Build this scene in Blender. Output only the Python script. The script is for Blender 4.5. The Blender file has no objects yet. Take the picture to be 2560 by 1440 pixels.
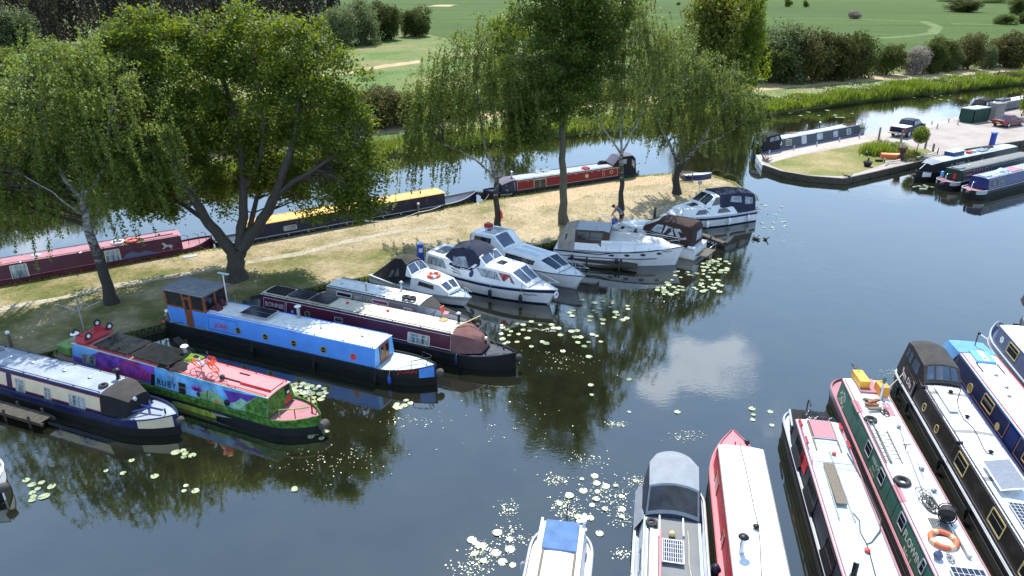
import bpy, math, random
import numpy as np
from mathutils import Vector, Matrix, Quaternion
R = math.radians
rnd = random.Random(7)
SC = bpy.context.scene
COL = SC.collection
# ------------------------------------------------------------------ camera, sky, sun, exposure
FPX, YH, HC = 1808.0, -75.0, 19.0           # focal length in photo pixels, horizon row, camera height
PITCH = math.atan((720 - YH) / FPX)
cam = bpy.data.cameras.new('camera'); camo = bpy.data.objects.new('camera', cam); COL.objects.link(camo)
cam.sensor_width = 36; cam.lens = 36 * FPX / 2560
cam.clip_start = 0.5; cam.clip_end = 5000
camo.location = (0, 0, HC); camo.rotation_euler = (math.pi / 2 - PITCH, 0, 0)
SC.camera = camo
SUN_EL, SUN_AZ = R(57), R(2)
W = bpy.data.worlds.new('World'); SC.world = W; W.use_nodes = True
nt = W.node_tree; nt.nodes.clear()
def wn(t, **k):
    n = nt.nodes.new(t)
    for a, b in k.items(): setattr(n, a, b)
    return n
sky = wn('ShaderNodeTexSky', sky_type='NISHITA', sun_disc=False)
sky.sun_elevation = SUN_EL; sky.sun_rotation = SUN_AZ; sky.altitude = 50; sky.air_density = 1.35; sky.dust_density = .25; sky.ozone_density = 3.5
tc = wn('ShaderNodeTexCoord')
mp = wn('ShaderNodeMapping'); mp.inputs['Scale'].default_value = (1.0, 1.0, 2.2)
nz = wn('ShaderNodeTexNoise'); nz.inputs['Scale'].default_value = 13; nz.inputs['Detail'].default_value = 7; nz.inputs['Roughness'].default_value = .58
rp = wn('ShaderNodeValToRGB'); rp.color_ramp.elements[0].position = .52; rp.color_ramp.elements[1].position = .72
# two clouds where the water mirrors them, broken by the noise
def blob(d, c0, c1):
    v = Vector(d).normalized()
    dp = wn('ShaderNodeVectorMath', operation='DOT_PRODUCT'); dp.inputs[1].default_value = v
    nt.links.new(tc.outputs['Generated'], dp.inputs[0])
    mr = wn('ShaderNodeMapRange'); mr.inputs['From Min'].default_value = math.cos(R(c1)); mr.inputs['From Max'].default_value = math.cos(R(c0))
    nt.links.new(dp.outputs['Value'], mr.inputs['Value']); return mr.outputs['Result']
def mth(op, a, b=None):
    m = wn('ShaderNodeMath', operation=op)
    for i, x in enumerate((a, b)):
        if x is None: continue
        if isinstance(x, (int, float)): m.inputs[i].default_value = x
        else: nt.links.new(x, m.inputs[i])
    return m.outputs[0]
nt.links.new(tc.outputs['Generated'], mp.inputs['Vector']); nt.links.new(mp.outputs[0], nz.inputs['Vector'])
nsh = mth('MULTIPLY', mth('SUBTRACT', nz.outputs['Fac'], .5), 3.4)
def skydir(px, py):                          # direction the flat water at this photo pixel mirrors
    u = (px - 1280) / FPX; v = (py - 720) / FPX
    return (u, math.cos(PITCH) - v * math.sin(PITCH), math.sin(PITCH) + v * math.cos(PITCH))
b1 = mth('MAXIMUM', mth('MAXIMUM', blob(skydir(1825, 912), .2, 3.3), mth('MULTIPLY', blob(skydir(1740, 900), .2, 3.0), .95)), mth('MULTIPLY', blob(skydir(1645, 965), .2, 2.2), .85))
b2 = mth('MAXIMUM', blob(skydir(2230, 262), 1, 8), mth('MULTIPLY', blob(skydir(2300, 170), 2, 11), .8))
b3 = mth('MAXIMUM', mth('MULTIPLY', blob(skydir(60, 640), .3, 5), .8), mth('MULTIPLY', blob(skydir(1930, 1080), .3, 4), .45))
b4 = mth('MULTIPLY', blob((0, -.9, .5), 5, 60), .55)
bb = mth('MAXIMUM', mth('MAXIMUM', b1, b2), mth('MAXIMUM', b3, b4))
sz = wn('ShaderNodeSeparateXYZ'); nt.links.new(tc.outputs['Generated'], sz.inputs[0]); hzl = wn('ShaderNodeMapRange'); hzl.inputs['From Min'].default_value = .66; hzl.inputs['From Max'].default_value = .12; hzl.inputs['To Min'].default_value = .17; hzl.inputs['To Max'].default_value = .62; nt.links.new(sz.outputs['Z'], hzl.inputs['Value']); hzb = wn('ShaderNodeMapRange'); hzb.inputs['From Min'].default_value = .42; hzb.inputs['From Max'].default_value = .12; hzb.inputs['To Max'].default_value = .16; nt.links.new(sz.outputs['Z'], hzb.inputs['Value'])
cm = wn('ShaderNodeMapRange'); cm.interpolation_type = 'SMOOTHSTEP'; cm.inputs['From Min'].default_value = .36; cm.inputs['From Max'].default_value = .72
nt.links.new(mth('ADD', bb, mth('MULTIPLY', nsh, mth('ADD', mth('MULTIPLY', bb, 1.2), .02))), cm.inputs['Value'])
mx = wn('ShaderNodeMix', data_type='RGBA'); mx.inputs['B'].default_value = (17, 18.6, 21, 1)
nt.links.new(mth('MAXIMUM', mth('MULTIPLY', cm.outputs['Result'], .72), hzb.outputs['Result']), mx.inputs['Factor']); hz_ = wn('ShaderNodeMix', data_type='RGBA'); hz_.inputs['Factor'].default_value = .15; hz_.inputs['B'].default_value = (11, 17, 25, 1); nt.links.new(sky.outputs[0], hz_.inputs['A']); nt.links.new(hzl.outputs['Result'], hz_.inputs['Factor']); nt.links.new(hz_.outputs['Result'], mx.inputs['A'])
bg = wn('ShaderNodeBackground'); bg.inputs['Strength'].default_value = .086
wo = wn('ShaderNodeOutputWorld'); nt.links.new(mx.outputs['Result'], bg.inputs['Color']); nt.links.new(bg.outputs[0], wo.inputs[0])
sl = bpy.data.lights.new('sun', 'SUN'); sl.energy = 5.0; sl.angle = R(.53); sl.color = (1, .955, .88)
so = bpy.data.objects.new('sun', sl); COL.objects.link(so)
SUND = Vector((math.sin(SUN_AZ) * math.cos(SUN_EL), math.cos(SUN_AZ) * math.cos(SUN_EL), math.sin(SUN_EL)))
so.rotation_euler = SUND.to_track_quat('Z', 'Y').to_euler(); so.location = (0, 40, 60)
SC.view_settings.view_transform = 'Standard'; SC.view_settings.look = 'None'; SC.view_settings.exposure = .62; SC.view_settings.gamma = 1
SC.cycles.max_bounces = 8; SC.cycles.transparent_max_bounces = 8; SC.cycles.caustics_reflective = False; SC.cycles.caustics_refractive = False
SC.cycles.sample_clamp_indirect = 6
# ------------------------------------------------------------------ measuring: photo pixel -> world
def ray(px, py):
    u = (px - 1280) / FPX; v = (py - 720) / FPX
    return Vector((u, math.cos(PITCH) - v * math.sin(PITCH), -math.sin(PITCH) - v * math.cos(PITCH)))
def P(px, py, z=0.0):
    d = ray(px, py); return Vector((0, 0, HC)) + d * ((z - HC) / d.z)
def PY(px, py, y):
    d = ray(px, py); return Vector((0, 0, HC)) + d * (y / d.y)
# ------------------------------------------------------------------ materials
MATS = {}
def mat(name, col, rough=.5, metal=0, var=.14, scale=2.5, bump=0, bscale=20, coat=0, spec=.5, dirt=None, stretch=None, trans=0):
    if name in MATS: return MATS[name]
    m = bpy.data.materials.new(name); m.use_nodes = True; t = m.node_tree; b = t.nodes['Principled BSDF']
    b.inputs['Roughness'].default_value = rough; b.inputs['Metallic'].default_value = metal
    b.inputs['Coat Weight'].default_value = coat; b.inputs['Specular IOR Level'].default_value = spec
    b.inputs['Transmission Weight'].default_value = trans
    L = t.links.new
    co = t.nodes.new('ShaderNodeTexCoord'); n = t.nodes.new('ShaderNodeTexNoise'); n.inputs['Scale'].default_value = scale; n.inputs['Detail'].default_value = 6
    src = co.outputs['Object']
    if stretch:
        mpn = t.nodes.new('ShaderNodeMapping'); mpn.inputs['Scale'].default_value = stretch; L(src, mpn.inputs[0]); src = mpn.outputs[0]
    L(src, n.inputs['Vector'])
    x = t.nodes.new('ShaderNodeMix'); x.data_type = 'RGBA'
    x.inputs['A'].default_value = (*[c * (1 - var) for c in col], 1)
    x.inputs['B'].default_value = (*[min(1, c * (1 + var)) for c in col], 1)
    mr = t.nodes.new('ShaderNodeMapRange'); mr.inputs['From Min'].default_value = .3; mr.inputs['From Max'].default_value = .7
    L(n.outputs['Fac'], mr.inputs['Value']); L(mr.outputs[0], x.inputs['Factor']); out = x.outputs['Result']
    if dirt:                                  # dirt = (colour, amount): stains with a shape of their own
        n2 = t.nodes.new('ShaderNodeTexNoise'); n2.inputs['Scale'].default_value = scale * .6 + .5; n2.inputs['Detail'].default_value = 8; n2.inputs['Roughness'].default_value = .7
        L(src, n2.inputs['Vector'])
        m2 = t.nodes.new('ShaderNodeMapRange'); m2.inputs['From Min'].default_value = .52; m2.inputs['From Max'].default_value = .75; m2.inputs['To Max'].default_value = dirt[1]
        L(n2.outputs['Fac'], m2.inputs['Value'])
        x2 = t.nodes.new('ShaderNodeMix'); x2.data_type = 'RGBA'; x2.inputs['B'].default_value = (*dirt[0], 1)
        L(m2.outputs[0], x2.inputs['Factor']); L(out, x2.inputs['A']); out = x2.outputs['Result']
    L(out, b.inputs['Base Color'])
    if bump:
        n3 = t.nodes.new('ShaderNodeTexNoise'); n3.inputs['Scale'].default_value = bscale; n3.inputs['Detail'].default_value = 4; L(src, n3.inputs['Vector'])
        bp = t.nodes.new('ShaderNodeBump'); bp.inputs['Strength'].default_value = bump; bp.inputs['Distance'].default_value = .05
        L(n3.outputs['Fac'], bp.inputs['Height']); L(bp.outputs[0], b.inputs['Normal'])
    MATS[name] = m; return m
GRIME = (.10, .085, .06)
def paint(name, col, rough=.35, **k):
    k.setdefault('dirt', (GRIME, .4)); k.setdefault('scale', 1.3); k.setdefault('var', .12); k.setdefault('spec', .3)
    return mat(name, col, rough, **k)
black = paint('black paint', (.009, .010, .012), .45, dirt=((.04, .035, .03), .35), spec=.3)
darkbrown = paint('dark stained wood', (.05, .022, .014), .4)
bitumen = paint('hull blacking', (.009, .009, .010), .6, dirt=((.04, .03, .02), .5), scale=2, spec=.25)
white = paint('white paint', (.72, .73, .74), .4)
gelcoat = paint('gelcoat', (.68, .70, .72), .25, dirt=((.35, .33, .27), .35))
roofwhite = paint('roof white', (.72, .73, .73), .6, dirt=((.36, .33, .27), .5), scale=2.2)
roofcream = paint('roof cream', (.60, .55, .44), .6, dirt=((.25, .22, .16), .6), scale=2.2)
roofgrey = paint('roof grey', (.16, .165, .17), .7, dirt=((.08, .08, .075), .5))
roofblue = paint('roof grey blue', (.27, .31, .38), .55, dirt=((.5, .5, .5), .4))
roofpale = paint('roof pale blue', (.44, .54, .56), .6)
navy = paint('navy paint', (.012, .018, .07), .3)
navydk = paint('dark navy paint', (.010, .012, .032), .35)
blue = paint('blue paint', (.018, .032, .14), .35)
midblue = paint('mid blue paint', (.09, .26, .68), .33, dirt=((.10, .2, .45), .35))
bluelt = paint('light blue paint', (.15, .38, .72), .33)
maroon = paint('maroon paint', (.075, .012, .028), .35)
red = paint('red paint', (.42, .02, .035), .35)
redbrt = paint('bright red paint', (.55, .03, .03), .4)
darkred = paint('dark red paint', (.19, .012, .016), .35)
crimson = paint('crimson roof paint', (.50, .21, .225), .65)
pinkred = paint('faded red paint', (.50, .17, .20), .55)
rose = paint('faded maroon paint', (.36, .16, .19), .6)
green = paint('green paint', (.04, .14, .105), .45)
darkgreen = paint('dark green paint', (.012, .04, .03), .45)
cream = paint('cream paint', (.58, .51, .36), .4)
greyp = paint('grey paint', (.20, .19, .185), .5)
slate = paint('slate paint', (.035, .042, .06), .45)
slate2 = paint('slate blue paint', (.09, .11, .2), .4)
lightgrey = paint('light grey paint', (.40, .42, .45), .5)
silver = mat('silver metal', (.55, .57, .6), .35, .6)
steel = mat('stainless rail', (.6, .62, .64), .25, .9)
brass = mat('brass', (.60, .45, .2), .35, .7)
goldp = paint('gold paint', (.52, .40, .18), .4)
yellowroof = paint('yellow roof paint', (.80, .45, .08), .5)
wood = mat('varnished wood', (.20, .065, .025), .35, var=.3, scale=4, stretch=(1, 8, 1), bump=.1)
oldwood = mat('weathered timber', (.17, .14, .105), .85, var=.4, scale=5, bump=.5, stretch=(6, 6, 1), dirt=((.05, .05, .03), .5))
darkwood = mat('wet timber', (.05, .04, .03), .7, var=.4, scale=4, bump=.5, dirt=((.03, .05, .015), .6))
glass = mat('dark glass', (.015, .02, .026), .06, var=.3, scale=1.2, spec=.7)
glassblue = mat('blue tint glass', (.05, .075, .12), .06, var=.3, scale=2, spec=.8)
curtain = mat('curtained glass', (.21, .24, .26), .1, var=.85, scale=2.2, stretch=(3, 3, .25), spec=.7)
clearpvc = mat('clear vinyl', (.16, .19, .24), .12, var=.6, scale=3, bump=.3, bscale=6, spec=.7)
canvasblk = mat('black canvas', (.018, .018, .02), .9, var=.25, bump=.4, bscale=5, spec=.2)
canvaschar = mat('charcoal canvas', (.05, .047, .045), .9, var=.2, bump=.4, bscale=5, spec=.2)
canvasgrey = mat('grey canvas', (.23, .25, .28), .85, var=.1, bump=.4, bscale=5, spec=.2)
canvasbrown = mat('brown canvas', (.038, .023, .021), .85, var=.25, bump=.4, bscale=5, spec=.25)
canvasred = mat('maroon brown canvas', (.15, .075, .07), .9, var=.2, bump=.4, bscale=4, spec=.2)
canvasnavy = mat('navy canvas', (.022, .028, .052), .85, var=.25, bump=.4, bscale=5, spec=.25)
canvasblue = mat('blue canvas', (.085, .16, .31), .85, var=.15, bump=.5, bscale=4, spec=.25)
canvassky = mat('sky blue canvas', (.11, .27, .50), .85, var=.15, bump=.5, bscale=4, spec=.25)
canvasbeige = mat('beige canvas', (.30, .26, .22), .9, var=.15, bump=.4, bscale=5, spec=.2)
rope = mat('rope', (.45, .40, .30), .9, var=.3, scale=20)
ropedk = mat('dark rope', (.06, .055, .05), .9)
rubber = mat('rubber', (.02, .02, .021), .75, var=.3)
plasticblue = mat('blue plastic', (.02, .06, .35), .45)
plasticwhite = mat('white plastic', (.75, .75, .73), .45)
orange = mat('orange plastic', (.75, .10, .03), .45, var=.1)
orangepl = mat('orange planter paint', (.62, .15, .05), .6, var=.15)
yellowpl = mat('yellow plastic', (.80, .40, .04), .4, var=.1)
cells = mat('solar cells', (.012, .016, .035), .15, var=.3, scale=6, spec=.7)
steelgrey = mat('galvanised steel', (.32, .33, .34), .5, .5, var=.2)
# ------------------------------------------------------------------ mesh builder
class MB:
    def __init__(s): s.v = []; s.f = []; s.m = []
    def add(s, vs, fs, mi=0):
        o = len(s.v); s.v += [tuple(q) for q in vs]
        for f in fs: s.f.append(tuple(i + o for i in f)); s.m.append(mi)
    def poly(s, pts, mi=0): s.add(pts, [tuple(range(len(pts)))], mi)
    def box(s, c, d, mi=0, rz=0, taper=1):
        x, y, z = [q / 2 for q in d]; k = taper; vs = []
        for sx, sy, sz in ((-1,-1,-1),(1,-1,-1),(1,1,-1),(-1,1,-1),(-1,-1,1),(1,-1,1),(1,1,1),(-1,1,1)):
            t = k if sz > 0 else 1; a, b = sx * x * t, sy * y * t
            vs.append((c[0] + a * math.cos(rz) - b * math.sin(rz), c[1] + a * math.sin(rz) + b * math.cos(rz), c[2] + sz * z))
        s.add(vs, [(3,2,1,0),(4,5,6,7),(0,1,5,4),(1,2,6,5),(2,3,7,6),(3,0,4,7)], mi)
    def loft(s, secs, mi=0, ring=True, caps=(True, True), capm=None):
        n = len(secs[0]); o = len(s.v)
        for q in secs: s.v += [tuple(p) for p in q]
        for i in range(len(secs) - 1):
            for j in range(n if ring else n - 1):
                a, b = o + i * n + j, o + i * n + (j + 1) % n
                s.f.append((a, b, b + n, a + n)); s.m.append(mi if not callable(mi) else mi(i, j))
        cmi = capm if capm is not None else (mi if not callable(mi) else 0)
        if caps[0]: s.f.append(tuple(o + j for j in range(n))[::-1]); s.m.append(cmi)
        if caps[1]: s.f.append(tuple(o + (len(secs) - 1) * n + j for j in range(n))); s.m.append(cmi)
    def tube(s, pts, r, n=6, mi=0, closed=False):
        pts = [Vector(p) for p in pts]; N = len(pts); rs = r if hasattr(r, '__len__') else [r] * N
        secs = []; ref = None
        for i, p in enumerate(pts):
            a = pts[i - 1] if (i > 0 or closed) else p; b = pts[(i + 1) % N] if (i < N - 1 or closed) else p
            t = (b - a); t = t.normalized() if t.length > 1e-9 else Vector((0, 0, 1))
            if ref is None: ref = Vector((0, 0, 1)) if abs(t.z) < .9 else Vector((1, 0, 0))
            u = ref - t * ref.dot(t)
            if u.length < 1e-4: u = Vector((1, 0, 0)) - t * t.x
            u.normalize(); w = t.cross(u); ref = u
            secs.append([p + (u * math.cos(2 * math.pi * k / n) + w * math.sin(2 * math.pi * k / n)) * rs[i] for k in range(n)])
        if closed: secs.append(secs[0])
        s.loft(secs, mi, caps=(not closed, not closed))
    def lathe(s, prof, c=(0, 0, 0), n=16, mi=0, axis='z', capm=None):
        secs = []
        for r, z in prof:
            ring = []
            for k in range(n):
                a = 2 * math.pi * k / n; q = (r * math.cos(a), r * math.sin(a), z)
                if axis == 'y': q = (q[0], q[2], -q[1])
                if axis == 'x': q = (q[2], q[0], q[1])
                ring.append((c[0] + q[0], c[1] + q[1], c[2] + q[2]))
            secs.append(ring)
        s.loft(secs, mi, capm=capm)
    def torus(s, c, RR, r, n=24, k=8, mi=0, tilt=None, band=None):
        o = len(s.v); M3 = tilt or Matrix.Identity(3)
        for i in range(n):
            a = 2 * math.pi * i / n
            for j in range(k):
                b = 2 * math.pi * j / k
                q = M3 @ Vector(((RR + r * math.cos(b)) * math.cos(a), (RR + r * math.cos(b)) * math.sin(a), r * math.sin(b)))
                s.v.append((c[0] + q.x, c[1] + q.y, c[2] + q.z))
        for i in range(n):
            for j in range(k):
                s.f.append((o + i * k + j, o + ((i + 1) % n) * k + j, o + ((i + 1) % n) * k + (j + 1) % k, o + i * k + (j + 1) % k))
                s.m.append(band if band is not None and i % (n // 4) < max(1, n // 12) else mi)
    def ring(s, outer, inner, mi=0):
        n = len(outer); s.add(list(outer) + list(inner), [(j, (j + 1) % n, n + (j + 1) % n, n + j) for j in range(n)], mi)
    def slab(s, pts, z0, z1, mi=0, mside=None):
        n = len(pts); ms = mi if mside is None else mside
        o = len(s.v); s.v += [(p[0], p[1], z0) for p in pts] + [(p[0], p[1], z1) for p in pts]
        s.f.append(tuple(o + n + i for i in range(n))); s.m.append(mi)
        for i in range(n):
            j = (i + 1) % n; s.f.append((o + i, o + j, o + n + j, o + n + i)); s.m.append(ms)
    def build(s, name, mats, parent=None, smooth=None, bevel=0, loc=None):
        me = bpy.data.meshes.new(name); me.from_pydata([tuple(q) for q in s.v], [], s.f)
        if not isinstance(mats, (list, tuple)): mats = [mats]
        for q in mats: me.materials.append(q)
        me.polygons.foreach_set('material_index', s.m)
        if smooth is not None:
            me.polygons.foreach_set('use_smooth', [True] * len(me.polygons)); me.set_sharp_from_angle(angle=R(smooth))
        me.validate(); me.update()
        o = bpy.data.objects.new(name, me); COL.objects.link(o)
        if parent: o.parent = parent
        if loc: o.location = loc
        if bevel:
            b = o.modifiers.new('bevel', 'BEVEL'); b.width = bevel; b.segments = 2; b.limit_method = 'ANGLE'; b.angle_limit = R(40)
        return o
def tag(o, label, cat, group=None):
    o['label'] = label; o['category'] = cat
    if group: o['group'] = group
    return o
def thing(name, label, cat, loc=(0, 0, 0), rz=0, group=None):
    o = bpy.data.objects.new(name, None); COL.objects.link(o); o.empty_display_size = .3
    o.location = loc; o.rotation_euler = (0, 0, rz); return tag(o, label, cat, group)
def struct(o): o['kind'] = 'structure'; return o
def stuff(o): o['kind'] = 'stuff'; return o
def copy_thing(src, loc, rz=0, label=None, sc=None):
    c = src.copy(); COL.objects.link(c); c.location = loc; c.rotation_euler = (0, 0, rz)
    if sc is not None: c.scale = (sc, sc, sc) if not hasattr(sc, '__len__') else sc
    if label: c['label'] = label
    for ch in list(src.children):
        d = ch.copy(); COL.objects.link(d); d.parent = c
        for g in ch.children:
            e = g.copy(); COL.objects.link(e); e.parent = d
    return c
def rrect(x0, x1, y0, y1, r=.05, n=3):
    out = []
    for cx, cy, a0 in ((x1 - r, y1 - r, 0), (x0 + r, y1 - r, 90), (x0 + r, y0 + r, 180), (x1 - r, y0 + r, 270)):
        for k in range(n + 1):
            a = R(a0 + 90 * k / n); out.append((cx + r * math.cos(a), cy + r * math.sin(a)))
    return out
def circ(x, y, r, n=20): return [(x + r * math.cos(2 * math.pi * k / n), y + r * math.sin(2 * math.pi * k / n)) for k in range(n)]
def inset(poly, d):
    cx = sum(p[0] for p in poly) / len(poly); cy = sum(p[1] for p in poly) / len(poly)
    hx = max(abs(p[0] - cx) for p in poly); hy = max(abs(p[1] - cy) for p in poly)
    return [(cx + (p[0] - cx) * (1 - d / hx), cy + (p[1] - cy) * (1 - d / hy)) for p in poly]
TXT = {}
def text_mesh(s, bold=.0):
    """2D outline faces of a word: verts (x, y) centred, height about 1"""
    c = bpy.data.curves.new('lettering', 'FONT'); c.body = s; c.align_x = 'CENTER'; c.align_y = 'CENTER'; c.resolution_u = 3; c.offset = bold
    o = bpy.data.objects.new('lettering', c); COL.objects.link(o)
    dg = bpy.context.evaluated_depsgraph_get(); me = bpy.data.meshes.new_from_object(o.evaluated_get(dg))
    v = [(q.co.x, q.co.y) for q in me.vertices]; f = [tuple(p.vertices) for p in me.polygons]
    bpy.data.objects.remove(o); bpy.data.meshes.remove(me); bpy.data.curves.remove(c)
    return v, f
class Block:
    """lofted body: stations (x, z_base, halfwidth_base, z_top, halfwidth_top[, camber])"""
    def __init__(s, st, camber=.06, n=6): s.st = [tuple(q) + ((camber,) if len(q) == 5 else ()) for q in st]; s.n = n
    def at(s, x):
        st = sorted(s.st, key=lambda q: q[0])
        if x <= st[0][0]: a, b, k = st[0], st[1], (x - st[0][0]) / (st[1][0] - st[0][0])
        elif x >= st[-1][0]: a, b, k = st[-2], st[-1], (x - st[-2][0]) / (st[-1][0] - st[-2][0])
        else:
            for a, b in zip(st, st[1:]):
                if a[0] <= x <= b[0]: k = (x - a[0]) / max(1e-9, b[0] - a[0]); break
        return [a[i] + (b[i] - a[i]) * k for i in range(6)]
    def sec(s, q):
        x, zb, wb, zt, wt, cam = q
        top = [(x, -wt * math.cos(math.pi * k / s.n) if 0 else wt * (2 * k / s.n - 1), zt + cam * (1 - (2 * k / s.n - 1) ** 2)) for k in range(s.n + 1)]
        return [(x, -wb, zb)] + top + [(x, wb, zb)]
    def shell(s, mb, ms=0, mt=0, me=0, caps=(True, True)):
        n = s.n + 3; fn = lambda i, j: ms if j in (0, n - 2) else mt
        mb.loft([s.sec(q) for q in s.st], fn, ring=False, caps=caps, capm=me)
    def side(s, x, t, sg=-1, off=.004):
        _, zb, wb, zt, wt, cam = s.at(x); w = wb + (wt - wb) * t
        nv = Vector((0, (zt - zb), (wb - wt))).normalized() * off
        return Vector((x, sg * (w + nv.y), zb + (zt - zb) * t + nv.z))
    def top(s, x, u, off=.004):
        _, zb, wb, zt, wt, cam = s.at(x); return Vector((x, u * wt, zt + cam * (1 - u * u) + off))
    def end(s, i, u, t, off=.004):
        x, zb, wb, zt, wt, cam = s.st[i]; sg = -1 if x <= min(q[0] for q in s.st) + 1e-6 else 1
        w = wb + (wt - wb) * t; return Vector((x + sg * off, u * w, zb + (zt - zb) * t))
# ------------------------------------------------------------------ ground, water and banks
def gmat(name, cols, scale=.25, fine=6, bump=.5, rough=.95, stretch=None, detail_amt=.35, grad=None):
    """patchy ground: colours mixed by broad noise, speckled by fine noise"""
    m = bpy.data.materials.new(name); m.use_nodes = True; t = m.node_tree; b = t.nodes['Principled BSDF']; L = t.links.new
    b.inputs['Roughness'].default_value = rough; b.inputs['Specular IOR Level'].default_value = .15
    co = t.nodes.new('ShaderNodeTexCoord'); src = co.outputs['Object']
    if stretch:
        mpn = t.nodes.new('ShaderNodeMapping'); mpn.inputs['Rotation'].default_value = (0, 0, stretch[1]); mpn.inputs['Scale'].default_value = stretch[0]; L(src, mpn.inputs[0]); src = mpn.outputs[0]
    n = t.nodes.new('ShaderNodeTexNoise'); n.inputs['Scale'].default_value = scale; n.inputs['Detail'].default_value = 9; n.inputs['Roughness'].default_value = .62; L(src, n.inputs['Vector'])
    r = t.nodes.new('ShaderNodeValToRGB'); e = r.color_ramp.elements
    lo, hi = .3, .7
    e[0].position = lo; e[0].color = (*cols[0], 1); e[1].position = hi; e[1].color = (*cols[-1], 1)
    for i, c in enumerate(cols[1:-1]):
        q = e.new(lo + (hi - lo) * (i + 1) / (len(cols) - 1)); q.color = (*c, 1)
    fo = n.outputs['Fac']
    if grad:                                   # turf is greener on one side: grad = (green point, dry point, amount)
        dv = grad[1] - grad[0]; dp = t.nodes.new('ShaderNodeVectorMath'); dp.operation = 'DOT_PRODUCT'; dp.inputs[1].default_value = dv / dv.length_squared; L(co.outputs['Object'], dp.inputs[0])
        gr = t.nodes.new('ShaderNodeMapRange'); gr.inputs['From Min'].default_value = grad[0].dot(dv) / dv.length_squared; gr.inputs['From Max'].default_value = grad[1].dot(dv) / dv.length_squared; gr.inputs['To Min'].default_value = -grad[2]; gr.inputs['To Max'].default_value = grad[2] * .75; L(dp.outputs['Value'], gr.inputs['Value'])
        sm = t.nodes.new('ShaderNodeMath'); sm.operation = 'ADD'; L(fo, sm.inputs[0]); L(gr.outputs[0], sm.inputs[1]); fo = sm.outputs[0]
    L(fo, r.inputs[0])
    n2 = t.nodes.new('ShaderNodeTexNoise'); n2.inputs['Scale'].default_value = fine; n2.inputs['Detail'].default_value = 5; n2.inputs['Roughness'].default_value = .7; L(co.outputs['Object'], n2.inputs['Vector'])
    mr = t.nodes.new('ShaderNodeMapRange'); mr.inputs['From Min'].default_value = .3; mr.inputs['From Max'].default_value = .7; mr.inputs['To Min'].default_value = 1 - detail_amt; mr.inputs['To Max'].default_value = 1 + detail_amt
    L(n2.outputs['Fac'], mr.inputs['Value'])
    vm = t.nodes.new('ShaderNodeVectorMath'); vm.operation = 'SCALE'; L(r.outputs[0], vm.inputs[0]); L(mr.outputs[0], vm.inputs['Scale'])
    L(vm.outputs[0], b.inputs['Base Color'])
    bp = t.nodes.new('ShaderNodeBump'); bp.inputs['Strength'].default_value = bump; bp.inputs['Distance'].default_value = .08
    L(n2.outputs['Fac'], bp.inputs['Height']); L(bp.outputs[0], b.inputs['Normal'])
    return m
straw = gmat('dry grass', [(.10, .11, .032), (.18, .16, .068), (.27, .222, .13), (.33, .268, .168), (.36, .295, .19)], scale=.3, fine=3.5, detail_amt=.3, grad=(P(600, 700), P(700, 590), .10))
lawn = gmat('mown lawn', [(.12, .145, .032), (.16, .165, .055), (.24, .205, .09), (.32, .255, .14)], scale=.22, fine=6)
meadow = gmat('meadow', [(.05, .10, .025), (.09, .14, .035), (.15, .165, .06), (.22, .18, .09)], scale=.05, fine=1.5)
fieldm = gmat('crop field', [(.036, .060, .007), (.043, .075, .009), (.053, .088, .012), (.082, .108, .024)], scale=.012, fine=.5, stretch=((.35, 3.2, 1), R(-4)), detail_amt=.22)
pathm = gmat('dry towpath', [(.24, .19, .10), (.36, .28, .16), (.44, .35, .21)], scale=.4, fine=4)
gravel = gmat('gravel yard', [(.27, .235, .21), (.34, .30, .275), (.38, .34, .31)], scale=.3, fine=7, detail_amt=.25)
paving = gmat('paving', [(.33, .285, .25), (.40, .345, .31), (.44, .385, .35)], scale=.5, fine=5, detail_amt=.15)
# water: a clear dark surface over brown green depth
wm = bpy.data.materials.new('canal water'); wm.use_nodes = True; t = wm.node_tree; b = t.nodes['Principled BSDF']; L = t.links.new
b.inputs['Roughness'].default_value = .025; b.inputs['IOR'].default_value = 2.5
co = t.nodes.new('ShaderNodeTexCoord')
n = t.nodes.new('ShaderNodeTexNoise'); n.inputs['Scale'].default_value = .35; n.inputs['Detail'].default_value = 9; n.inputs['Roughness'].default_value = .65; L(co.outputs['Object'], n.inputs['Vector'])
r = t.nodes.new('ShaderNodeValToRGB'); e = r.color_ramp.elements; e[0].position = .35; e[0].color = (.007, .008, .005, 1); e[1].position = .72; e[1].color = (.017, .018, .008, 1); L(n.outputs['Fac'], r.inputs[0]); L(r.outputs[0], b.inputs['Base Color'])
n1 = t.nodes.new('ShaderNodeTexNoise'); n1.inputs['Scale'].default_value = 1.1; n1.inputs['Detail'].default_value = 3; L(co.outputs['Object'], n1.inputs['Vector'])
mpn = t.nodes.new('ShaderNodeMapping'); mpn.inputs['Scale'].default_value = (1, 2.2, 1); mpn.inputs['Rotation'].default_value = (0, 0, R(-25)); L(co.outputs['Object'], mpn.inputs[0])
n2 = t.nodes.new('ShaderNodeTexNoise'); n2.inputs['Scale'].default_value = 3.4; n2.inputs['Detail'].default_value = 3; L(mpn.outputs[0], n2.inputs['Vector'])
n3 = t.nodes.new('ShaderNodeTexNoise'); n3.inputs['Scale'].default_value = .07; n3.inputs['Detail'].default_value = 3; L(co.outputs['Object'], n3.inputs['Vector'])
gate = t.nodes.new('ShaderNodeMapRange'); gate.inputs['From Min'].default_value = .42; gate.inputs['From Max'].default_value = .62; gate.inputs['To Min'].default_value = .15; L(n3.outputs['Fac'], gate.inputs['Value'])
ad = t.nodes.new('ShaderNodeMath'); ad.operation = 'MULTIPLY_ADD'; ad.inputs[1].default_value = .5; L(n2.outputs['Fac'], ad.inputs[0]); L(n1.outputs['Fac'], ad.inputs[2])
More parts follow.
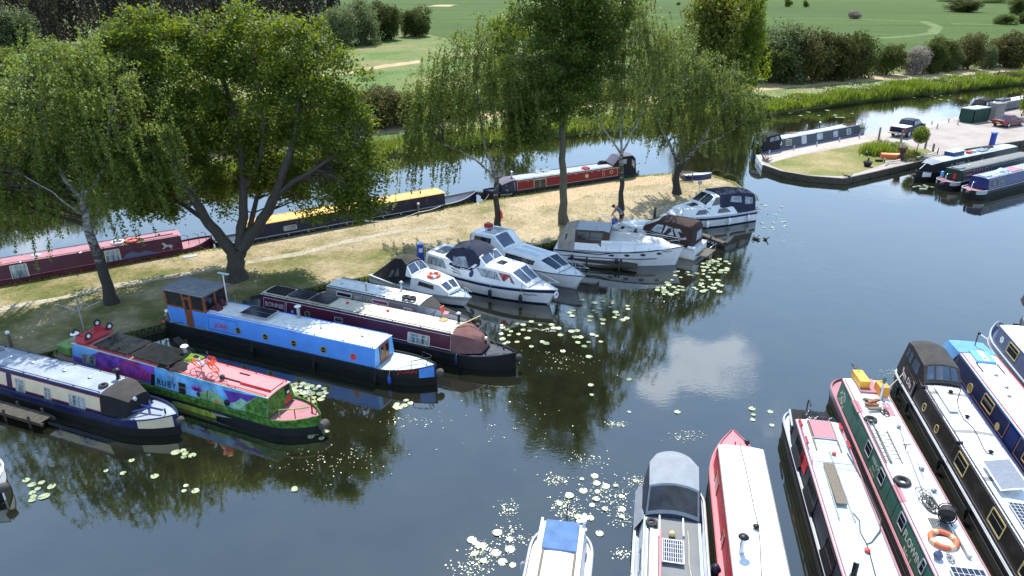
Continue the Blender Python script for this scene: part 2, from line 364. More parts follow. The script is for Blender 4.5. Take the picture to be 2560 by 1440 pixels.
ml = t.nodes.new('ShaderNodeMath'); ml.operation = 'MULTIPLY'; L(ad.outputs[0], ml.inputs[0]); L(gate.outputs[0], ml.inputs[1])
bp = t.nodes.new('ShaderNodeBump'); bp.inputs['Strength'].default_value = .11; bp.inputs['Distance'].default_value = .06; L(ml.outputs[0], bp.inputs['Height']); L(bp.outputs[0], b.inputs['Normal'])
m_ = MB(); m_.poly([(-400, -120, 0), (500, -120, 0), (500, 420, 0), (-400, 420, 0)]); struct(m_.build('water', wm))
ZB = .45
def xy(pts, z=ZB): return [P(a, b, z) for a, b in pts]
bankpx = [(0, 508), (300, 482), (600, 442), (960, 387), (1200, 354), (1460, 327), (1700, 303), (1916, 279), (2170, 245), (2372, 223), (2540, 204)]
bank = xy(bankpx)
bl = bank[0] + (bank[0] - bank[2]).normalized() * 120; br = bank[-1] + (bank[-1] - bank[-3]).normalized() * 200
bank = [bl] + bank + [br]
def jag(pts, step=1.2, amp=.35, seed=1):
    g = random.Random(seed); out = []
    for a, b in zip(pts, pts[1:]):
        k = max(1, int((b - a).length / step)); nrm = Vector((-(b - a).y, (b - a).x, 0)).normalized()
        for i in range(k): out.append(a.lerp(b, i / k) + (nrm * g.uniform(-amp, amp) if (i or out) else Vector()))
    return out + [pts[-1]]
jb = jag(bank, 1.6, .4)
m_ = MB(); m_.slab([(p.x, p.y) for p in jb] + [(2600, br.y + 600), (2600, 3000), (-2600, 3000), (-2600, bl.y)], -1.2, ZB); struct(m_.build('ground', meadow))
strip_later = []
def sheet(name, pts, mt, z): m_ = MB(); m_.poly([(p[0], p[1], z) for p in pts]); return struct(m_.build(name, mt))
fp = xy([(930, 58), (1100, 92), (1500, 150), (1900, 168), (2200, 166), (2560, 146)])
sheet('field', [(p.x, p.y) for p in fp] + [(900, fp[-1].y + 420), (2500, 1200), (2500, 2900), (-2000, 2900), (-300, 560)], fieldm, ZB + .03)
up = [(0, 446), (500, 388), (930, 325), (1300, 272), (1600, 240), (1916, 206), (2050, 197), (2200, 187), (2400, 175), (2560, 163)]
lo = [(0, 462), (500, 404), (930, 341), (1300, 287), (1600, 256), (1916, 226), (2050, 213), (2200, 202), (2400, 189), (2560, 177)]
upw = jag(xy(up), 2, .5, 3); low = jag(xy(lo), 2, .6, 4)
sheet('towpath', [(p.x, p.y) for p in low] + [(p.x, p.y) for p in upw[::-1]], pathm, ZB + .012)
t1 = jag(xy([(780, 188), (860, 180), (940, 165), (1050, 150)]), 2, .3, 5); t2 = jag(xy([(780, 194), (860, 187), (940, 173), (1050, 158)]), 2, .3, 6)
sheet('farm_track', [(p.x, p.y) for p in t2] + [(p.x, p.y) for p in t1[::-1]], pathm, ZB + .02)
sheet('chalk_patch', [(p.x, p.y) for p in jag(xy([(1065, 16), (1100, 11.5), (1145, 12), (1120, 17), (1065, 16)]), 6, 1.2, 8)][:-1], pathm, ZB + .06)
fieldpale = gmat('pale headland grass', [(.085, .125, .04), (.11, .15, .05), (.14, .165, .07)], scale=.1, fine=1)
for nm, pts, w_, z_, sd in (('field_track', [(1880, 46), (2050, 46), (2200, 50), (2310, 54), (2345, 68), (2330, 84), (2260, 92), (2150, 98)], 1.7, .05, 41), ('field_track', [(2380, 60), (2460, 61), (2560, 63)], 1.6, .05, 42), ('field_margin', [(1090, 46), (1300, 42), (1560, 38), (1720, 36), (1880, 35)], 1.2, .05, 43)): strip_later.append((nm, pts, w_, z_, sd))
# the spit between canal and basin
spx = [(-160, 742), (0, 716), (250, 668), (490, 629), (560, 618), (800, 575), (1000, 541), (1220, 502), (1420, 466), (1600, 440), (1690, 432), (1765, 434), (1835, 456), (1872, 488),
       (1876, 502), (1760, 520), (1640, 545), (1600, 556), (1480, 580), (1350, 612), (1180, 640), (1060, 655), (930, 690), (830, 708), (660, 745), (460, 796), (336, 829), (110, 884), (0, 908), (-200, 955)]
sp = xy(spx)
jsp = jag(sp[:14], 1.5, .12, 12)[:-1] + sp[13:]
m_ = MB(); m_.slab([(p.x, p.y) for p in jsp][::-1], -1, ZB); struct(m_.build('canal_bank', straw))
def strip(name, c, w, mt, z, seed, dash=None):
    """strip of ground along points c with ragged edges"""
    g = random.Random(seed); m_ = MB(); c = jag(c, .8, .05, seed); prev = None
    for i, p in enumerate(c):
        d = (c[min(i + 1, len(c) - 1)] - c[max(i - 1, 0)]).normalized(); nn = Vector((-d.y, d.x, 0)); k = w * g.uniform(.75, 1.25)
        cur = (p + nn * k, p - nn * k * g.uniform(.8, 1.2))
        if prev and not (dash and g.random() < dash): m_.poly([(q.x, q.y, z) for q in (prev[0], prev[1], cur[1], cur[0])])
        prev = cur
    return struct(m_.build(name, mt))
gritty = gmat('worn path', [(.27, .24, .17), (.34, .30, .225), (.36, .33, .27)], scale=.8, fine=6, detail_amt=.3)
strip('footpath', xy([(-60, 782), (120, 752), (300, 712), (450, 688), (600, 660), (740, 636), (860, 606), (980, 580), (1120, 565)]), .34, gritty, ZB + .006, 21)
strip('worn_grass', xy([(1300, 520), (1450, 478), (1560, 457), (1680, 446)]), 1.3, gmat('bare earth', [(.35, .27, .15), (.42, .31, .19), (.44, .33, .22)], scale=.5), ZB + .006, 22)
for nm, pts, w_, z_, sd in strip_later: strip(nm, xy(pts), w_, fieldpale, ZB + z_, sd)
def edging(label, pts, h0, h1, th, mt, cap=None, bcount=1):
    """timber boards along the waterside"""
    m_ = MB()
    for a, b in zip(pts, pts[1:]):
        d = (b - a); n_ = max(1, int(d.length / 2.4)); ang = math.atan2(d.y, d.x)
        for i in range(n_):
            c = a.lerp(b, (i + .5) / n_); l = d.length / n_ - .015
            m_.box((c.x, c.y, (h0 + h1) / 2 + rnd.uniform(-.015, .015)), (l, th, h1 - h0), 0, ang)
            m_.box((c.x, c.y, (h0 + h1) / 2 - .3), (.09, th + .12, h1 - h0), 0, ang)
            if cap: m_.box((c.x, c.y, h1 + .03), (l, cap, .05), 1, ang)
    return tag(m_.build('timber_edging', [mt, oldwood], bevel=.01), label, 'edging')
edging('dark wet timber edging along the basin side of the tree lined bank', sp[13:], -.5, ZB + .04, .12, darkwood)
edging('weathered timber edging with rusty gaps at the grassy tip of the tree lined bank', sp[10:14], -.4, ZB + .07, .18, oldwood)
# the garden quay on the right
qpx = [(1892, 389), (1928, 372), (2000, 361), (2160, 338), (2260, 318), (2330, 306), (2400, 288), (2480, 272), (2570, 252), (2900, 190), (2900, 290), (2570, 350), (2420, 372), (2300, 404), (2200, 427), (2110, 447), (2020, 440), (1955, 429), (1908, 413)]
ZQ = .55
qp = xy(qpx, ZQ)
m_ = MB(); m_.slab([(p.x, p.y) for p in qp][::-1], -1, ZQ); struct(m_.build('gravel_yard', gravel))
sheet('quay_paving', [(p.x, p.y) for p in xy([(1895, 389), (1930, 373), (2000, 362), (2160, 339), (2290, 316), (2400, 291), (2402, 297), (2320, 322), (2200, 347), (2195, 349.5), (2000, 386), (1930, 404), (1912, 411)], ZQ)], paving, ZQ + .006)
lw = xy([(1922, 411), (1935, 404), (2000, 388), (2100, 370), (2190, 350.5), (2215, 351), (2280, 366), (2335, 380), (2300, 389), (2262, 394), (2178, 420), (2112, 441), (2024, 437), (1958, 426)], ZQ)
sheet('lawn', [(p.x, p.y) for p in jag(lw, 1.2, .1, 31)], lawn, ZQ + .012)
edging('dark timber retaining edge round the lawn on the garden quay', qp[11:], -.5, ZQ + .05, .16, darkwood, cap=None)
edging('white capped short edge at the left end of the garden quay', [qp[-1], qp[0]], -.3, ZQ + .08, .2, white)
# ------------------------------------------------------------------ foliage
def leafmat(name, col, col2, trans=.45, rough=.45, spec=.3):
    m = bpy.data.materials.new(name); m.use_nodes = True; t = m.node_tree; L = t.links.new
    b = t.nodes['Principled BSDF']; b.inputs['Roughness'].default_value = rough; b.inputs['Specular IOR Level'].default_value = spec
    g = t.nodes.new('ShaderNodeNewGeometry'); oi = t.nodes.new('ShaderNodeObjectInfo'); n = t.nodes.new('ShaderNodeTexNoise'); n.inputs['Scale'].default_value = .45
    L(g.outputs['Position'], n.inputs['Vector'])
    a = t.nodes.new('ShaderNodeMath'); a.operation = 'MULTIPLY_ADD'; a.inputs[1].default_value = .7; L(g.outputs['Random Per Island'], a.inputs[0])
    s = t.nodes.new('ShaderNodeMath'); s.operation = 'SUBTRACT'; s.inputs[1].default_value = .2; L(n.outputs['Fac'], s.inputs[0]); L(s.outputs[0], a.inputs[2])
    x = t.nodes.new('ShaderNodeMix'); x.data_type = 'RGBA'; x.inputs['A'].default_value = (*col, 1); x.inputs['B'].default_value = (*col2, 1); L(a.outputs[0], x.inputs['Factor'])
    h = t.nodes.new('ShaderNodeHueSaturation'); mr = t.nodes.new('ShaderNodeMapRange'); mr.inputs['To Min'].default_value = .8; mr.inputs['To Max'].default_value = 1.2
    L(oi.outputs['Random'], mr.inputs['Value']); L(mr.outputs[0], h.inputs['Value']); L(x.outputs['Result'], h.inputs['Color']); L(h.outputs[0], b.inputs['Base Color'])
    tr = t.nodes.new('ShaderNodeBsdfTranslucent'); h2 = t.nodes.new('ShaderNodeHueSaturation'); h2.inputs['Hue'].default_value = .485; h2.inputs['Value'].default_value = 1.5; h2.inputs['Saturation'].default_value = 1.1
    L(h.outputs[0], h2.inputs['Color']); L(h2.outputs[0], tr.inputs[0])
    ms = t.nodes.new('ShaderNodeMixShader'); ms.inputs[0].default_value = trans; L(b.outputs[0], ms.inputs[1]); L(tr.outputs[0], ms.inputs[2]); L(ms.outputs[0], t.nodes['Material Output'].inputs[0])
    return m
L_oak = leafmat('sycamore leaf', (.062, .105, .013), (.165, .215, .028), trans=.55, rough=.5)
L_birch = leafmat('birch leaf', (.07, .112, .022), (.15, .19, .04), trans=.5)
L_willow = leafmat('weeping birch leaf', (.08, .12, .026), (.165, .205, .05), trans=.5)
L_dark = leafmat('maple leaf', (.048, .092, .014), (.12, .17, .026), trans=.5)
L_bright = leafmat('young leaf', (.09, .15, .02), (.16, .21, .04), trans=.5)
L_hedge = leafmat('hawthorn leaf', (.035, .05, .014), (.09, .105, .028), trans=.3, rough=.7, spec=.1)
L_brown = leafmat('bronze leaf', (.055, .06, .02), (.115, .105, .034), trans=.3, rough=.7, spec=.1)
L_grey = leafmat('grey green leaf', (.06, .09, .035), (.14, .175, .075), trans=.35, rough=.6, spec=.15)
L_yel = leafmat('flowering sycamore leaf', (.075, .105, .02), (.17, .19, .035), trans=.45, spec=.15)
L_blossom = leafmat('may blossom', (.12, .11, .075), (.34, .29, .24), trans=.2, rough=.8)
L_conif = leafmat('brown conifer', (.022, .02, .013), (.045, .035, .022), trans=.1, rough=.8)
L_reed = leafmat('reed', (.11, .18, .022), (.20, .26, .045), trans=.45)
def quads(name, V, mt, parent=None):
    """V: (n, 4, 3) corner array -> one mesh of loose leaf faces"""
    V = np.asarray(V, np.float32); n = len(V); me = bpy.data.meshes.new(name)
    me.vertices.add(4 * n); me.vertices.foreach_set('co', V.reshape(-1)); me.loops.add(4 * n); me.loops.foreach_set('vertex_index', np.arange(4 * n, dtype=np.int32))
    me.polygons.add(n); me.polygons.foreach_set('loop_start', np.arange(0, 4 * n, 4, dtype=np.int32)); me.polygons.foreach_set('loop_total', np.full(n, 4, np.int32))
    me.materials.append(mt); me.update(calc_edges=True); me.validate()
    o = bpy.data.objects.new(name, me); COL.objects.link(o)
    if parent: o.parent = parent
    return o
def leafquads(C, size, g, up=.5, aspect=.55, hang=0):
    """diamond leaves at centres C"""
    n = len(C); N = g.normal(size=(n, 3)); N[:, 2] += up * 2; N /= np.linalg.norm(N, axis=1)[:, None]
    D = g.normal(size=(n, 3)); D[:, 2] -= hang * 2; D -= N * (D * N).sum(1)[:, None]; D /= np.linalg.norm(D, axis=1)[:, None]
    S = np.cross(N, D); s = size * g.uniform(.65, 1.3, (n, 1))
    return np.stack([C - D * s * .5, C + S * s * aspect * .5, C + D * s * .5, C - S * s * aspect * .5], 1)
def lobe_points(lobes, dens, g, shell=.55):
    pts = []
    for c, r in lobes:
        k = max(3, int(dens * (r[0] * r[1] + r[1] * r[2] + r[0] * r[2]) / 3))
        d = g.normal(size=(k, 3)); d /= np.linalg.norm(d, axis=1)[:, None]
        rad = g.uniform(shell ** 2, 1, (k, 1)) ** .5 * g.uniform(.82, 1.14, (k, 1))
        pts.append(np.array(c) + d * rad * np.array(r))
    return np.concatenate(pts)
def bark(name, light, dark, birch=False, hz=3.0):
    m = bpy.data.materials.new(name); m.use_nodes = True; t = m.node_tree; b = t.nodes['Principled BSDF']; L = t.links.new; b.inputs['Roughness'].default_value = .85
    co = t.nodes.new('ShaderNodeTexCoord'); mpn = t.nodes.new('ShaderNodeMapping'); mpn.inputs['Scale'].default_value = (1.5, 1.5, 3.5) if birch else (6, 6, 1.2); L(co.outputs['Object'], mpn.inputs[0])
    n = t.nodes.new('ShaderNodeTexNoise'); n.inputs['Scale'].default_value = 1.6; n.inputs['Detail'].default_value = 7; n.inputs['Roughness'].default_value = .7; L(mpn.outputs[0], n.inputs['Vector'])
    f = n.outputs['Fac']
    if birch:                                  # old birches carry dark corky bark at the foot
        sx = t.nodes.new('ShaderNodeSeparateXYZ'); L(co.outputs['Object'], sx.inputs[0])
        mr = t.nodes.new('ShaderNodeMapRange'); mr.inputs['From Max'].default_value = hz; mr.inputs['To Min'].default_value = -.34; mr.inputs['To Max'].default_value = .05; L(sx.outputs['Z'], mr.inputs['Value'])
        a = t.nodes.new('ShaderNodeMath'); a.operation = 'ADD'; L(f, a.inputs[0]); L(mr.outputs[0], a.inputs[1]); f = a.outputs[0]
    r = t.nodes.new('ShaderNodeValToRGB'); e = r.color_ramp.elements; e[0].position = .4 if birch else .3; e[0].color = (*dark, 1); e[1].position = .55 if birch else .7; e[1].color = (*light, 1)
    L(f, r.inputs[0]); L(r.outputs[0], b.inputs['Base Color'])
    bp = t.nodes.new('ShaderNodeBump'); bp.inputs['Strength'].default_value = .6; bp.inputs['Distance'].default_value = .05; L(n.outputs['Fac'], bp.inputs['Height']); L(bp.outputs[0], b.inputs['Normal'])
    return m
B_birch = bark('birch bark', (.29, .275, .25), (.028, .024, .02), True, 5.5)
B_oak = bark('ridged bark', (.065, .054, .042), (.028, .023, .018))
B_twig = bark('twig bark', (.055, .042, .03), (.02, .016, .012))
B_maple = bark('smooth bark', (.12, .11, .075), (.05, .045, .03))
def nearest(skel, p):
    best = None
    for pl in skel:
        for a, b, ra, rb in pl:
            ab = b - a; k = max(0, min(1, (p - a).dot(ab) / max(1e-6, ab.length_squared))); q = a + ab * k; d = (q - p).length + max(0, (q.z - p.z)) * .8
            if best is None or d < best[0]: best = (d, q, ra + (rb - ra) * k)
    return best
def tree(name, label, base, limbs, lobes, leafm, barkm, dens=1.6, per=70, size=.2, spread=.45, weep=0, seed=1, z0=ZB, shell=.55, ry=.85, twigs=1.0, extra=None, ly=0, lr=1.0, jit=.055):
    """limbs: [(r0, r1, [(px, py, dy), ...]), ...]; lobes: [(px, py, dy, r[, rz])]"""
    g = np.random.default_rng(seed); B0 = P(*base, z0); t = thing(name, label, 'tree', B0)
    tb = MB(); skel = []
    for r0, r1, pts in limbs:
        pw = [PY(a, c, B0.y + dy) - B0 for a, c, dy in pts]
        if r0 == limbs[0][0]: pw[0] = Vector((0, 0, -.15))
        fine = []
        for i in range(len(pw) - 1):
            for k in range(3): fine.append(pw[i].lerp(pw[i + 1], k / 3) + Vector(g.normal(0, .02 + r0 * .06, 3)) * (0 if i + k == 0 else 1))
        fine.append(pw[-1]); n = len(fine); rs = [r0 + (r1 - r0) * (i / (n - 1)) for i in range(n)]
        if r0 == limbs[0][0]: rs[0] *= 1.55; rs[1] *= 1.15
        tb.tube(fine, rs, 9 if r0 > .15 else 6); skel.append([(fine[i], fine[i + 1], rs[i], rs[i + 1]) for i in range(n - 1)])
    lb = []
    for q in lobes:
        c = PY(q[0], q[1] + ly, B0.y + q[2]) - B0; rz = (q[4] if len(q) > 4 else q[3] * .85) * lr
        lb.append(((c.x, c.y, c.z), (q[3] * lr, q[3] * ry * lr, rz)))
    T = lobe_points(lb, dens, g, shell)
    C = []; br = tb
    for p in T:
        pv = Vector(p); d, q, rr = nearest(skel, pv)
        if g.random() < twigs:
            mid = q.lerp(pv, .5) + Vector((0, 0, .12 * d)) + Vector(g.normal(0, .08 * d, 3))
            br.tube([q, mid, pv], [min(rr * .6, .015 + .011 * d), .012 + .005 * d, .006], 4, 1)
        if weep:
            out = Vector((p[0], p[1], 0)); out = out.normalized() if out.length > .1 else Vector((1, 0, 0))
            for k in range(max(1, int(g.integers(1, 3)))):
                ln = weep * g.uniform(.3, 1.15); st = pv + Vector(g.normal(0, spread * .8, 3)); m = int(per * ln / weep) + 4
                u = g.random(m)[:, None] ** .9; fall = np.array(st) + np.array(out) * .4 * u + np.array((0, 0, -1.)) * ln * u ** 1.15
                C.append(fall + g.normal(0, jit, (m, 3)))
            m = int(per * .55); C.append(p + g.normal(0, spread * .6, (m, 3)) * np.array((1, 1, .6)))
        else:
            C.append(p + g.normal(0, spread, (per, 3)) * np.array((1, 1, .75)))
    C = np.concatenate(C)
    quads('crown', leafquads(C, size, g, up=.35 if weep else .6, aspect=.6, hang=.8 if weep else .1), leafm, t)
    tb.build('trunk', [barkm, B_twig], t, smooth=60)
    return t
GT = None
tree('birch_tree', 'tall weeping birch with a forked white trunk left of the broad sycamore', (280, 757),
     [(.34, .2, [(280, 757, 0), (262, 690, 0), (237, 620, 0), (220, 555, 0), (202, 497, 0)]),
      (.16, .04, [(202, 497, 0), (165, 450, -.3), (128, 400, -.5), (118, 330, -.8), (90, 220, -1)]),
      (.13, .03, [(203, 500, 0), (212, 440, .8), (200, 390, 1.2), (198, 300, 1.5), (210, 180, 1.5)]),
      (.16, .04, [(203, 500, 0), (232, 465, 0), (262, 420, -.2), (268, 350, -.2), (275, 290, 0), (310, 190, 0)]),
      (.07, .02, [(215, 545, 0), (180, 520, -1), (130, 480, -1.8), (60, 440, -2.5)]), (.08, .02, [(228, 585, 0), (250, 520, .6), (270, 480, 1)])],
     [(60, 215, 0, 4.6), (210, 190, .5, 4.4), (320, 250, 0, 3.6), (110, 345, 1, 4.0), (-70, 300, 0, 4.6), (290, 380, 0, 2.8), (30, 420, .5, 3.6, 1.8), (-120, 420, 0, 3.5), (180, 120, 1, 2.6), (330, 330, .5, 2.2)],
     L_birch, B_birch, dens=7.2, per=88, size=.155, weep=2.4, seed=11, ly=55, lr=.93, twigs=.3)
tree('sycamore_tree', 'broad dark green sycamore with three heavy limbs behind the blue boat', (590, 697),
     [(.62, .5, [(590, 697, 0), (590, 655, 0), (594, 622, 0)]),
      (.42, .08, [(590, 640, 0), (552, 592, -.4), (512, 545, -.8), (470, 480, -1.2), (432, 420, -1), (400, 330, -1), (360, 220, -1)]),
      (.36, .06, [(598, 622, 0), (608, 545, .4), (607, 450, .8), (600, 340, 1), (560, 200, 1.5), (540, 110, 2)]),
      (.42, .07, [(602, 622, 0), (640, 570, 0), (682, 505, -.4), (712, 430, -.8), (738, 340, -1), (747, 240, -1), (740, 130, -1)]),
      (.2, .04, [(690, 490, -.4), (760, 440, -1.5), (840, 390, -2), (900, 360, -2.2)]), (.2, .04, [(618, 600, 0), (640, 500, 1.5), (690, 380, 3), (760, 280, 4)]),
      (.18, .04, [(530, 565, -.6), (470, 520, .6), (400, 470, 1.5), (330, 420, 2)]), (.14, .03, [(605, 480, .7), (650, 400, 0), (660, 300, -1), (640, 180, -1.5)])],
     [(255, 170, 0, 2.7), (330, 110, 1, 2.6), (400, 75, 1, 2.3), (320, 250, -.6, 2.9), (470, 150, 0, 3.2), (560, 85, 1, 2.6), (640, 110, .5, 2.8), (735, 110, -.5, 2.7), (800, 190, 0, 2.7), (690, 220, .5, 3.0), (850, 300, -.5, 2.7), (870, 400, -1, 2.4),
      (560, 270, 2, 3.0), (430, 340, 2, 2.8), (800, 420, 1.5, 2.6), (630, 400, 3, 2.2), (925, 450, -1.5, 1.6), (900, 500, -2, 1.2, .8), (500, 430, 3, 2.0), (330, 400, 0, 2.8), (420, 490, 1.5, 1.6, 1.0), (820, 490, -2.4, 1.7, 1.0), (370, 480, -1, 1.8, 1.1), (700, 350, 3, 3.6), (450, 250, 3.5, 3.8), (250, 300, 2, 2.4), (735, 480, 3, 1.4, .9), (580, 450, 3.5, 1.9)],
     L_oak, B_oak, dens=5.9, per=150, size=.225, spread=.36, twigs=.5, seed=12, ly=20, lr=.97, shell=.6)
tree('birch_tree', 'weeping birch with a red lifebuoy housing on its trunk', (1243, 573),
     [(.25, .17, [(1243, 573, 0), (1242, 520, 0), (1238, 475, 0), (1242, 448, 0)]),
      (.12, .03, [(1242, 452, 0), (1222, 428, -.5), (1192, 402, -1), (1150, 378, -1.6), (1110, 360, -2)]),
      (.13, .03, [(1242, 450, 0), (1228, 410, 0), (1214, 372, .2), (1204, 320, .2), (1196, 250, 0), (1190, 150, 0)]),
      (.13, .03, [(1243, 448, 0), (1258, 412, 0), (1266, 365, .2), (1274, 310, .2), (1292, 240, 0), (1312, 180, 0)])],
     [(1170, 165, 0, 3.3), (1115, 255, -.5, 3.0), (1230, 250, 0, 3.0), (1290, 165, 0, 2.8), (1072, 320, -1, 2.4), (1310, 265, 0, 1.9), (1060, 210, 0, 2.2), (1185, 85, 0, 2.2), (1130, 350, -2, 2.0, 1.2), (1010, 380, -1, 1.4, .9)],
     L_birch, B_birch, dens=8.2, per=86, size=.16, weep=2.8, seed=13, ly=14, lr=.9, twigs=.3)
tree('maple_tree', 'tall straight maple with a dense dark crown between the two birches', (1410, 558),
     [(.33, .1, [(1410, 558, 0), (1409, 480, 0), (1407, 400, 0), (1405, 330, 0), (1408, 260, 0), (1415, 180, 0), (1428, 60, 0), (1430, -60, 0)]),
      (.1, .03, [(1405, 345, 0), (1372, 325, -1), (1335, 305, -1.5), (1300, 320, -2)]), (.12, .03, [(1408, 270, 0), (1445, 220, -.6), (1490, 160, -1)]), (.1, .03, [(1410, 230, 0), (1370, 170, -1), (1330, 120, -1)])],
     [(1440, 60, 0, 4.0), (1385, 20, 0, 3.2), (1500, 30, 0, 3.0), (1380, 150, -.8, 3.4), (1475, 160, 0, 3.0), (1350, 240, -1, 2.6), (1425, 250, -1, 2.6), (1325, 310, -1.5, 2.0), (1285, 355, -2, 1.2, .9), (1440, -80, 0, 3.8), (1440, 110, 3, 3.4), (1345, 345, -2.2, 1.3, .8)],
     L_dark, B_maple, dens=6.0, per=150, size=.215, spread=.34, twigs=.5, seed=14, ly=0, lr=.95)
tree('birch_tree', 'slim weeping birch beside the bending person', (1553, 524),
     [(.22, .15, [(1553, 524, 0), (1554, 460, 0), (1552, 405, 0), (1553, 382, 0)]),
      (.1, .03, [(1552, 385, 0), (1530, 350, -.4), (1502, 312, -.8), (1480, 255, -1), (1470, 200, -1)]), (.1, .03, [(1553, 382, 0), (1552, 320, .3), (1560, 230, .3), (1562, 120, 0), (1560, 10, 0)]), (.1, .03, [(1554, 384, 0), (1578, 338, 0), (1603, 290, 0), (1632, 225, 0), (1650, 140, 0)])],
     [(1560, 50, 0, 3.3), (1605, 130, 0, 3.2), (1520, 190, 0, 2.8), (1625, 215, 0, 2.8), (1560, 245, .8, 1.9), (1485, 260, .6, 1.6), (1655, 90, 0, 2.6), (1545, -20, 0, 3), (1590, 285, 1, 1.5, 1)],
     L_willow, B_birch, dens=7.0, per=72, size=.165, weep=2.1, seed=15, ly=12, lr=.88, twigs=.3)
tree('birch_tree', 'drooping olive green birch by the metal bench near the tip of the bank', (1692, 484),
     [(.36, .27, [(1692, 484, 0), (1690, 450, 0), (1696, 412, 0)]),
      (.17, .04, [(1696, 418, 0), (1680, 372, -.3), (1655, 328, -.6), (1640, 280, -.8), (1625, 220, -.8)]), (.15, .03, [(1697, 415, 0), (1702, 340, .3), (1712, 250, .3), (1716, 150, 0)]), (.2, .04, [(1696, 430, 0), (1728, 385, -.3), (1765, 335, -.6), (1800, 280, -.6), (1830, 220, -.6)]), (.1, .02, [(1745, 360, -.4), (1800, 345, -1), (1850, 310, -1.4)])],
     [(1720, 160, 0, 3.4), (1640, 235, 0, 2.6), (1780, 215, 0, 3.6), (1848, 250, 0, 2.7), (1700, 275, 0, 2.9), (1800, 285, .8, 2.5), (1690, 95, 0, 2.4), (1640, 295, .8, 1.5), (1860, 300, .6, 1.7), (1750, 310, 1.4, 1.6, 1)],
     L_willow, B_birch, dens=9.3, per=80, size=.165, weep=2.2, seed=16, ly=14, lr=.92, twigs=.25)
# ------------------------------------------------------------------ bushes, hedges and woods beyond the canal
def bush_mesh(lm, seed, n=15000, size=.075, lobes=16, tall=1.0):
    """crown of about unit radius standing on z = 0"""
    g = np.random.default_rng(seed); C = []
    for i in range(lobes):
        a = g.uniform(0, 6.28); rr = g.uniform(.15, .62); c = np.array((math.cos(a) * rr, math.sin(a) * rr, g.uniform(.22, 1.35) * tall)); r = g.uniform(.34, .54)
        k = n // lobes; d = g.normal(size=(k, 3)); d /= np.linalg.norm(d, axis=1)[:, None]
        cl = g.normal(0, 1, (26, 3)); cl /= np.linalg.norm(cl, axis=1)[:, None]
        d = cl[g.integers(0, 26, k)] + d * .38
        C.append(c + d * r * g.uniform(.8, 1.08, (k, 1)))
    C = np.concatenate(C); C = C[C[:, 2] > .02]
    return leafquads(C, size, g, up=.5, aspect=.7)
BUSH = {}
for key, lm, tall, sz in (('hedge', L_hedge, 1, .085), ('brown', L_brown, 1, .085), ('grey', L_grey, 1.2, .085), ('yellow', L_yel, 1.25, .075), ('dark', L_dark, 1.25, .075), ('blossom', L_blossom, .9, .085), ('bright', L_oak, 1.2, .075)):
    for k in range(2):
        q = quads('crown', bush_mesh(lm, 50 + len(BUSH), tall=tall, size=sz), lm); BUSH[key, k] = q.data; bpy.data.objects.remove(q)
tk = MB(); tk.tube([(0, 0, -.05), (.03, 0, .4), (0, .04, .9)], [.09, .06, .03], 6); tko = tk.build('trunk', B_oak); TK = tko.data; bpy.data.objects.remove(tko)
def bush(kind, px, py, wpx, hpx, label, name='bush', cat='bush', group=None, var=0, z=ZB):
    b0 = P(px, py, z); zc = b0.y * math.cos(PITCH) + (HC - b0.z) * math.sin(PITCH); s = zc / FPX; r = wpx * s / 2 * (1.14 if name == 'hedgerow_tree' else 1.05)
    top = PY(px, py - hpx, b0.y).z - z
    t = thing(name, label, cat, b0, rnd.uniform(0, 6.28), group); t.scale = (r, r, top / (1.75 if kind in ('hedge', 'brown', 'blossom') else 2.0))
    for nm, d in (('crown', BUSH[kind, var % 2]), ('trunk', TK)):
        o = bpy.data.objects.new(nm, d); COL.objects.link(o); o.parent = t
    return t
HG = 'hedgerow trees along the far towpath'
for a in (('grey', 1950, 205, 120, 150, 'pale ash tree at the left end of the dense far hedge'), ('hedge', 1925, 206, 120, 95, 'low dark hawthorn below the pale ash in the far hedge'), ('brown', 2012, 204, 110, 128, 'bronze topped hawthorn right of the pale ash in the far hedge'), ('hedge', 2062, 200, 100, 118, 'olive hawthorn in the middle of the dense far hedge'),
          ('brown', 2105, 198, 90, 116, 'brown tinged hawthorn right of centre in the dense far hedge'), ('hedge', 2145, 195, 70, 108, 'last dark green hawthorn before the gap in the far hedge'), ('hedge', 2215, 187, 66, 76, 'dark bush just right of the gap in the far hedge'), ('blossom', 2286, 186, 62, 72, 'hawthorn covered in fading white may blossom'),
          ('hedge', 2325, 184, 60, 84, 'olive bush right behind the blossoming hawthorn'), ('hedge', 2352, 178, 60, 82, 'dark bush second from the blossoming hawthorn'), ('brown', 2418, 174, 66, 86, 'bronze bush left of the big round red brown bush'), ('brown', 2512, 168, 100, 92, 'big round red brown bush at the right end of the far hedge'), ('grey', 2378, 176, 50, 70, 'thin grey green bush between two bronze bushes'), ('grey', 2462, 172, 40, 60, 'small grey green bush beside the big red brown bush'), ('brown', 2575, 165, 60, 86, 'red brown bush cut by the right edge of the view')):
    bush(a[0], *a[1:5], a[5], 'hedgerow_tree', 'tree', HG, rnd.randint(0, 1))
FG = 'lone shrubs out in the green field'
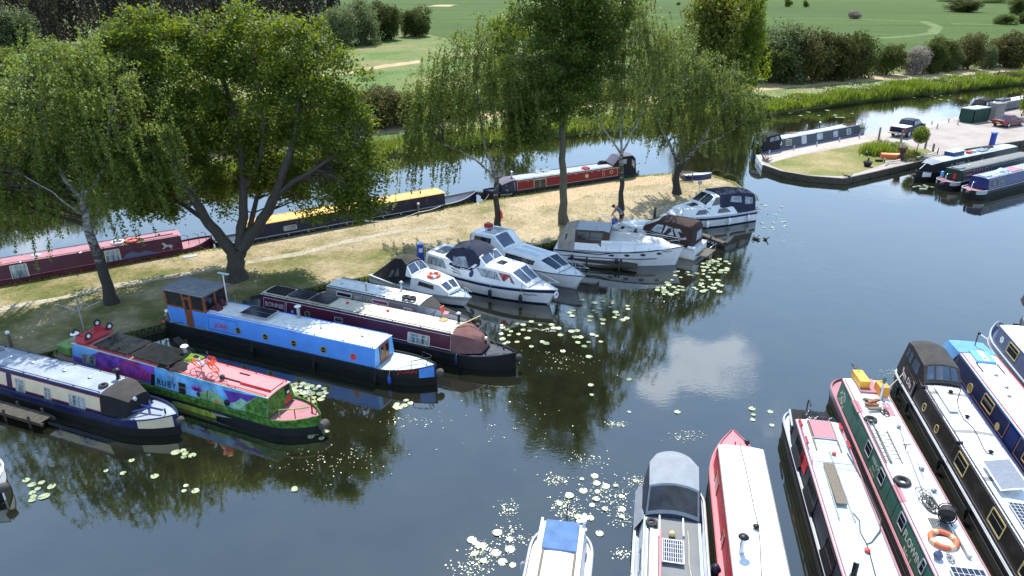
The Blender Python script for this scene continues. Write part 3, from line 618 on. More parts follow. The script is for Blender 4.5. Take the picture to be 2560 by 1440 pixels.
for a in (('dark', 1970, 17, 22, 22, 'left one of the two small dark shrubs far out in the field'), ('dark', 2015, 18, 16, 17, 'right one of the two small dark shrubs far out in the field'), ('blossom', 2134, 47, 34, 20, 'round white blossoming shrub alone in the field'), ('hedge', 2410, 30, 80, 30, 'wide low shrub clump far out in the field'),
          ('dark', 2515, 61, 52, 26, 'dark clipped thicket near the field edge'), ('hedge', 2548, 38, 50, 44, 'tall dark shrub at the far right of the field'), ('hedge', 2562, 60, 34, 28, 'small dark shrub beside the clipped thicket'), ('dark', 1695, 13, 12, 8, 'tiny dark shrub on the horizon side of the field'), ('dark', 2545, 10, 60, 12, 'low far thicket at the top right of the field'), ('dark', 2470, 7, 90, 10, 'long low hedge far away at the top right'), ('dark', 2390, 4, 90, 8, 'long low hedge far away, left of the top right one')):
    bush(a[0], *a[1:5], a[5], 'field_shrub', 'shrub', FG, rnd.randint(0, 1))
for a in (('yellow', 1775, 240, 190, 265, 'big sycamore in yellow green flower behind the drooping birch'), ('bright', 1848, 235, 110, 275, 'tall ivy covered tree at the left end of the far hedge'), ('bright', 1262, 255, 140, 215, 'bright green tree beyond the canal behind the second birch'), ('dark', 1400, 250, 150, 120, 'dark green tree beyond the canal behind the maple trunk'),
          ('grey', 1640, 225, 140, 90, 'grey green tree beyond the canal behind the slim birch')):
    bush(a[0], *a[1:5], a[5], 'tree', 'tree', 'large trees on the far bank', rnd.randint(0, 1))
SG = 'scrub bushes on the far canal bank'
for i, (k, a, b_, w_, h_, lb) in enumerate((('brown', 962, 318, 130, 95, 'brown twiggy scrub left of the second birch'), ('hedge', 1040, 306, 150, 75, 'olive scrub behind the second birch'), ('hedge', 905, 322, 110, 85, 'olive scrub at the right edge of the sycamore crown'), ('hedge', 1140, 290, 150, 70, 'low olive scrub behind the second birch trunk'),
        ('brown', 1340, 264, 120, 55, 'low brown scrub between birch and maple'), ('hedge', 1500, 248, 130, 50, 'low scrub behind the slim birch trunk'), ('dark', 800, 338, 170, 110, 'dark scrub seen through the sycamore crown on its right'), ('hedge', 660, 355, 190, 110, 'scrub seen through the middle of the sycamore crown'), ('dark', 520, 372, 190, 120, 'dark scrub seen through the left of the sycamore crown'),
        ('hedge', 380, 390, 190, 120, 'scrub between the left birch and the sycamore'), ('dark', 230, 410, 200, 130, 'dark scrub behind the left birch crown'), ('hedge', 80, 428, 220, 130, 'olive scrub at the left behind the birch strands'), ('dark', -60, 440, 220, 140, 'dark scrub at the left edge of the far bank'))):
    bush(k, a, b_, w_, h_, lb, 'scrub_bush', 'bush', SG, i)
for a in (('grey', 850, 118, 90, 100, 'silvery green round tree at the end of the wood'), ('grey', 905, 112, 100, 112, 'tall silvery green tree beside the meadow'), ('hedge', 965, 100, 90, 92, 'dark rounded tree at the field corner'), ('hedge', 1040, 92, 80, 72, 'low olive tree at the field corner'), ('grey', 30, 128, 130, 110, 'pale willow at the top left'), ('hedge', 130, 100, 80, 110, 'dark tree right of the pale willow at the top left'), ('grey', 290, 135, 110, 80, 'pale willow behind the left shoulder of the sycamore'), ('yellow', 0, 190, 120, 70, 'olive shrub below the pale willow'), ('grey', 150, 175, 130, 70, 'grey green shrub by the small clearing')):
    bush(a[0], *a[1:5], a[5], 'tree', 'tree', 'trees at the edge of the dark wood', rnd.randint(0, 1))
# the dark conifer wood reads as one mass
g = np.random.default_rng(91); CW = []
for i in range(80):
    px = -150 + 1000 * i / 79 + g.uniform(-8, 8); b0 = P(px, 112 + g.uniform(-26, 8) - .025 * px, ZB); h = g.uniform(11, 17)
    k = 620; u = g.uniform(0, 1, k) ** .8; r = (1 - u) * h * .16 + .5; a = g.uniform(0, 6.28, k)
    CW.append(np.stack([b0.x + np.cos(a) * r, b0.y + np.sin(a) * r, ZB + .4 + u * h], 1) + g.normal(0, .25, (k, 3)))
stuff(quads('woodland', leafquads(np.concatenate(CW), .95, g, up=-.1, aspect=.5, hang=.9), L_conif))
# reeds and rough grass along the far bank
def along(pts, n, g, d0, d1):
    seg = [(a, b, (b - a).length) for a, b in zip(pts, pts[1:])]; tot = sum(s[2] for s in seg); out = []
    cum = np.cumsum([s[2] for s in seg])
    for u in g.uniform(0, tot, n):
        i = int(np.searchsorted(cum, u)); a, b, l = seg[i]; k = 1 - (cum[i] - u) / l
        nn = Vector((-(b - a).y, (b - a).x, 0)).normalized(); out.append(a.lerp(b, k) + nn * g.uniform(d0, d1))
    return np.array([tuple(q) for q in out])
def blades(C, h0, h1, w, g):
    n = len(C); h = g.uniform(h0, h1, (n, 1)); a = g.uniform(0, 6.28, n); S = np.stack([np.cos(a), np.sin(a), 0 * a], 1) * w
    lean = g.normal(0, .22, (n, 3)) * h; lean[:, 2] = 0; up = np.array((0, 0, 1.)) * h
    return np.stack([C - S, C + S, C + S * .35 + up + lean, C - S * .35 + up + lean], 1)
g = np.random.default_rng(5)
rc = along(xy([(1880, 284), (2170, 246), (2372, 224), (2540, 205), (2600, 197)]), 20000, g, -.7, 5.5)
cl = .5 + .5 * np.sin(rc[:, 0] * .55 + 1.3 * np.sin(rc[:, 1] * .4)) * np.sin(rc[:, 0] * .21 + rc[:, 1] * .33)
def rblades(C, k, w, g): B = blades(C, .45, 1.25, w, g); B[:, 2:, 2] = C[:, None, 2] + (B[:, 2:, 2] - C[:, None, 2]) * k[:, None]; return B
bn = (np.sin(rc[:, 0] * .17 + 2) * np.sin(rc[:, 0] * .43 + rc[:, 1] * .2) > .62)
stuff(quads('reeds', rblades(rc[~bn], (.45 + 1.1 * cl)[~bn], .10, g), L_reed)); stuff(quads('dead_reeds', rblades(rc[bn], (.7 + .7 * cl)[bn], .08, g), L_brown))
rc = along(xy([(0, 508), (600, 442), (960, 387), (1460, 327), (1900, 281)]), 12000, g, -.4, 4.5)
stuff(quads('bank_grass', blades(rc, .4, 1.2, .10, g), L_birch))
cow = along(xy([(1880, 280), (2170, 243), (2372, 221), (2540, 202)]), 1500, g, .5, 6.5); cow[:, 2] += g.uniform(.6, 1.2, len(cow))
stuff(quads('cow_parsley', leafquads(cow, .16, g, up=2, aspect=.9), mat('cow parsley', (.62, .62, .5), .8)))
# rough grass along the timber edge of the spit
rc = along(sp[13:], 2600, g, .05, .7)
stuff(quads('edge_grass', blades(rc + np.array((0, 0, -.02)), .08, .28, .03, g), L_birch))
rc = along(sp[1:14], 2600, g, -.5, -.02) if False else along(sp[1:14][::-1], 2600, g, .0, .4)
stuff(quads('edge_grass', blades(rc + np.array((0, 0, -.02)), .06, .22, .03, g), L_reed))

g = np.random.default_rng(61); rc = along(xy([(-100, 770), (300, 690), (620, 640), (900, 590), (1200, 545), (1500, 490), (1720, 462), (1840, 470)]), 9000, g, -4.2, 4.2)
inside = []
spp = [(q.x, q.y) for q in sp]
def inpoly(x, y, poly):
    c = False; j = len(poly) - 1
    for i in range(len(poly)):
        if (poly[i][1] > y) != (poly[j][1] > y) and x < (poly[j][0] - poly[i][0]) * (y - poly[i][1]) / (poly[j][1] - poly[i][1]) + poly[i][0]: c = not c
        j = i
    return c
keep = np.array([inpoly(q[0], q[1], spp) for q in rc]); rc = rc[keep]; clump = np.sin(rc[:, 0] * 1.1 + 2 * np.sin(rc[:, 1] * .7)) + np.sin(rc[:, 1] * 1.7 + rc[:, 0] * .4)
gm_ = clump > .75; L_straw = leafmat('straw blade', (.20, .155, .07), (.36, .28, .15), trans=.3)
stuff(quads('dry_turf', blades(rc[~gm_] + np.array((0, 0, -.01)), .02, .07, .03, g), L_straw)); stuff(quads('green_turf', blades(rc[gm_] + np.array((0, 0, -.01)), .03, .10, .03, g), L_birch))
# ------------------------------------------------------------------ narrowboats
class Boat:
    """frame: x = 0 at the measured end of the cabin roof, +x outward past that end, -x along the cabin; q > 0 is the side seen from the camera"""
    def __init__(s, name, label, cat, near0, near1, zr=1.72, hw=.80, group='boats moored around the basin', org=None, ang=None, far=False):
        if near0 is not None:
            A, B = P(*near0, zr), P(*near1, zr); d = (A - B); d.z = 0; d.normalize()
            n = Vector((-d.y, d.x, 0)); sg = 1 if n.dot(Vector((A.x, A.y, 0))) < 0 else -1   # side of the hull that faces the camera
            if far: sg = -sg
            o = A - n * sg * hw; o.z = 0
        else:
            o = Vector(org); d = Vector((math.cos(ang), math.sin(ang), 0)); n = Vector((-d.y, d.x, 0)); sg = 1 if n.dot(Vector((o.x, o.y, 0))) < 0 else -1
        s.o, s.d, s.n, s.sg, s.hw, s.zr = o, d, n, sg, hw, zr; s.ang = math.atan2(d.y, d.x)
        s.t = thing(name, label, cat, o, s.ang, group); s.label = label; s.cols = {}
    def w(s, x, q, z): return s.o + s.d * x + s.n * (s.sg * q) + Vector((0, 0, z))
    def L(s, x, q, z): return (x, s.sg * q, z)
    def loc(s, p): r = p - s.o; return Vector((r.dot(s.d), r.dot(s.n) * s.sg, r.z))
    def px_roof(s, px, py, z=None): p = P(px, py, s.zr + .05 if z is None else z); return s.loc(p)
    def px_side(s, px, py):                     # where a photo pixel meets the sloping cabin side
        c = s.cab; _, zb, wb, zt, wt, cm = c.at(-1.0)
        a = s.w(0, wb, zb); b = s.w(0, wt, zt); nn = s.d.cross(b - a).normalized(); r = ray(px, py); o = Vector((0, 0, HC))
        k = (a - o).dot(nn) / r.dot(nn); q = s.loc(o + r * k); return q.x, (q.z - zb) / (zt - zb)
    def px_end(s, px, py, x): r = ray(px, py); o = Vector((0, 0, HC)); a = s.w(x, 0, 0); k = (a - o).dot(s.d) / r.dot(s.d); return s.loc(o + r * k)
    def part(s, nm, mb, mats, parent=None, **k): return mb.build(nm, mats, parent or s.t, **k)
    # -------- hull
    def hull(s, Lc, e0, e1, kind0='bow', low=bitumen, up=navy, deck=greyp, hwid=1.04, g=.78, tb=3.0, lift=.32, dk=.12, trim=None, low2=None, bowband=None):
        s.Lc, s.e0, s.e1, s.g = Lc, e0, e1, g; x0, x1 = -Lc - e1, e0; N = 46
        k0, k1 = kind0, ('stern' if kind0 == 'bow' else 'bow')
        def wid(x):
            w = 1
            for kind, dist in ((k0, x1 - x), (k1, x - x0)):
                if kind == 'bow': t_ = max(0, 1 - dist / tb); w = min(w, 1 - t_ ** 2.3)
                else: t_ = max(0, 1 - dist / 1.25); w = min(w, (max(0, 1 - t_ ** 2.6)) ** .5)
            return max(.035, w) * hwid
        def shr(x):
            z = g
            for kind, dist in ((k0, x1 - x), (k1, x - x0)):
                if kind == 'bow': z += lift * max(0, 1 - dist / (tb * 1.15)) ** 2
                else: z += .06 * max(0, 1 - dist / 1.6) ** 2
            return z
        s.wid, s.shr = wid, shr
        u = [i / N for i in range(N + 1)]; xs = sorted(set([x0 + .02 + (x1 - x0 - .04) * (.5 - .5 * math.cos(math.pi * k)) for k in u]))
        mb = MB(); secs = []
        for x in xs:
            w, z = wid(x), shr(x); rake = .12 if False else 0
            secs.append([(x, -w * .93, -.4), (x, -w * .985, .02), (x, -w, .40), (x, -w, .44), (x, -w, z), (x, -w + .05 * (w / hwid), z), (x, -(w - .05 * (w / hwid)), z - dk), (x, w - .05 * (w / hwid), z - dk), (x, w - .05 * (w / hwid), z), (x, w, z), (x, w, .44), (x, w, .40), (x, w * .985, .02), (x, w * .93, -.4)])
        mid = lambda i: (xs[i] + xs[i + 1]) / 2
        def fn(i, j):
            if j in (3, 9): return 1 if not (bowband and bowband[0] < mid(i) < bowband[1]) else 4
            if j in (4, 5, 7, 8): return 3
            if j == 6: return 2
            return 0
        mb.loft(secs, fn, capm=1)
        h = s.part('hull', mb, [low, up, deck, trim or up, bowband[2] if bowband else up], smooth=35)
        for zz in (.42, None):
            mb = MB()
            for sd in (-1, 1):
                mb.tube([(x, sd * (wid(x) + .012), (zz if zz else shr(x) - .03)) for x in xs], .025, 5)
            s.part('rubbing_strake', mb, low if zz else (trim or up), h)
        return s
    def cabin(s, sidem, roofm, endm=None, wb=.93, camber=.07, edge=None, sheer=0, grab=None, gb=None, x_ref=0):
        zt = s.zr - .02; g = s.g - .02
        st = [(-s.Lc, g, wb, zt, s.hw)] + [(-s.Lc * k, g, wb, zt, s.hw) for k in (.75, .5, .25)] + [(x_ref, g, wb, zt, s.hw)]
        s.cab = Block(st, camber); mb = MB(); s.cab.shell(mb, 0, 0, 1); s.part('cabin', mb, [sidem, endm or sidem])
        mb = MB(); n = 8; secs = []
        for x in (-s.Lc - .03, 0 + .03 + x_ref):
            up = [(x, s.hw * 1.03 * u, zt + .012 + camber * (1 - u * u)) for u in (-1, -.95, -.7, -.35, 0, .35, .7, .95, 1)]
            secs.append(up + [(x, q[1], q[2] - .03) for q in up[::-1]])
        mb.loft(secs, lambda i, j: 1 if (j in (0, n - 1) and edge is not None) or j == n or j == 2 * n + 1 else 0)
        s.part('roof', mb, [roofm, edge or roofm], smooth=30)
        for sd in (-1, 1):
            mb = MB(); mb.tube([(-s.Lc + .15, sd * (s.hw - .06), zt + .085), (-.15 + x_ref, sd * (s.hw - .06), zt + .085)], .02, 6)
            k = max(2, int(s.Lc / 1.6))
            for i in range(k + 1): x = -s.Lc + .15 + (s.Lc - .3) * i / k; mb.box((x, sd * (s.hw - .06), zt + .045), (.05, .03, .08))
            s.part('handrail', mb, grab or edge or roofm)
        return s
    def pside(s, pts, off): return [tuple(s.cab.side(x, t_, s.sg, off)) for x, t_ in pts]
    def pane(s, pts, fm, gm, fw=.05, bar=None, name='window', th=.022, base=None, bars=()):
        f = s.pside; inn = inset(pts, fw); mb = MB()
        mb.ring(f(pts, .003), f(pts, th)); mb.ring(f(pts, th), f(inn, th)); mb.ring(f(inn, th), f(inn, .004))
        xs = [p[0] for p in inn]; ts = [p[1] for p in inn]
        for b in bars:
            if b[0] == 'h': q = min(ts) + (max(ts) - min(ts)) * b[1]; mb.poly(f([(min(xs), q - .014), (max(xs), q - .014), (max(xs), q + .014), (min(xs), q + .014)], th * .9))
            else: q = min(xs) + (max(xs) - min(xs)) * b[1]; mb.poly(f([(q - .014, min(ts)), (q + .014, min(ts)), (q + .014, max(ts)), (q - .014, max(ts))], th * .9))
        w = s.part(name, mb, fm); mb = MB(); mb.poly(f(inn, .007)); s.part('pane', mb, gm, w); return w
    def win(s, a, b, fm=silver, gm=glass, r=.06, fw=.045, bars=(('h', .68),)):
        x0, t0 = s.px_side(*a); x1, t1 = s.px_side(*b)
        return s.pane(rrect(min(x0, x1), max(x0, x1), min(t0, t1), max(t0, t1), r), fm, gm, fw, bars=bars)
    def winx(s, x0, x1, t0=.36, t1=.82, fm=silver, gm=glass, r=.06, fw=.045, bars=(('h', .68),)): return s.pane(rrect(x0, x1, t0, t1, r), fm, gm, fw, bars=bars)
    def port(s, p, r=.19, fm=brass, gm=glass, px=True, bars=(('h', .5),)):
        x, t_ = s.px_side(*p) if px else p
        return s.pane(circ(x, t_, r), fm, gm, .05, name='porthole', bars=bars)
    def patch(s, nm, polys, m, off=.003, parent=None):
        mb = MB()
        for pg in polys: mb.poly(s.pside(pg, off))
        return s.part(nm, mb, m, parent)
    def panel(s, x0, x1, t0, t1, m, border=None, bw=.03, nm='side_panel'):
        o_ = s.patch(nm, [[(x0, t0), (x1, t0), (x1, t1), (x0, t1)]], m, .0025)
        if border: s.line(x0, x1, t0, t1, border, bw, o_)
        return o_
    def line(s, x0, x1, t0, t1, m, bw=.025, parent=None, off=.0045):
        out = [(x0, t0), (x1, t0), (x1, t1), (x0, t1)]; inn = [(x0 + bw, t0 + bw), (x1 - bw, t0 + bw), (x1 - bw, t1 - bw), (x0 + bw, t1 - bw)]
        mb = MB(); mb.ring(s.pside(out, off), s.pside(inn, off)); return s.part('coach_line', mb, m, parent)
    def text(s, txt, x, t_, size, m, bold=.01, arc=None, sx=1.0, off=.006):
        v, f = text_mesh(txt, bold); rd = -1 if s.sg > 0 else 1; mb = MB(); pts = []
        for a, b in v: pts.append(s.cab.side(x + rd * a * size * sx, t_ + b * size / (s.cab.at(x)[3] - s.cab.at(x)[1]), s.sg, off))
        mb.add(pts, f); return s.part('lettering', mb, m)
    # -------- roof gear (fixed parts)
    def zroof(s, q): return s.zr - .005 + .07 * (1 - min(1, (q / s.hw) ** 2))
    def vent(s, p, m=brass, px=True, r=.09, h=.1):
        x, q = (s.px_roof(*p)[:2] if px else p); z = s.zroof(q) - .01
        mb = MB(); mb.lathe([(r * .5, 0), (r * .45, h * .5), (r, h * .55), (r * .95, h * .8), (r * .5, h), (.01, h * 1.04)], s.L(x, q, z), 12); return s.part('roof_vent', mb, m, smooth=50)
    def chimney(s, p, h=.55, r=.075, m=black, capm=silver, px=True, cap=True):
        x, q = (s.px_roof(*p)[:2] if px else p); z = s.zroof(q) - .02; mb = MB()
        mb.lathe([(r * 1.35, 0), (r * 1.3, .05), (r, .06), (r, h), (r * .8, h), (r * .8, h - .05)], s.L(x, q, z), 14); c = s.part('chimney', mb, m, smooth=40)
        if cap: mb = MB(); mb.lathe([(r * 1.1, h + .03), (r * 2.1, h + .07), (r * 1.6, h + .12), (.01, h + .15)], s.L(x, q, z), 14, capm=0); mb.tube([s.L(x, q, z + h - .02), s.L(x, q, z + h + .06)], r * .5, 6); s.part('chimney_cap', mb, capm, c, smooth=50)
        return c
    def rbox(s, nm, x0, x1, q0, q1, z0, z1, m, bevel=.01, **k):
        mb = MB(); zb = s.zroof(max(abs(q0), abs(q1))); mb.box(s.L((x0 + x1) / 2, (q0 + q1) / 2, zb + (z0 + z1) / 2), (abs(x1 - x0), abs(q1 - q0), z1 - z0)); return s.part(nm, mb, m, bevel=bevel, **k)
    def solar(s, x0, x1, q0, q1, h=.06, frame=silver, cellm=cells, lines=(4, 6), linem=silver, tilt=0):
        z = s.zroof(min(abs(q0), abs(q1)) if q0 * q1 > 0 else 0) + h; mb = MB(); mb.box(s.L((x0 + x1) / 2, (q0 + q1) / 2, z), (x1 - x0, q1 - q0, .035)); f = s.part('solar_panel', mb, frame)
        mb = MB(); mb.poly([s.L(*c, z + .02) for c in ((x0 + .03, q0 + .03), (x1 - .03, q0 + .03), (x1 - .03, q1 - .03), (x0 + .03, q1 - .03))]); s.part('solar_cells', mb, cellm, f)
        if lines:
            mb = MB()
            for i in range(1, lines[0]): q = q0 + (q1 - q0) * i / lines[0]; mb.box(s.L((x0 + x1) / 2, q, z + .0225), (x1 - x0 - .08, .012, .003))
            for i in range(1, lines[1]): x = x0 + (x1 - x0) * i / lines[1]; mb.box(s.L(x, (q0 + q1) / 2, z + .0245), (.012, q1 - q0 - .08, .003))
            s.part('cell_grid', mb, linem, f)
        mb = MB()
        for x in (x0 + .15, x1 - .15):
            for q in (q0 + .1, q1 - .1): mb.box(s.L(x, q, z - h / 2 - .03), (.05, .05, h + .06))
        s.part('panel_bracket', mb, steelgrey, f); return f
    def hatch(s, x0, x1, m, w=.42, rails=oldwood, rl=.8, sd=-1):
        s.rbox('sliding_hatch', x0, x1, -w, w, -.02, .1, m)
        for q in (-w - .04, w + .04): mb = MB(); mb.box(s.L((x0 + x1) / 2 + sd * rl / 2, q, s.zroof(q) + .02), (abs(x1 - x0) + rl, .05, .06)); s.part('hatch_runner', mb, rails)
    def canopy(s, st, m, wins=(), gm=clearpvc, camber=.09, nm='canopy', topm=None, n=8, endwins=(), topwins=(), wn='canopy_window', sharp=38, endm=None):
        """fabric shell; wins on its near side as (x, t) polygons, endwins as (station, [(u, t)])"""
        b = Block(st, camber, n); mb = MB(); b.shell(mb, 0, 1, 2); c = s.part(nm, mb, [m, topm or m, endm or m], smooth=sharp)
        wl = lambda w: w if isinstance(w[1], bpy.types.Material) else (w, gm)
        for w in wins:
            pg, mm = wl(w)
            for sd in (-1, 1): mb = MB(); mb.poly([tuple(b.side(x, t_, sd, .012)) for x, t_ in pg]); s.part(wn, mb, mm, c)
        for i, pg in endwins: mb = MB(); mb.poly([tuple(b.end(i, u, t_, .012)) for u, t_ in pg]); s.part(wn, mb, gm, c)
        for w in topwins:
            pg, mm = wl(w); mb = MB(); xs = [p[0] for p in pg]; us = [p[1] for p in pg]; K = 4; V = []
            if len(pg) == 4:
                for k in range(K + 1): V += [b.top(pg[0][0] + (pg[1][0] - pg[0][0]) * k / K, pg[0][1] + (pg[1][1] - pg[0][1]) * k / K, .014), b.top(pg[3][0] + (pg[2][0] - pg[3][0]) * k / K, pg[3][1] + (pg[2][1] - pg[3][1]) * k / K, .014)]
                mb.add(V, [(2 * k, 2 * k + 1, 2 * k + 3, 2 * k + 2) for k in range(K)])
            else: mb.poly([tuple(b.top(x, u, .014)) for x, u in pg])
            s.part(wn, mb, mm, c)
        b.obj = c; return b
    def fender(s, x, m=navydk, z=.3, side=1, h=.5, r=.1, ropem=rope, top=None):
        q = (s.wid(x) + r + .02) * side; mb = MB(); mb.lathe([(.01, z - h / 2), (r * .7, z - h / 2 + .05), (r, z - h * .25), (r, z + h * .25), (r * .6, z + h / 2 - .04), (.02, z + h / 2)], s.L(x, q, 0), 12); f = s.part('fender', mb, m, smooth=50)
        mb = MB(); mb.tube([s.L(x, q, z + h / 2), s.L(x, q - .1 * side, (top or s.shr(x)) + .02)], .012, 4); s.part('fender_rope', mb, ropem, f); return f
    def button(s, x, m=ropedk, r=.2, z=.55):
        mb = MB(); mb.lathe([(.02, -r), (r * .8, -r * .8), (r, 0), (r * .8, r * .8), (.02, r)], (x, 0, z), 12, axis='y'); return s.part('bow_fender', mb, m, smooth=60)
    def tube(s, nm, pts, r, m, parent=None, n=6): mb = MB(); mb.tube([s.L(*p) for p in pts], r, n); return s.part(nm, mb, m, parent, smooth=60)
    def doors(s, x, m=wood, w=.42, t1=.94, sgx=1):
        zb = s.g - .05; z1 = zb + (s.zr - zb) * t1; mb = MB()
        for q in (-w / 2 - .01, w / 2 + .01): mb.box((x + sgx * .02, q, (zb + z1) / 2), (.05, w, z1 - zb))
        d = s.part('door', mb, m, bevel=.01); mb = MB()
        for q in (-w / 2 - .01, w / 2 + .01): mb.box((x + sgx * .048, q, zb + (z1 - zb) * .66), (.012, w * .55, (z1 - zb) * .42))
        s.part('pane', mb, glass, d); return d
    def tiller(s, x, m=black, h=.75, reach=1.0, sgx=-1):
        mb = MB(); mb.tube([(x, 0, s.g - .1), (x, 0, s.g + h), (x + sgx * .12, 0, s.g + h + .12), (x + sgx * .5, 0, s.g + h + .1), (x + sgx * reach, 0, s.g + h + .05)], .03, 7); return s.part('tiller', mb, m, smooth=50)
    def coil(s, p, R_=.22, m=rope, px=True, z=None, n=3):
        x, q = (s.px_roof(*p)[:2] if px else p); mb = MB(); z0 = s.zroof(q) if z is None else z
        pts = []
        for i in range(24 * n): a = 2 * math.pi * i / 24; r = R_ * (.55 + .45 * i / (24 * n)); pts.append(s.L(x + r * math.cos(a), q + r * math.sin(a), z0 + .03 + .012 * math.sin(a * 1.7 + i)))
        mb.tube(pts, .014, 5); o = mb.build('rope_coil', m); return o
def lifebuoy(loc, label, m=orange, band=white, R_=.29, r=.075, tilt=None, group=None):
    mb = MB(); mb.torus((0, 0, 0), R_, r, 28, 8, 0, tilt, 1); t = mb.build('lifebuoy', [m, band], smooth=60, loc=loc); return tag(t, label, 'lifebuoy', group)
def tyre(loc, label, R_=.24, r=.085, tilt=None, group=None):
    mb = MB(); mb.torus((0, 0, 0), R_, r, 24, 8, 0, tilt); mb.torus((0, 0, .0), R_ * .72, r * .45, 20, 6, 0, tilt); return tag(mb.build('tyre', rubber, smooth=60, loc=loc), label, 'tyre', group)
def bicycle(loc, rz, label, fm, wm_, basket=None, lean=0, flat=False):
    t = thing('bicycle', label, 'bicycle', loc, rz); R_ = .33
    if flat: t.rotation_euler = (R(84), 0, rz)
    else: t.rotation_euler = (R(lean), 0, rz)
    for x in (-.52, .52):
        mb = MB(); mb.torus((x, 0, R_), R_ - .03, .028, 28, 6, 0, Matrix.Rotation(R(90), 3, 'X')); w = mb.build('wheel', wm_, t, smooth=60)
        mb = MB()
        for k in range(5): a = 2 * math.pi * k / 5; mb.tube([(x, 0, R_), (x + (R_ - .04) * math.cos(a), 0, R_ + (R_ - .04) * math.sin(a))], .018, 4)
        mb.build('spokes', wm_, w)
    mb = MB()
    for a, b, r in (((-.52, 0, R_), (-.12, 0, .3), .045), ((-.12, 0, .3), (-.22, 0, .82), .05), ((-.12, 0, .3), (.36, 0, .72), .07), ((.38, 0, .9), (.52, 0, R_), .045), ((-.2, 0, .62), (-.52, 0, R_), .02)): mb.tube([a, b], r, 6)
    mb.build('frame', fm, t); mb = MB(); mb.box((-.24, 0, .86), (.26, .16, .06)); mb.build('saddle', black, t, bevel=.02)
    mb = MB(); mb.tube([(.38, 0, .86), (.36, 0, 1.0)], .02, 6); mb.tube([(.22, -.3, 1.02), (.36, -.2, 1.03), (.38, 0, 1.0), (.36, .2, 1.03), (.22, .3, 1.02)], .016, 6); mb.build('handlebar', black, t)
    if basket:
        mb = MB()
        for zz in (.7, .8, .9, .96): mb.tube([(.46, -.16, zz), (.78, -.16, zz), (.78, .16, zz), (.46, .16, zz)], .014, 4, closed=True)
        for x_, y_ in ((.46, -.16), (.78, -.16), (.78, .16), (.46, .16), (.62, .16), (.62, -.16), (.78, 0)): mb.tube([(x_, y_, .68), (x_, y_, .97)], .014, 4)
        mb.box((.62, 0, .69), (.32, .32, .02)); mb.build('basket', basket, t)
    mb = MB(); mb.box((-.12, .09, .3), (.18, .02, .03)); mb.box((-.12, -.09, .3), (.18, .02, .03)); mb.tube([(-.12, -.1, .3), (-.12, .1, .3)], .02, 5); mb.build('pedals', black, t)
    return t
# ================================================================== boats along the tree lined bank (basin side)
GB = 'boats moored bow out along the tree lined bank'
# --- cream and blue boat at the left edge
b = Boat('narrowboat', 'navy narrowboat with cream side panels and a black bow cover, at the left edge', 'narrowboat', (252, 986), (0, 919), hw=.78, group=GB)
b.hull(11.5, 3.5, 2, 'bow', bitumen, navy, roofblue, bowband=(2.0, 3.3, cream)).cabin(navy, roofblue, navy, edge=navy)
for a, c in (((247, 950), (27, 936)), ((17, 936), (-130, 900)), ((-140, 890), (-300, 850))):
    x1 = b.px_side(*a)[0]; x0 = b.px_side(*c)[0]; b.panel(x0, x1 - .05, .1, .84, cream, redbrt)
for w in (((37, 944), (64.5, 984)), ((109, 966), (130, 1003)), ((171, 983), (215, 1025))): b.win(*w, silver, curtain)
for v in ((28, 894), (83, 908), (162, 928), (225, 945)): b.vent(v, silver)
b.chimney((296, 946), .42, .08, black, black)
b.canopy([(-.06, .72, .95, 1.72, .80), (.5, .74, .93, 1.70, .74), (1.25, .8, .80, 1.42, .5)], canvasblk, camber=.1, topm=canvaschar, nm='bow_cover')
b.tube('bow_prop', [(1.35, 0, 1.0), (2.6, 0, 1.05)], .05, blue); b.tube('bow_prop', [(1.3, -.5, .95), (1.9, 0, 1.0)], .05, blue); b.tube('bow_prop', [(1.3, .5, .95), (1.9, 0, 1.0)], .05, blue)
b.tube('tee_stud', [(2.75, 0, .9), (2.75, 0, 1.15)], .04, black); mb = MB(); mb.lathe([(.02, 0), (.09, .02), (.09, .1), (.02, .12)], b.L(1.32, .25, 1.5), 12, axis='x'); b.part('headlamp', mb, silver)
b.button(3.55, r=.17, z=.75); b.rbox('roof_box', *[b.px_roof(10, 862)[0] + k for k in (-.5, .5)], -.5, -.1, 0, .06, roofgrey)
q = b.px_roof(259, 966); tyre(b.w(q.x, q.y, b.zr + .1), 'small black tyre on the grey blue roof of the cream panelled boat', .15, .07)
bc = b
# --- mural boat
b = Boat('narrowboat', 'mural painted narrowboat with a pink red roof, landscape sides and a green bow', 'narrowboat', (669, 994.5), (181, 858), hw=.74, group=GB)
grass = paint('mural grass', (.055, .15, .02), .5, var=.75, scale=5, dirt=((.02, .05, .02), .9))
b.hull(12.6, 2.2, 1.9, 'bow', black, grass, rose, trim=grass, lift=.2, tb=2.4).cabin(bluelt, crimson, grass, edge=paint('pale mural edge', (.45, .62, .55), .5), grab=redbrt)
def mural(pp): return [b.px_side(*p_) for p_ in pp]
sky1 = paint('mural sky', (.10, .33, .62), .5, var=.5, scale=1.6, dirt=((.5, .55, .6), .7)); vio = paint('mural violet', (.16, .055, .36), .5, var=.6, scale=2, dirt=((.3, .1, .4), .6)); vio2 = paint('mural purple', (.10, .03, .28), .5, var=.4)
lime = paint('mural lime', (.26, .36, .05), .5, var=.5, scale=3); hill = paint('mural hill', (.16, .30, .16), .5, var=.5, scale=5); sun_ = paint('mural sunset', (.60, .26, .03), .5, var=.4, scale=4); lil = paint('mural lilac', (.25, .15, .35), .5, var=.5, scale=4); mag = paint('mural flower', (.26, .03, .30), .5, var=.4)
dkg = paint('mural stems', (.02, .06, .015), .5)
C1 = lambda x, y: (x * .336, 640 + y * .336)
C2 = lambda x, y: (430 + x * .15972, 880 + y * .15972)
x_a = b.px_side(*C1(1150, 850))[0]
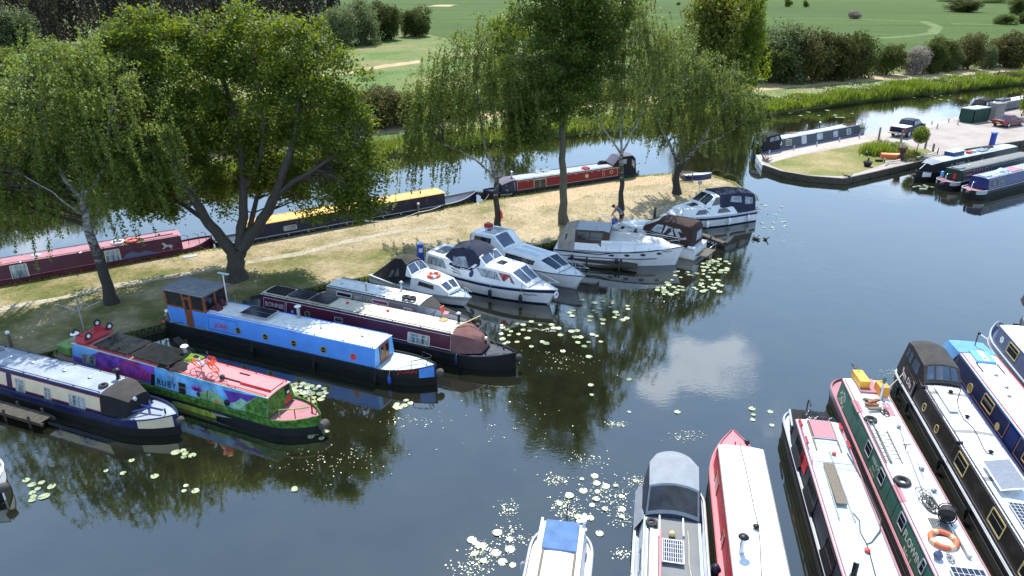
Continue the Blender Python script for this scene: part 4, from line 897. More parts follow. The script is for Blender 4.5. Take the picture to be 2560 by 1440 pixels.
b.patch('mural', [[(-12.55, .03), (x_a, .03), (x_a, .97), (-12.55, .97)]], vio, .002)
b.patch('mural', [[(x_a, .03), (-.02, .03), (-.02, .97), (x_a, .97)]], sky1, .002)
b.patch('mural', [[(-12.5, .35), (-11.9, .3), (-11.2, .65), (-10.6, .97), (-12.5, .97)]], bluelt, .0035)
b.patch('mural', [mural([C2(800, 590), C2(1330, 700), C2(1200, 795), C2(1080, 720), C2(985, 790), C2(900, 795), C2(860, 690)])], vio2, .0035)
b.patch('mural', [mural([C2(0, 770), C2(300, 800), C2(450, 640), C2(530, 595), C2(640, 610), C2(760, 690), C2(840, 830), C2(900, 900), C2(1000, 920), C2(1150, 800), C2(1330, 700), C2(1490, 730), C2(1500, 1120), C2(0, 900)])], hill, .0045)
b.patch('mural', [mural([C2(920, 800), C2(1010, 780), C2(1080, 730), C2(1180, 800), C2(1030, 910), C2(930, 900)])], paint('mural pale hill', (.22, .40, .28), .5, var=.4, scale=9), .006)
b.patch('mural', [mural([C2(0, 800), C2(280, 830), C2(420, 720), C2(560, 760), C2(640, 900), C2(700, 1040), C2(300, 950), C2(0, 870)])], lime, .0055)
b.patch('mural', [mural([C2(640, 790), C2(700, 755), C2(770, 800), C2(870, 930), C2(1000, 950), C2(1010, 980), C2(660, 950)])], sun_, .0065)
b.patch('mural', [mural([C2(670, 830), C2(720, 800), C2(790, 870), C2(860, 940), C2(1000, 970), C2(1130, 960), C2(1160, 1010), C2(900, 1010), C2(640, 970)])], lil, .0075)
b.patch('mural', [mural([C2(1150, 830), C2(1330, 705), C2(1500, 730), C2(1480, 1140), C2(1100, 1060), C2(1150, 960)])], grass, .0055)
fl = []
cx, cy = b.px_side(*C2(385, 610))
for k in range(9):
    a = R(15 + 19 * k); fl.append([(cx - .16 * math.cos(a + .3), cy + .05), (cx + .55 * math.cos(a), cy + .55 * math.sin(a) * .8), (cx + .16 * math.cos(a - .3), cy - .02)])
b.patch('mural', fl, mag, .0068)
st = []
for a, c, w_ in ((C2(400, 640), C2(600, 960), .05), (C2(560, 600), C2(540, 850), .04), (C2(610, 690), C2(545, 860), .03), (C2(500, 720), C2(545, 800), .03)):
    (ax, ay), (bx, by) = b.px_side(*a), b.px_side(*c); st.append([(ax - w_ * .6, ay), (ax + w_ * .6, ay), (bx + w_, by), (bx - w_, by)])
st.append([(q[0], q[1]) for q in circ(*b.px_side(*C2(415, 660)), .13)]); b.patch('mural', st, dkg, .0078)
br = []
tops = [b.px_side(*C1(x, y)) for x, y in ((735, 790), (800, 845), (850, 850), (880, 830), (930, 785), (985, 790), (1130, 895))]; bots = [b.px_side(*C1(x, y)) for x, y in ((740, 840), (860, 870), (1000, 915), (1130, 910))]
def seg(pa, pb, w_): 
    (ax, ay), (bx, by) = pa, pb; l = math.hypot(bx - ax, by - ay) or 1; nx, ny = -(by - ay) / l * w_, (bx - ax) / l * w_; return [(ax + nx, ay + ny), (bx + nx, by + ny), (bx - nx, by - ny), (ax - nx, ay - ny)]
for P_ in (tops, bots): br += [seg(u, v, .03) for u, v in zip(P_, P_[1:])]
def interp(P_, x):
    for u, v in zip(P_, P_[1:]):
        if min(u[0], v[0]) <= x <= max(u[0], v[0]): k = (x - u[0]) / ((v[0] - u[0]) or 1); return (x, u[1] + (v[1] - u[1]) * k)
    return P_[-1]
xa, xb = bots[0][0], bots[-1][0]
for k in range(14):
    u = xa + (xb - xa) * k / 14; v = xa + (xb - xa) * (k + 1) / 14; br.append(seg(interp(tops, u), interp(bots, v), .018)); br.append(seg(interp(bots, u), interp(tops, v), .018))
b.patch('mural', br, redbrt, .005)
b.patch('mural', [seg(b.px_side(*C1(1140, 880)), b.px_side(*C1(1135, 1015)), .12)], black, .006)
for i, ch in enumerate('RUBY'): x, t_ = b.px_side(*C1(1182 + 38 * i, 938 + 11 * i)); b.text(ch, x, t_, .42, black, .02)
b.win(C1(1325, 930), C1(1390, 1045), steelgrey, glass, bars=(('h', .6),)); b.win(C1(610, 720), C1(715, 820), steelgrey, curtain, bars=(('h', .62),))
b.port(C1(1690, 1092), .17, black, glass)
def rq(x, y): q = b.px_roof(*C1(x, y)); return q.x, q.y
for a, c in (((1010, 590), (760, 690)), ((1310, 705), (940, 745))):
    pass
for x0, x1 in ((-11.0, -8.6), (-8.45, -5.9)): b.solar(x0, x1, -.72, .72, .16, black, mat('black solar glass', (.012, .013, .014), .25, var=.5, scale=3), None)
b.rbox('sliding_hatch', -1.9, -.15, -.5, .34, -.02, .09, crimson); b.rbox('hatch_runner', -3.0, -1.9, .26, .32, -.02, .05, maroon); b.rbox('hatch_runner', -2.6, -1.5, -.38, -.33, -.02, .05, maroon); b.rbox('hatch_fascia', -1.9, -.13, .345, .375, -.04, .10, redbrt)
b.chimney(C1(1385, 742), .5, .09, steelgrey, plasticwhite); b.chimney(C1(572, 640), .45, .1, silver, plasticwhite)
b.tube('tiller', [(1.75, 0, .9), (1.75, 0, 1.85)], .035, red); b.tube('tiller', [(1.75, 0, 1.75), (1.75, 0, 2.25)], .03, white); b.tube('stern_rail', [(.55, .75, .8), (.55, .75, 1.25), (1.2, .5, 1.3), (1.7, .1, 1.3)], .03, lime); b.tube('stern_rail', [(1.2, .5, .8), (1.2, .5, 1.3)], .025, redbrt); b.tube('stern_rail', [(1.6, -.5, .8), (1.7, -.4, 1.3), (1.3, -.6, 1.35)], .03, lime)
b.button(2.32, r=.24, z=.5); b.rbox('notice', -.0, .015, -.55, -.3, -.5, -.25, black) if False else None
mb = MB(); mb.box((.02, -b.sg * .5, 1.45), (.02, .28, .42)); b.part('notice_board', mb, black); mb = MB(); mb.box((.033, -b.sg * .5, 1.34), (.012, .16, .12)); b.part('notice_board', mb, white)
mb = MB(); mb.poly([(.006, -b.sg * .72, .95), (.006, -b.sg * .4, .78), (.006, -b.sg * .2, .78), (.006, -b.sg * .62, 1.25)]); b.part('mural', mb, redbrt)
mb = MB(); mb.box((-13.6, 0, 1.0), (1.0, 1.3, .5)); b.part('stern_locker', mb, paint('lime locker', (.16, .34, .09), .5, var=.4), bevel=.05); mb = MB(); mb.box((-13.3, -b.sg * .1, 1.26), (.8, .7, .03)); b.part('locker_lid', mb, rose)
x, y = rq(1545, 850); bicycle(b.w(x, y - .02, b.zr + .06), b.ang, 'white hire bicycle with orange wheels and an orange front basket on the pink red roof', white, orange, orange, lean=-20 * b.sg)
t = thing('garden_cart', 'red cart upside down with its wheels in the air on the mural boat roof', 'cart', b.w(-11.9, -.05, b.zr + .05), b.ang + R(90))
mb = MB(); mb.loft([[(-.7, -.3, .42), (.7, -.3, .42), (.7, .3, .42), (-.7, .3, .42)], [(-.85, -.42, .1), (.85, -.42, .1), (.85, .42, .1), (-.85, .42, .1)]], caps=(True, True)); mb.build('tray', paint('cart red', (.35, .015, .03), .4), t, bevel=.04)
for sx in (-.6, .6):
    for sy in (-.45, .45):
        mb = MB(); mb.torus((sx, sy, .5), .15, .06, 16, 6, 0, Matrix.Rotation(R(90), 3, 'X')); w = mb.build('wheel', rubber, t, smooth=60); mb = MB(); mb.lathe([(.1, -.03), (.1, .03)], (sx, sy, .5), 10, axis='y'); mb.build('hub', white, w)
t = thing('rotary_clothes_line', 'bare metal rotary clothes line standing at the stern of the mural boat', 'clothes line', b.w(-13.05, -.35, .8), b.ang)
mb = MB(); mb.tube([(0, 0, 0), (0, 0, 2.9)], .03, 8); mb.build('pole', steelgrey, t)
for k in range(4):
    a = R(90 * k + 30); mb = MB(); mb.tube([(0, 0, 2.15), (1.15 * math.cos(a), 1.15 * math.sin(a), 2.65)], .02, 5); mb.tube([(0, 0, 2.85), (.6 * math.cos(a), .6 * math.sin(a), 2.41)], .013, 4); mb.build('arm', steelgrey, t)
def drape(name, label, cat, cx, cy, lx, ly, m, b, h=.18, seed=1, n=12, zb=None):
    g_ = random.Random(seed); ph = [g_.uniform(0, 6) for _ in range(8)]; mb = MB(); V = []
    for i in range(n + 1):
        for j in range(n + 1):
            u, v = i / n * 2 - 1, j / n * 2 - 1; e = max(0, 1 - max(abs(u), abs(v)) ** 4)
            z = h * e * (.55 + .25 * math.sin(3 * u + ph[0]) * math.cos(2.3 * v + ph[1]) + .2 * math.sin(6 * u + 4 * v + ph[2]))
            V.append(b.w(cx + lx * u * (1 + .12 * math.sin(3 * v + ph[3])), cy + ly * v * (1 + .12 * math.sin(4 * u + ph[4])), (b.zr + .03 if zb is None else zb) + max(0, z) + .01))
    mb.add(V, [(i * (n + 1) + j, (i + 1) * (n + 1) + j, (i + 1) * (n + 1) + j + 1, i * (n + 1) + j + 1) for i in range(n) for j in range(n)]); return tag(mb.build(name, m, smooth=60), label, cat)
x, y = rq(1395, 765); drape('tarpaulin', 'bright green artificial turf heaped on the mural boat roof', 'tarpaulin', x, y - .1, .6, .38, mat('artificial turf', (.14, .26, .02), .95, var=.4, scale=30, bump=.8), b, .3, 3)
x, y = rq(1300, 815); drape('tarpaulin', 'black sheeting spread on the mural boat roof beside the green turf', 'tarpaulin', x, y, .75, .45, canvasblk, b, .14, 4)
x, y = rq(1655, 915); mb = MB(); mb.lathe([(.02, 0), (.11, .04), (.13, .14), (.06, .22), (.02, .22)], b.w(x, y, b.zr + .05), 12); tag(mb.build('buoy_float', rubber, smooth=60), 'small black float on the pink red roof', 'float')
x, y = rq(1650, 930); mb = MB(); mb.tube([b.w(x + dx, y + dy, b.zr + .05) for dx, dy in ((-1.2, .1), (-.8, .25), (-.3, .2), (.2, -.1), (.5, .15), (.9, .3))], .012, 4); tag(mb.build('mooring_rope', ropedk), 'thin dark rope lying loose on the pink red roof', 'rope')
# --- tall blue boat with wooden wheelhouse
b = Boat('narrowboat', 'light blue narrowboat with a wooden wheelhouse, white roof and row of portholes', 'narrowboat', (937, 872), (560, 791.6), hw=.80, zr=1.78, group=GB)
Lj = -b.px_roof(514, 783, 1.78)[0] + .05
b.hull(Lj, 3.0, 3.6, 'bow', bitumen, black, roofpale, trim=black, dk=.10, bowband=(2.35, 2.92, midblue), lift=.38).cabin(midblue, roofwhite, bluelt, edge=midblue, grab=midblue)
C3 = lambda x, y: (430 + x * .336, 640 + y * .336)
for i, p_ in enumerate(((493, 555), (695, 602), (907, 650), (1127, 698), (1350, 750))): b.port(C3(*p_), .2, brass if i < 4 else pinkred, glass if i < 4 else redbrt)
x0, t0 = b.px_side(*C3(265, 440)); x1, t1 = b.px_side(*C3(490, 605)); b.line(x0, x1, .12, .86, paint('coach line blue', (.05, .03, .25), .4), .03)
x, t_ = b.px_side(*C3(366, 522)); b.text('JOAN', x, t_, .34, redbrt, .03)
b.doors(.0, wood, .42); b.vent(C3(1112, 535), steel, r=.1, h=.13); b.vent(C3(1418, 598), steel, r=.1, h=.13)
b.chimney(C3(945, 455), .62, .09, steelgrey, white)
x, y = b.px_roof(*C3(650, 440))[:2]; b.solar(x - .9, x + .9, y - .55, y + .5, .16, silver, cells, (2, 1))
for q in (.5, .45): pass
b.tube('bow_rail', [(1.9, .62, .95), (1.9, .55, 1.35), (2.7, .1, 1.5), (2.7, -.1, 1.5), (1.9, -.55, 1.35), (1.9, -.62, .95)], .022, black); b.tube('bow_rail', [(2.5, .2, 1.0), (2.65, .12, 1.48)], .02, black); b.tube('bow_rail', [(2.5, -.2, 1.0), (2.65, -.12, 1.48)], .02, black)
b.button(3.15, r=.2, z=.7); b.fender(.9, plasticblue, .35); b.tube('mooring_line', [(1.0, .95, .85), (1.5, .5, .95), (2.2, .2, 1.1)], .014, ropedk)
for i, x_ in enumerate((-7.6, -3.6, .1)): b.fender(x_, bitumen, .2, h=.45, r=.09, ropem=ropedk)
v, f = text_mesh('JOAN', .02); mb = MB()
rd = -1 if b.sg > 0 else 1
pts = []
for a_, c_ in v:
    xx = 1.75 + rd * a_ * .36; pts.append(b.L(xx, b.wid(xx) + .012, .72 + .1 + c_ * .3))
mb.add(pts, f); b.part('lettering', mb, red)
# wheelhouse
wx1, wx0 = -Lj, -Lj - 2.75; wt = b.zr + .98
mb = MB(); mb.box(((wx0 + wx1) / 2, 0, (b.g + b.zr) / 2 - .02), (2.75, 1.66, b.zr - b.g)); wh = b.part('wheelhouse', mb, midblue, bevel=.015)
mb = MB(); mb.box(((wx0 + wx1) / 2 - .02, 0, wt + .03), (3.0, 1.95, .07)); b.part('wheelhouse_roof', mb, mat('felt roof', (.17, .185, .21), .8, dirt=((.4, .4, .4), .4)), wh, bevel=.02)
mb = MB()
for x_, y_ in ((wx0, -.8), (wx0, .8), (wx1, -.8), (wx1, .8), (wx0, 0), (wx1, 0), (wx1 - .95, -.8), (wx1 - .95, .8), (wx1 - 1.5, -.8), (wx1 - 1.5, .8)): mb.box((x_, y_, (b.zr + wt) / 2), (.12, .1, wt - b.zr))
for z_ in (b.zr + .03, wt - .04):
    for y_ in (-.8, .8): mb.box(((wx0 + wx1) / 2, y_, z_), (2.75, .085, .1))
    for x_ in (wx0, wx1): mb.box((x_, 0, z_), (.085, 1.6, .1))
b.part('window_posts', mb, wood, wh)
for y_ in (-.8, .8):
    mb = MB(); mb.box((wx1 - 1.22, y_ * 1.045, b.g + .85), (.5, .045, 1.75)); d_ = b.part('door', mb, wood, wh); mb = MB(); mb.box((wx1 - 1.22, y_ * 1.075, b.g + 1.3), (.24, .02, .6)); b.part('pane', mb, glass, d_)
    mb = MB(); mb.box(((wx0 + wx1) / 2, y_ * .985, (b.zr + wt) / 2), (2.7, .012, wt - b.zr - .2)); b.part('pane', mb, mat('smoky glass', (.03, .03, .03), .06, trans=.0, spec=.7), wh)
for x_ in (wx0 + .02, wx1 - .02): mb = MB(); mb.box((x_, 0, (b.zr + wt) / 2), (.012, 1.55, wt - b.zr - .2)); b.part('pane', mb, glass, wh)
b.tube('radar_pole', [(wx1 + .12, -.75, b.zr), (wx1 + .1, -.78, wt + .75)], .03, white); mb = MB(); mb.box(b.L(wx1 + .2, -.72, wt + .8), (.75, .16, .07)); b.part('radar_scanner', mb, roofpale, bevel=.03)
b.tube('roof_rail', [(wx1 + .3, -.7, b.zr), (wx1 + .3, -.72, b.zr + .6), (wx1 + .75, -.72, b.zr + .55), (wx1 + .8, -.7, b.zr)], .018, steel)
mb = MB(); mb.lathe([(.02, -.25), (.5, -.25), (.55, 0), (.5, .12), (.02, .14)], (wx0 - .55, 0, .72), 14); b.part('stern_counter', mb, [white], smooth=40)
mb = MB(); mb.box((wx0 - .55, b.sg * .55, .38), (.7, .35, .3)); b.part('stern_band', mb, redbrt, bevel=.05)
for (x, y), lb in (((wx1 + .35, .25), 'dark red bag beside the wheelhouse on the blue boat roof, nearer the camera'), ((wx1 + .15, -.25), 'dark bag against the wheelhouse of the blue boat, farther back')): drape('canvas_bag', lb, 'bag', x, y, .3, .22, mat('dark red cloth', (.06, .012, .02), .9), b, .5, int(x * 10) % 7 + 9, 8)
x, y = b.px_roof(*C3(835, 470))[:2]; tag(b.coil((x, y), .3, ropedk, False, n=2), 'dark hose loosely coiled on the white roof near the chimney', 'hose'); mb = MB(); mb.tube([b.w(x + dx, y + dy, b.zr + .06) for dx, dy in ((0, .2), (.6, .5), (1.3, .2), (2.0, -.2), (2.6, -.5))], .012, 4); tag(mb.build('mooring_rope', rope), 'pale rope lying across the white roof of the blue boat', 'rope')
# --- maroon boat BONNIE
b = Boat('narrowboat', 'maroon narrowboat with a dirty cream roof and brown bow cover beside the blue boat', 'narrowboat', (1130.6, 835), (658, 737), hw=.74, group=GB)
b.hull(12.6, 3.3, 1.8, 'bow', bitumen, bitumen, slate, trim=slate, lift=.25).cabin(maroon, roofcream, maroon, edge=navydk, grab=navydk)
b.win((1019.7, 828.8), (1073.4, 867), cream, curtain); b.win((836, 790.5), (857, 808), steelgrey, glass); b.port((768.7, 786), .2, brass)
x, t_ = b.px_side(686, 763.5); b.text('BONNIE', x, t_, .37, paint('pale lettering', (.55, .5, .5), .5), .008)
x0 = b.px_side(659, 745)[0]; x1 = b.px_side(713, 760)[0]; b.line(x0, x1, .12, .88, white, .02); b.line(x1 + .08, -.05, .07, .9, white, .02)
mb = MB(); x, t_ = b.px_side(731, 779); b.patch('badge', [circ(x, t_, .1)], bluelt, .006)
b.rbox('sliding_hatch', -12.4, -11.0, -.45, .45, -.02, .1, canvasblk); 
for x0 in (-10.8, -9.3): b.solar(x0, x0 + 1.35, -.55, .5, .07, black, cells, None)
for v in ((869, 760), (970, 779)): b.vent(v, redbrt, r=.1, h=.13)
for v in ((905, 770),): b.tube('roof_strap', [(-5.9, .8, 1.70), (-5.9, .4, 1.79), (-5.9, 0, 1.8), (-5.9, -.8, 1.70)], .02, oldwood)
b.canopy([(-.05, .74, .95, 1.70, .77), (.5, .76, .94, 1.72, .74), (1.35, .84, .72, 1.42, .34), (1.6, .86, .55, 1.0, .18)], canvasred, camber=.12, nm='bow_cover')
b.chimney((1147, 803), .45, .07, black, silver); b.button(3.42, r=.2, z=.7, m=rubber); b.fender(.4, navy, .45, h=.55)
b.tube('cratch_post', [(1.55, 0, .95), (1.6, 0, 1.75)], .05, black); b.tube('cratch_post', [(1.6, 0, 1.7), (2.3, 0, 1.05)], .03, oldwood); mb = MB(); mb.lathe([(.02, 0), (.1, .02), (.1, .12), (.02, .14)], b.L(1.62, .2, 1.55), 12, axis='x'); b.part('headlamp', mb, silver)
b.tube('tee_stud', [(2.6, 0, .95), (2.6, 0, 1.15)], .04, black); b.tube('tee_stud', [(2.6, -.15, 1.14), (2.6, .15, 1.14)], .03, black)
q = b.px_roof(1122, 792); t = thing('folding_chair', 'small orange and white folding chair on the cream roof beside the chimney', 'chair', b.w(q.x - .2, q.y, b.zr + .05), b.ang)
mb = MB(); mb.box((0, 0, .2), (.35, .35, .03)); mb.build('seat', pinkred, t)
mb = MB(); mb.box((-.18, 0, .4), (.04, .35, .3)); mb.build('backrest', orange, t)
for sx in (-.15, .15):
    for sy in (-.15, .15): mb = MB(); mb.tube([(sx, sy, 0), (sx, sy, .2)], .015, 5); mb.build('leg', oldwood, t)
mb = MB(); mb.lathe([(.02, 0), (.22, .0), (.25, .04), (.22, .06), (.02, .05)], b.w(q.x - .1, q.y + .45, b.zr + .04), 16); tag(mb.build('basket_tray', mat('wicker', (.4, .28, .12), .8)), 'round tan tray on the cream roof near the folding chair', 'tray')
mb = MB(); mb.box((0, 0, 0), (1.6, .06, .03)); o = mb.build('boat_pole', goldp, loc=b.w(.35, -.3, b.zr + .3)); o.rotation_euler = (0, R(-14), b.ang + R(50)); tag(o, 'short yellow pole leaning over the brown bow cover', 'pole')
# --- grey boat
b = Boat('narrowboat', 'grey and black narrowboat with a cream white roof and grey bow sheet', 'narrowboat', (1047, 763), (826, 718), hw=.74, group=GB)
b.hull(6.4, 3.2, 1.4, 'bow', bitumen, black, black, lift=.2).cabin(greyp, roofwhite, greyp, edge=black, grab=black)
for w_ in (((841, 727.4), (879, 746.6)), ((930, 746.6), (971, 765.7)), ((1009, 767), (1031, 776.7))): b.win(*w_, white, glass if w_[0][0] != 930 else paint('pink curtain', (.35, .05, .12), .5, var=.6, scale=6), bars=())
x, t_ = b.px_side(907, 749); b.text('MELLEY', x, t_, .36, paint('pale lettering', (.55, .5, .5), .5), .008)
x0 = b.px_side(827, 725)[0]; b.line(x0, -.1, .08, .9, lightgrey, .02); b.rbox('sliding_hatch', -6.3, -5.2, -.74, .74, -.04, .03, roofpale)
b.chimney((916, 726), .42, .055, steelgrey, silver); b.chimney((1004, 724), .45, .06, steelgrey, silver); b.vent((908, 709), silver); b.vent((855, 711), silver); b.vent((1008, 744), silver)
b.canopy([(-.05, .74, .95, 1.70, .78), (.9, .8, .85, 1.42, .30), (2.7, .9, .35, 1.12, .12)], canvasgrey, camber=.05, nm='bow_cover', topm=canvaschar)
for dx, lb in ((-.9, 'left tyre of the two standing on the white roof of the grey boat'), (-.5, 'right tyre of the two standing on the white roof of the grey boat')): q = b.px_roof(1050, 757); tyre(b.w(q.x + dx - .1, q.y - .15, b.zr + .16), lb, .17, .085, group='two tyres on the grey boat roof')
b.button(3.3, ropedk, .14, .8)
mb = MB(); mb.tube([b.w(-3.2, -.15, b.zr + .1), b.w(-.9, .1, b.zr + .1)], .018, 5); tag(mb.build('boat_pole', oldwood), 'long thin pole lying on the white roof of the grey boat', 'pole')
# --- bow at the left bottom edge
b = Boat('narrowboat', 'white and black narrowboat bow poking in at the lower left edge', 'narrowboat', None, None, group=GB, org=P(2, 1205, .9) - Vector((math.cos(R(-24)), math.sin(R(-24)), 0)) * 2.9, ang=R(-24)); b.o.z = 0; b.t.location.z = 0
b.hull(8, 2.8, 1.5, 'bow', bitumen, white, lightgrey, trim=white, tb=2.2, bowband=(.2, 1.9, red)).cabin(white, roofwhite, white); b.button(2.95, r=.19, z=.65)
# ================================================================== boats on the canal beyond the bank
GC = 'boats moored on the canal side of the tree lined bank'
b = Boat('narrowboat', 'long maroon narrowboat with a pink roof and two lifebuoys, far left behind the birch', 'narrowboat', (451, 589), (0, 665), hw=.76, group=GC)
b.hull(16, 2.2, 2, 'bow', maroon, maroon, rose, trim=maroon, tb=2.0).cabin(maroon, rose, maroon, edge=maroon)
b.win((259, 627.5), (306, 656), cream, curtain); b.win((22, 665), (76, 694), cream, curtain)
b.rbox('sliding_hatch', -3.0, -.4, -.3, .3, -.02, .07, rose); b.patch('coach_line', [[(-15.9, .06), (-.05, .06), (-.05, .085), (-15.9, .085)]], pinkred, .004)
for k, (px_, c_, lb) in enumerate((((295, 607), white, 'white lifebuoy on the maroon boat roof'), ((329.5, 602.5), orange, 'orange lifebuoy beside the white one on the maroon boat roof'))): q = b.px_roof(*px_); lifebuoy(b.w(q.x, q.y, b.zr + .1), lb, c_, c_ if k == 0 else pinkred, .36, .09)
q = b.px_roof(90, 638); mb = MB(); mb.lathe([(.03, 0), (.35, .02), (.3, .07), (.03, .09)], b.w(q.x, q.y, b.zr + .02), 14); tag(mb.build('roof_hatch_lid', steelgrey), 'round grey lid on the maroon boat roof at the far left', 'lid')
x, t_ = b.px_side(420, 616)
hs = [(-.42, -.05), (-.3, .02), (-.2, .12), (.0, .1), (.12, .2), (.2, .34), (.33, .36), (.4, .24), (.3, .2), (.26, .08), (.3, -.06), (.42, -.12), (.36, -.18), (.22, -.1), (.12, -.02), (-.08, -.04), (-.18, -.24), (-.26, -.22), (-.22, -.06), (-.3, -.04)]
rd = -1 if b.sg > 0 else 1; b.patch('painted_animal', [[(x - rd * p_[0] * .95, t_ + p_[1] * .9) for p_ in hs]], lightgrey, .005)
x, t_ = b.px_side(355, 632); b.patch('painted_scene', [[(x - 1.3, t_ - .25), (x + 1.2, t_ - .28), (x + .6, t_ - .02), (x + .2, t_ + .1), (x - .2, t_ + .02), (x - .6, t_ + .22), (x - 1.0, t_ + .05)]], slate2, .004)
for x_ in (.5, 1.2, 1.7): b.tube('stern_rail', [(x_, .4, .8), (x_, .4, 1.5), (x_ - .3, .3, 1.55)], .022, black)
b.button(2.3, r=.2, z=.6); b.vent((200, 631), steel); b.vent((50, 655), steel)
b = Boat('narrowboat', 'dark navy narrowboat with an orange yellow roof behind the sycamore', 'narrowboat', (1111, 482), (676, 557), hw=.84, group=GC)
b.hull(16.6, 3.6, 2.0, 'bow', navydk, navydk, navydk, trim=lightgrey, tb=3.2, lift=.4).cabin(navydk, yellowroof, navydk, edge=yellowroof, grab=goldp)
b.port((1067, 501), .2, black); b.win((708, 566), (743, 572), lightgrey, curtain, bars=()); b.rbox('sliding_hatch', -16.4, -15.2, -.4, .4, -.02, .08, yellowroof); b.rbox('hatch_runner', -15.2, -14.4, .32, .38, -.02, .05, redbrt); b.vent((715, 536), goldp); b.button(3.75, r=.17, z=.9)
for k in range(9): x = -13.5 + k * 1.55; mb = MB(); mb.box(b.L(x, b.wid(x) + .02, .64), (.07, .03, .07)); b.part('mooring_ring', mb, white)
b = Boat('narrowboat', 'red sided narrowboat with navy canopies at both ends, beyond the maple trunk', 'narrowboat', (1290, 451.6), (1548, 415), hw=.84, group=GC)
b.hull(11.2, 2.9, 2.9, 'bow', navydk, navydk, navydk, tb=2.4, bowband=None).cabin(darkred, roofblue, darkred, edge=navydk, grab=navydk)
b.win((1334, 450), (1366, 470), cream, glass, bars=(('v', .5),)); b.port((1467, 439.8), .2, goldp, cream); b.port((1528.7, 429.7), .2, goldp, glass)
x0 = b.px_side(1507, 430)[0]; b.line(x0, -.1, .06, .92, cream, .03); b.line(-11.1, x0 - .15, .06, .92, cream, .03)
for px_ in (1320, 1400, 1440, 1480, 1497): x, t_ = b.px_side(px_, 455 - (px_ - 1320) * .145); b.patch('stud', [circ(x, .82, .045, 8)], white, .006)
x, t_ = b.px_side(1528, 424); b.patch('scroll_line', [[(x - 1.0 + .18 * i, .80 + .05 * (1 - abs(i - 5) / 5)), (x - .88 + .18 * i, .80 + .05 * (1 - abs(i - 5) / 5)), (x - .88 + .18 * i, .90 + .05 * (1 - abs(i - 5) / 5)), (x - 1.0 + .18 * i, .90 + .05 * (1 - abs(i - 5) / 5))] for i in range(11)], goldp, .006)
b.canopy([(-.1, .74, .95, 1.74, .82), (.4, .75, .95, 1.74, .8), (1.35, .8, .85, 1.45, .7)], navydk, wins=[[(.1, .12), (1.0, .16), (1.02, .8), (.1, .86)]], topm=mat('faded navy canvas', (.11, .10, .14), .85), nm='bow_cover')
b.canopy([(-13.3, .72, .95, 2.2, .7), (-12.9, .72, .95, 2.55, .74), (-11.4, .72, .95, 2.55, .74), (-10.6, 1.73, .78, 1.8, .76)], canvasblk, wins=[[(-12.2, .62), (-11.6, .62), (-11.6, .86), (-12.2, .86)], [(-13.15, .5), (-12.75, .5), (-12.8, .82), (-13.15, .78)]], endwins=[(0, [(-.7, .3), (.7, .3), (.7, .9), (-.7, .9)])], topm=mat('faded navy canvas', (.11, .10, .14), .85), camber=.12)
mb = MB(); mb.box((-12.95, b.sg * .84, 1.45), (.3, .02, .5)); b.part('canopy_flap', mb, goldp)
b.chimney((1279, 445), .5, .07, silver, silver); b.vent((1296, 443), steel); b.vent((1322, 439), steel); b.button(3.05, rubber, .24, .7); b.button(2.9, rubber, .2, .35); b.tiller(-13.9, navydk, .55, .5)
q = b.px_roof(1464, 421); lifebuoy(b.w(q.x, q.y, b.zr + .1), 'faded red lifebuoy on the roof of the red sided boat', redbrt, pinkred, .33, .09)
q = b.px_roof(1362, 433); bicycle(b.w(q.x, q.y - .1, b.zr + .08), b.ang + R(4), 'pale bicycle lying flat on the roof of the red sided boat', lightgrey, white, None, flat=True)
q = b.px_roof(1505, 410); drape('plant_trough', 'heap of dark pots and gear on the roof of the red sided boat', 'pots', q.x, q.y, .5, .2, canvasblk, b, .5, 5, 8)
mb = MB()
for i in range(7): x = .5 + .16 * i; mb.poly([b.L(x, b.wid(x) + .014, .56), b.L(x + .1, b.wid(x + .1) + .014, .56), b.L(x + .1, b.wid(x + .1) + .014, .68), b.L(x, b.wid(x) + .014, .68)])
b.part('scroll_line', mb, lightgrey)
# ================================================================== boats by the garden quay
GQ = 'boats moored at the garden quay'
b = Boat('narrowboat', 'slate grey narrowboat with a black stern canopy alongside the paved quay', 'narrowboat', (2149.5, 312), (1947.5, 349.5), hw=.70, zr=1.75, group=GQ)
b.hull(15.2, 2.4, 3.0, 'bow', slate2, slate2, slate, trim=slate2).cabin(slate, roofpale, slate, edge=slate2)
K = lambda x, y: (1860 + x * .14586, 270 + y * .14586)
for a, c in (((1245, 445), (1350, 530)), ((1530, 400), (1610, 490)), ((1755, 360), (1835, 450))): b.win(K(*a), K(*c), lightgrey, curtain)
b.win(K(715, 545), K(815, 635), brass, glass); x, t_ = b.px_side(*K(630, 605)); b.patch('emblem', [circ(x, t_, .2)], white, .006); b.patch('emblem', [circ(x, t_, .1)], slate2, .008)
x0 = b.px_side(*K(985, 500))[0]; x1 = b.px_side(*K(1075, 560))[0]; b.panel(x0, x1, .04, .96, lightgrey, nm='side_door')
b.canopy([(-17.9, .72, .9, 1.9, .72), (-17.5, .72, .95, 2.35, .72), (-15.4, .72, .95, 2.4, .76), (-14.9, 1.74, .78, 1.85, .76)], canvasblk, wins=[[(-17.0, .62), (-16.2, .62), (-16.25, .88), (-16.9, .88)], [(-16.1, .62), (-15.4, .64), (-15.5, .9), (-16.1, .9)]], endwins=[(0, [(-.75, .62), (.75, .62), (.7, .95), (-.7, .95)])], camber=.14)
b.chimney(K(1295, 335), .62, .07, slate, silver); b.chimney(K(1070, 375), .5, .04, silver, silver); b.tube('roof_rail', [(-9.5, -.5, 1.8), (-3, -.5, 1.8)], .03, slate)
q = b.px_roof(*K(820, 440)); 
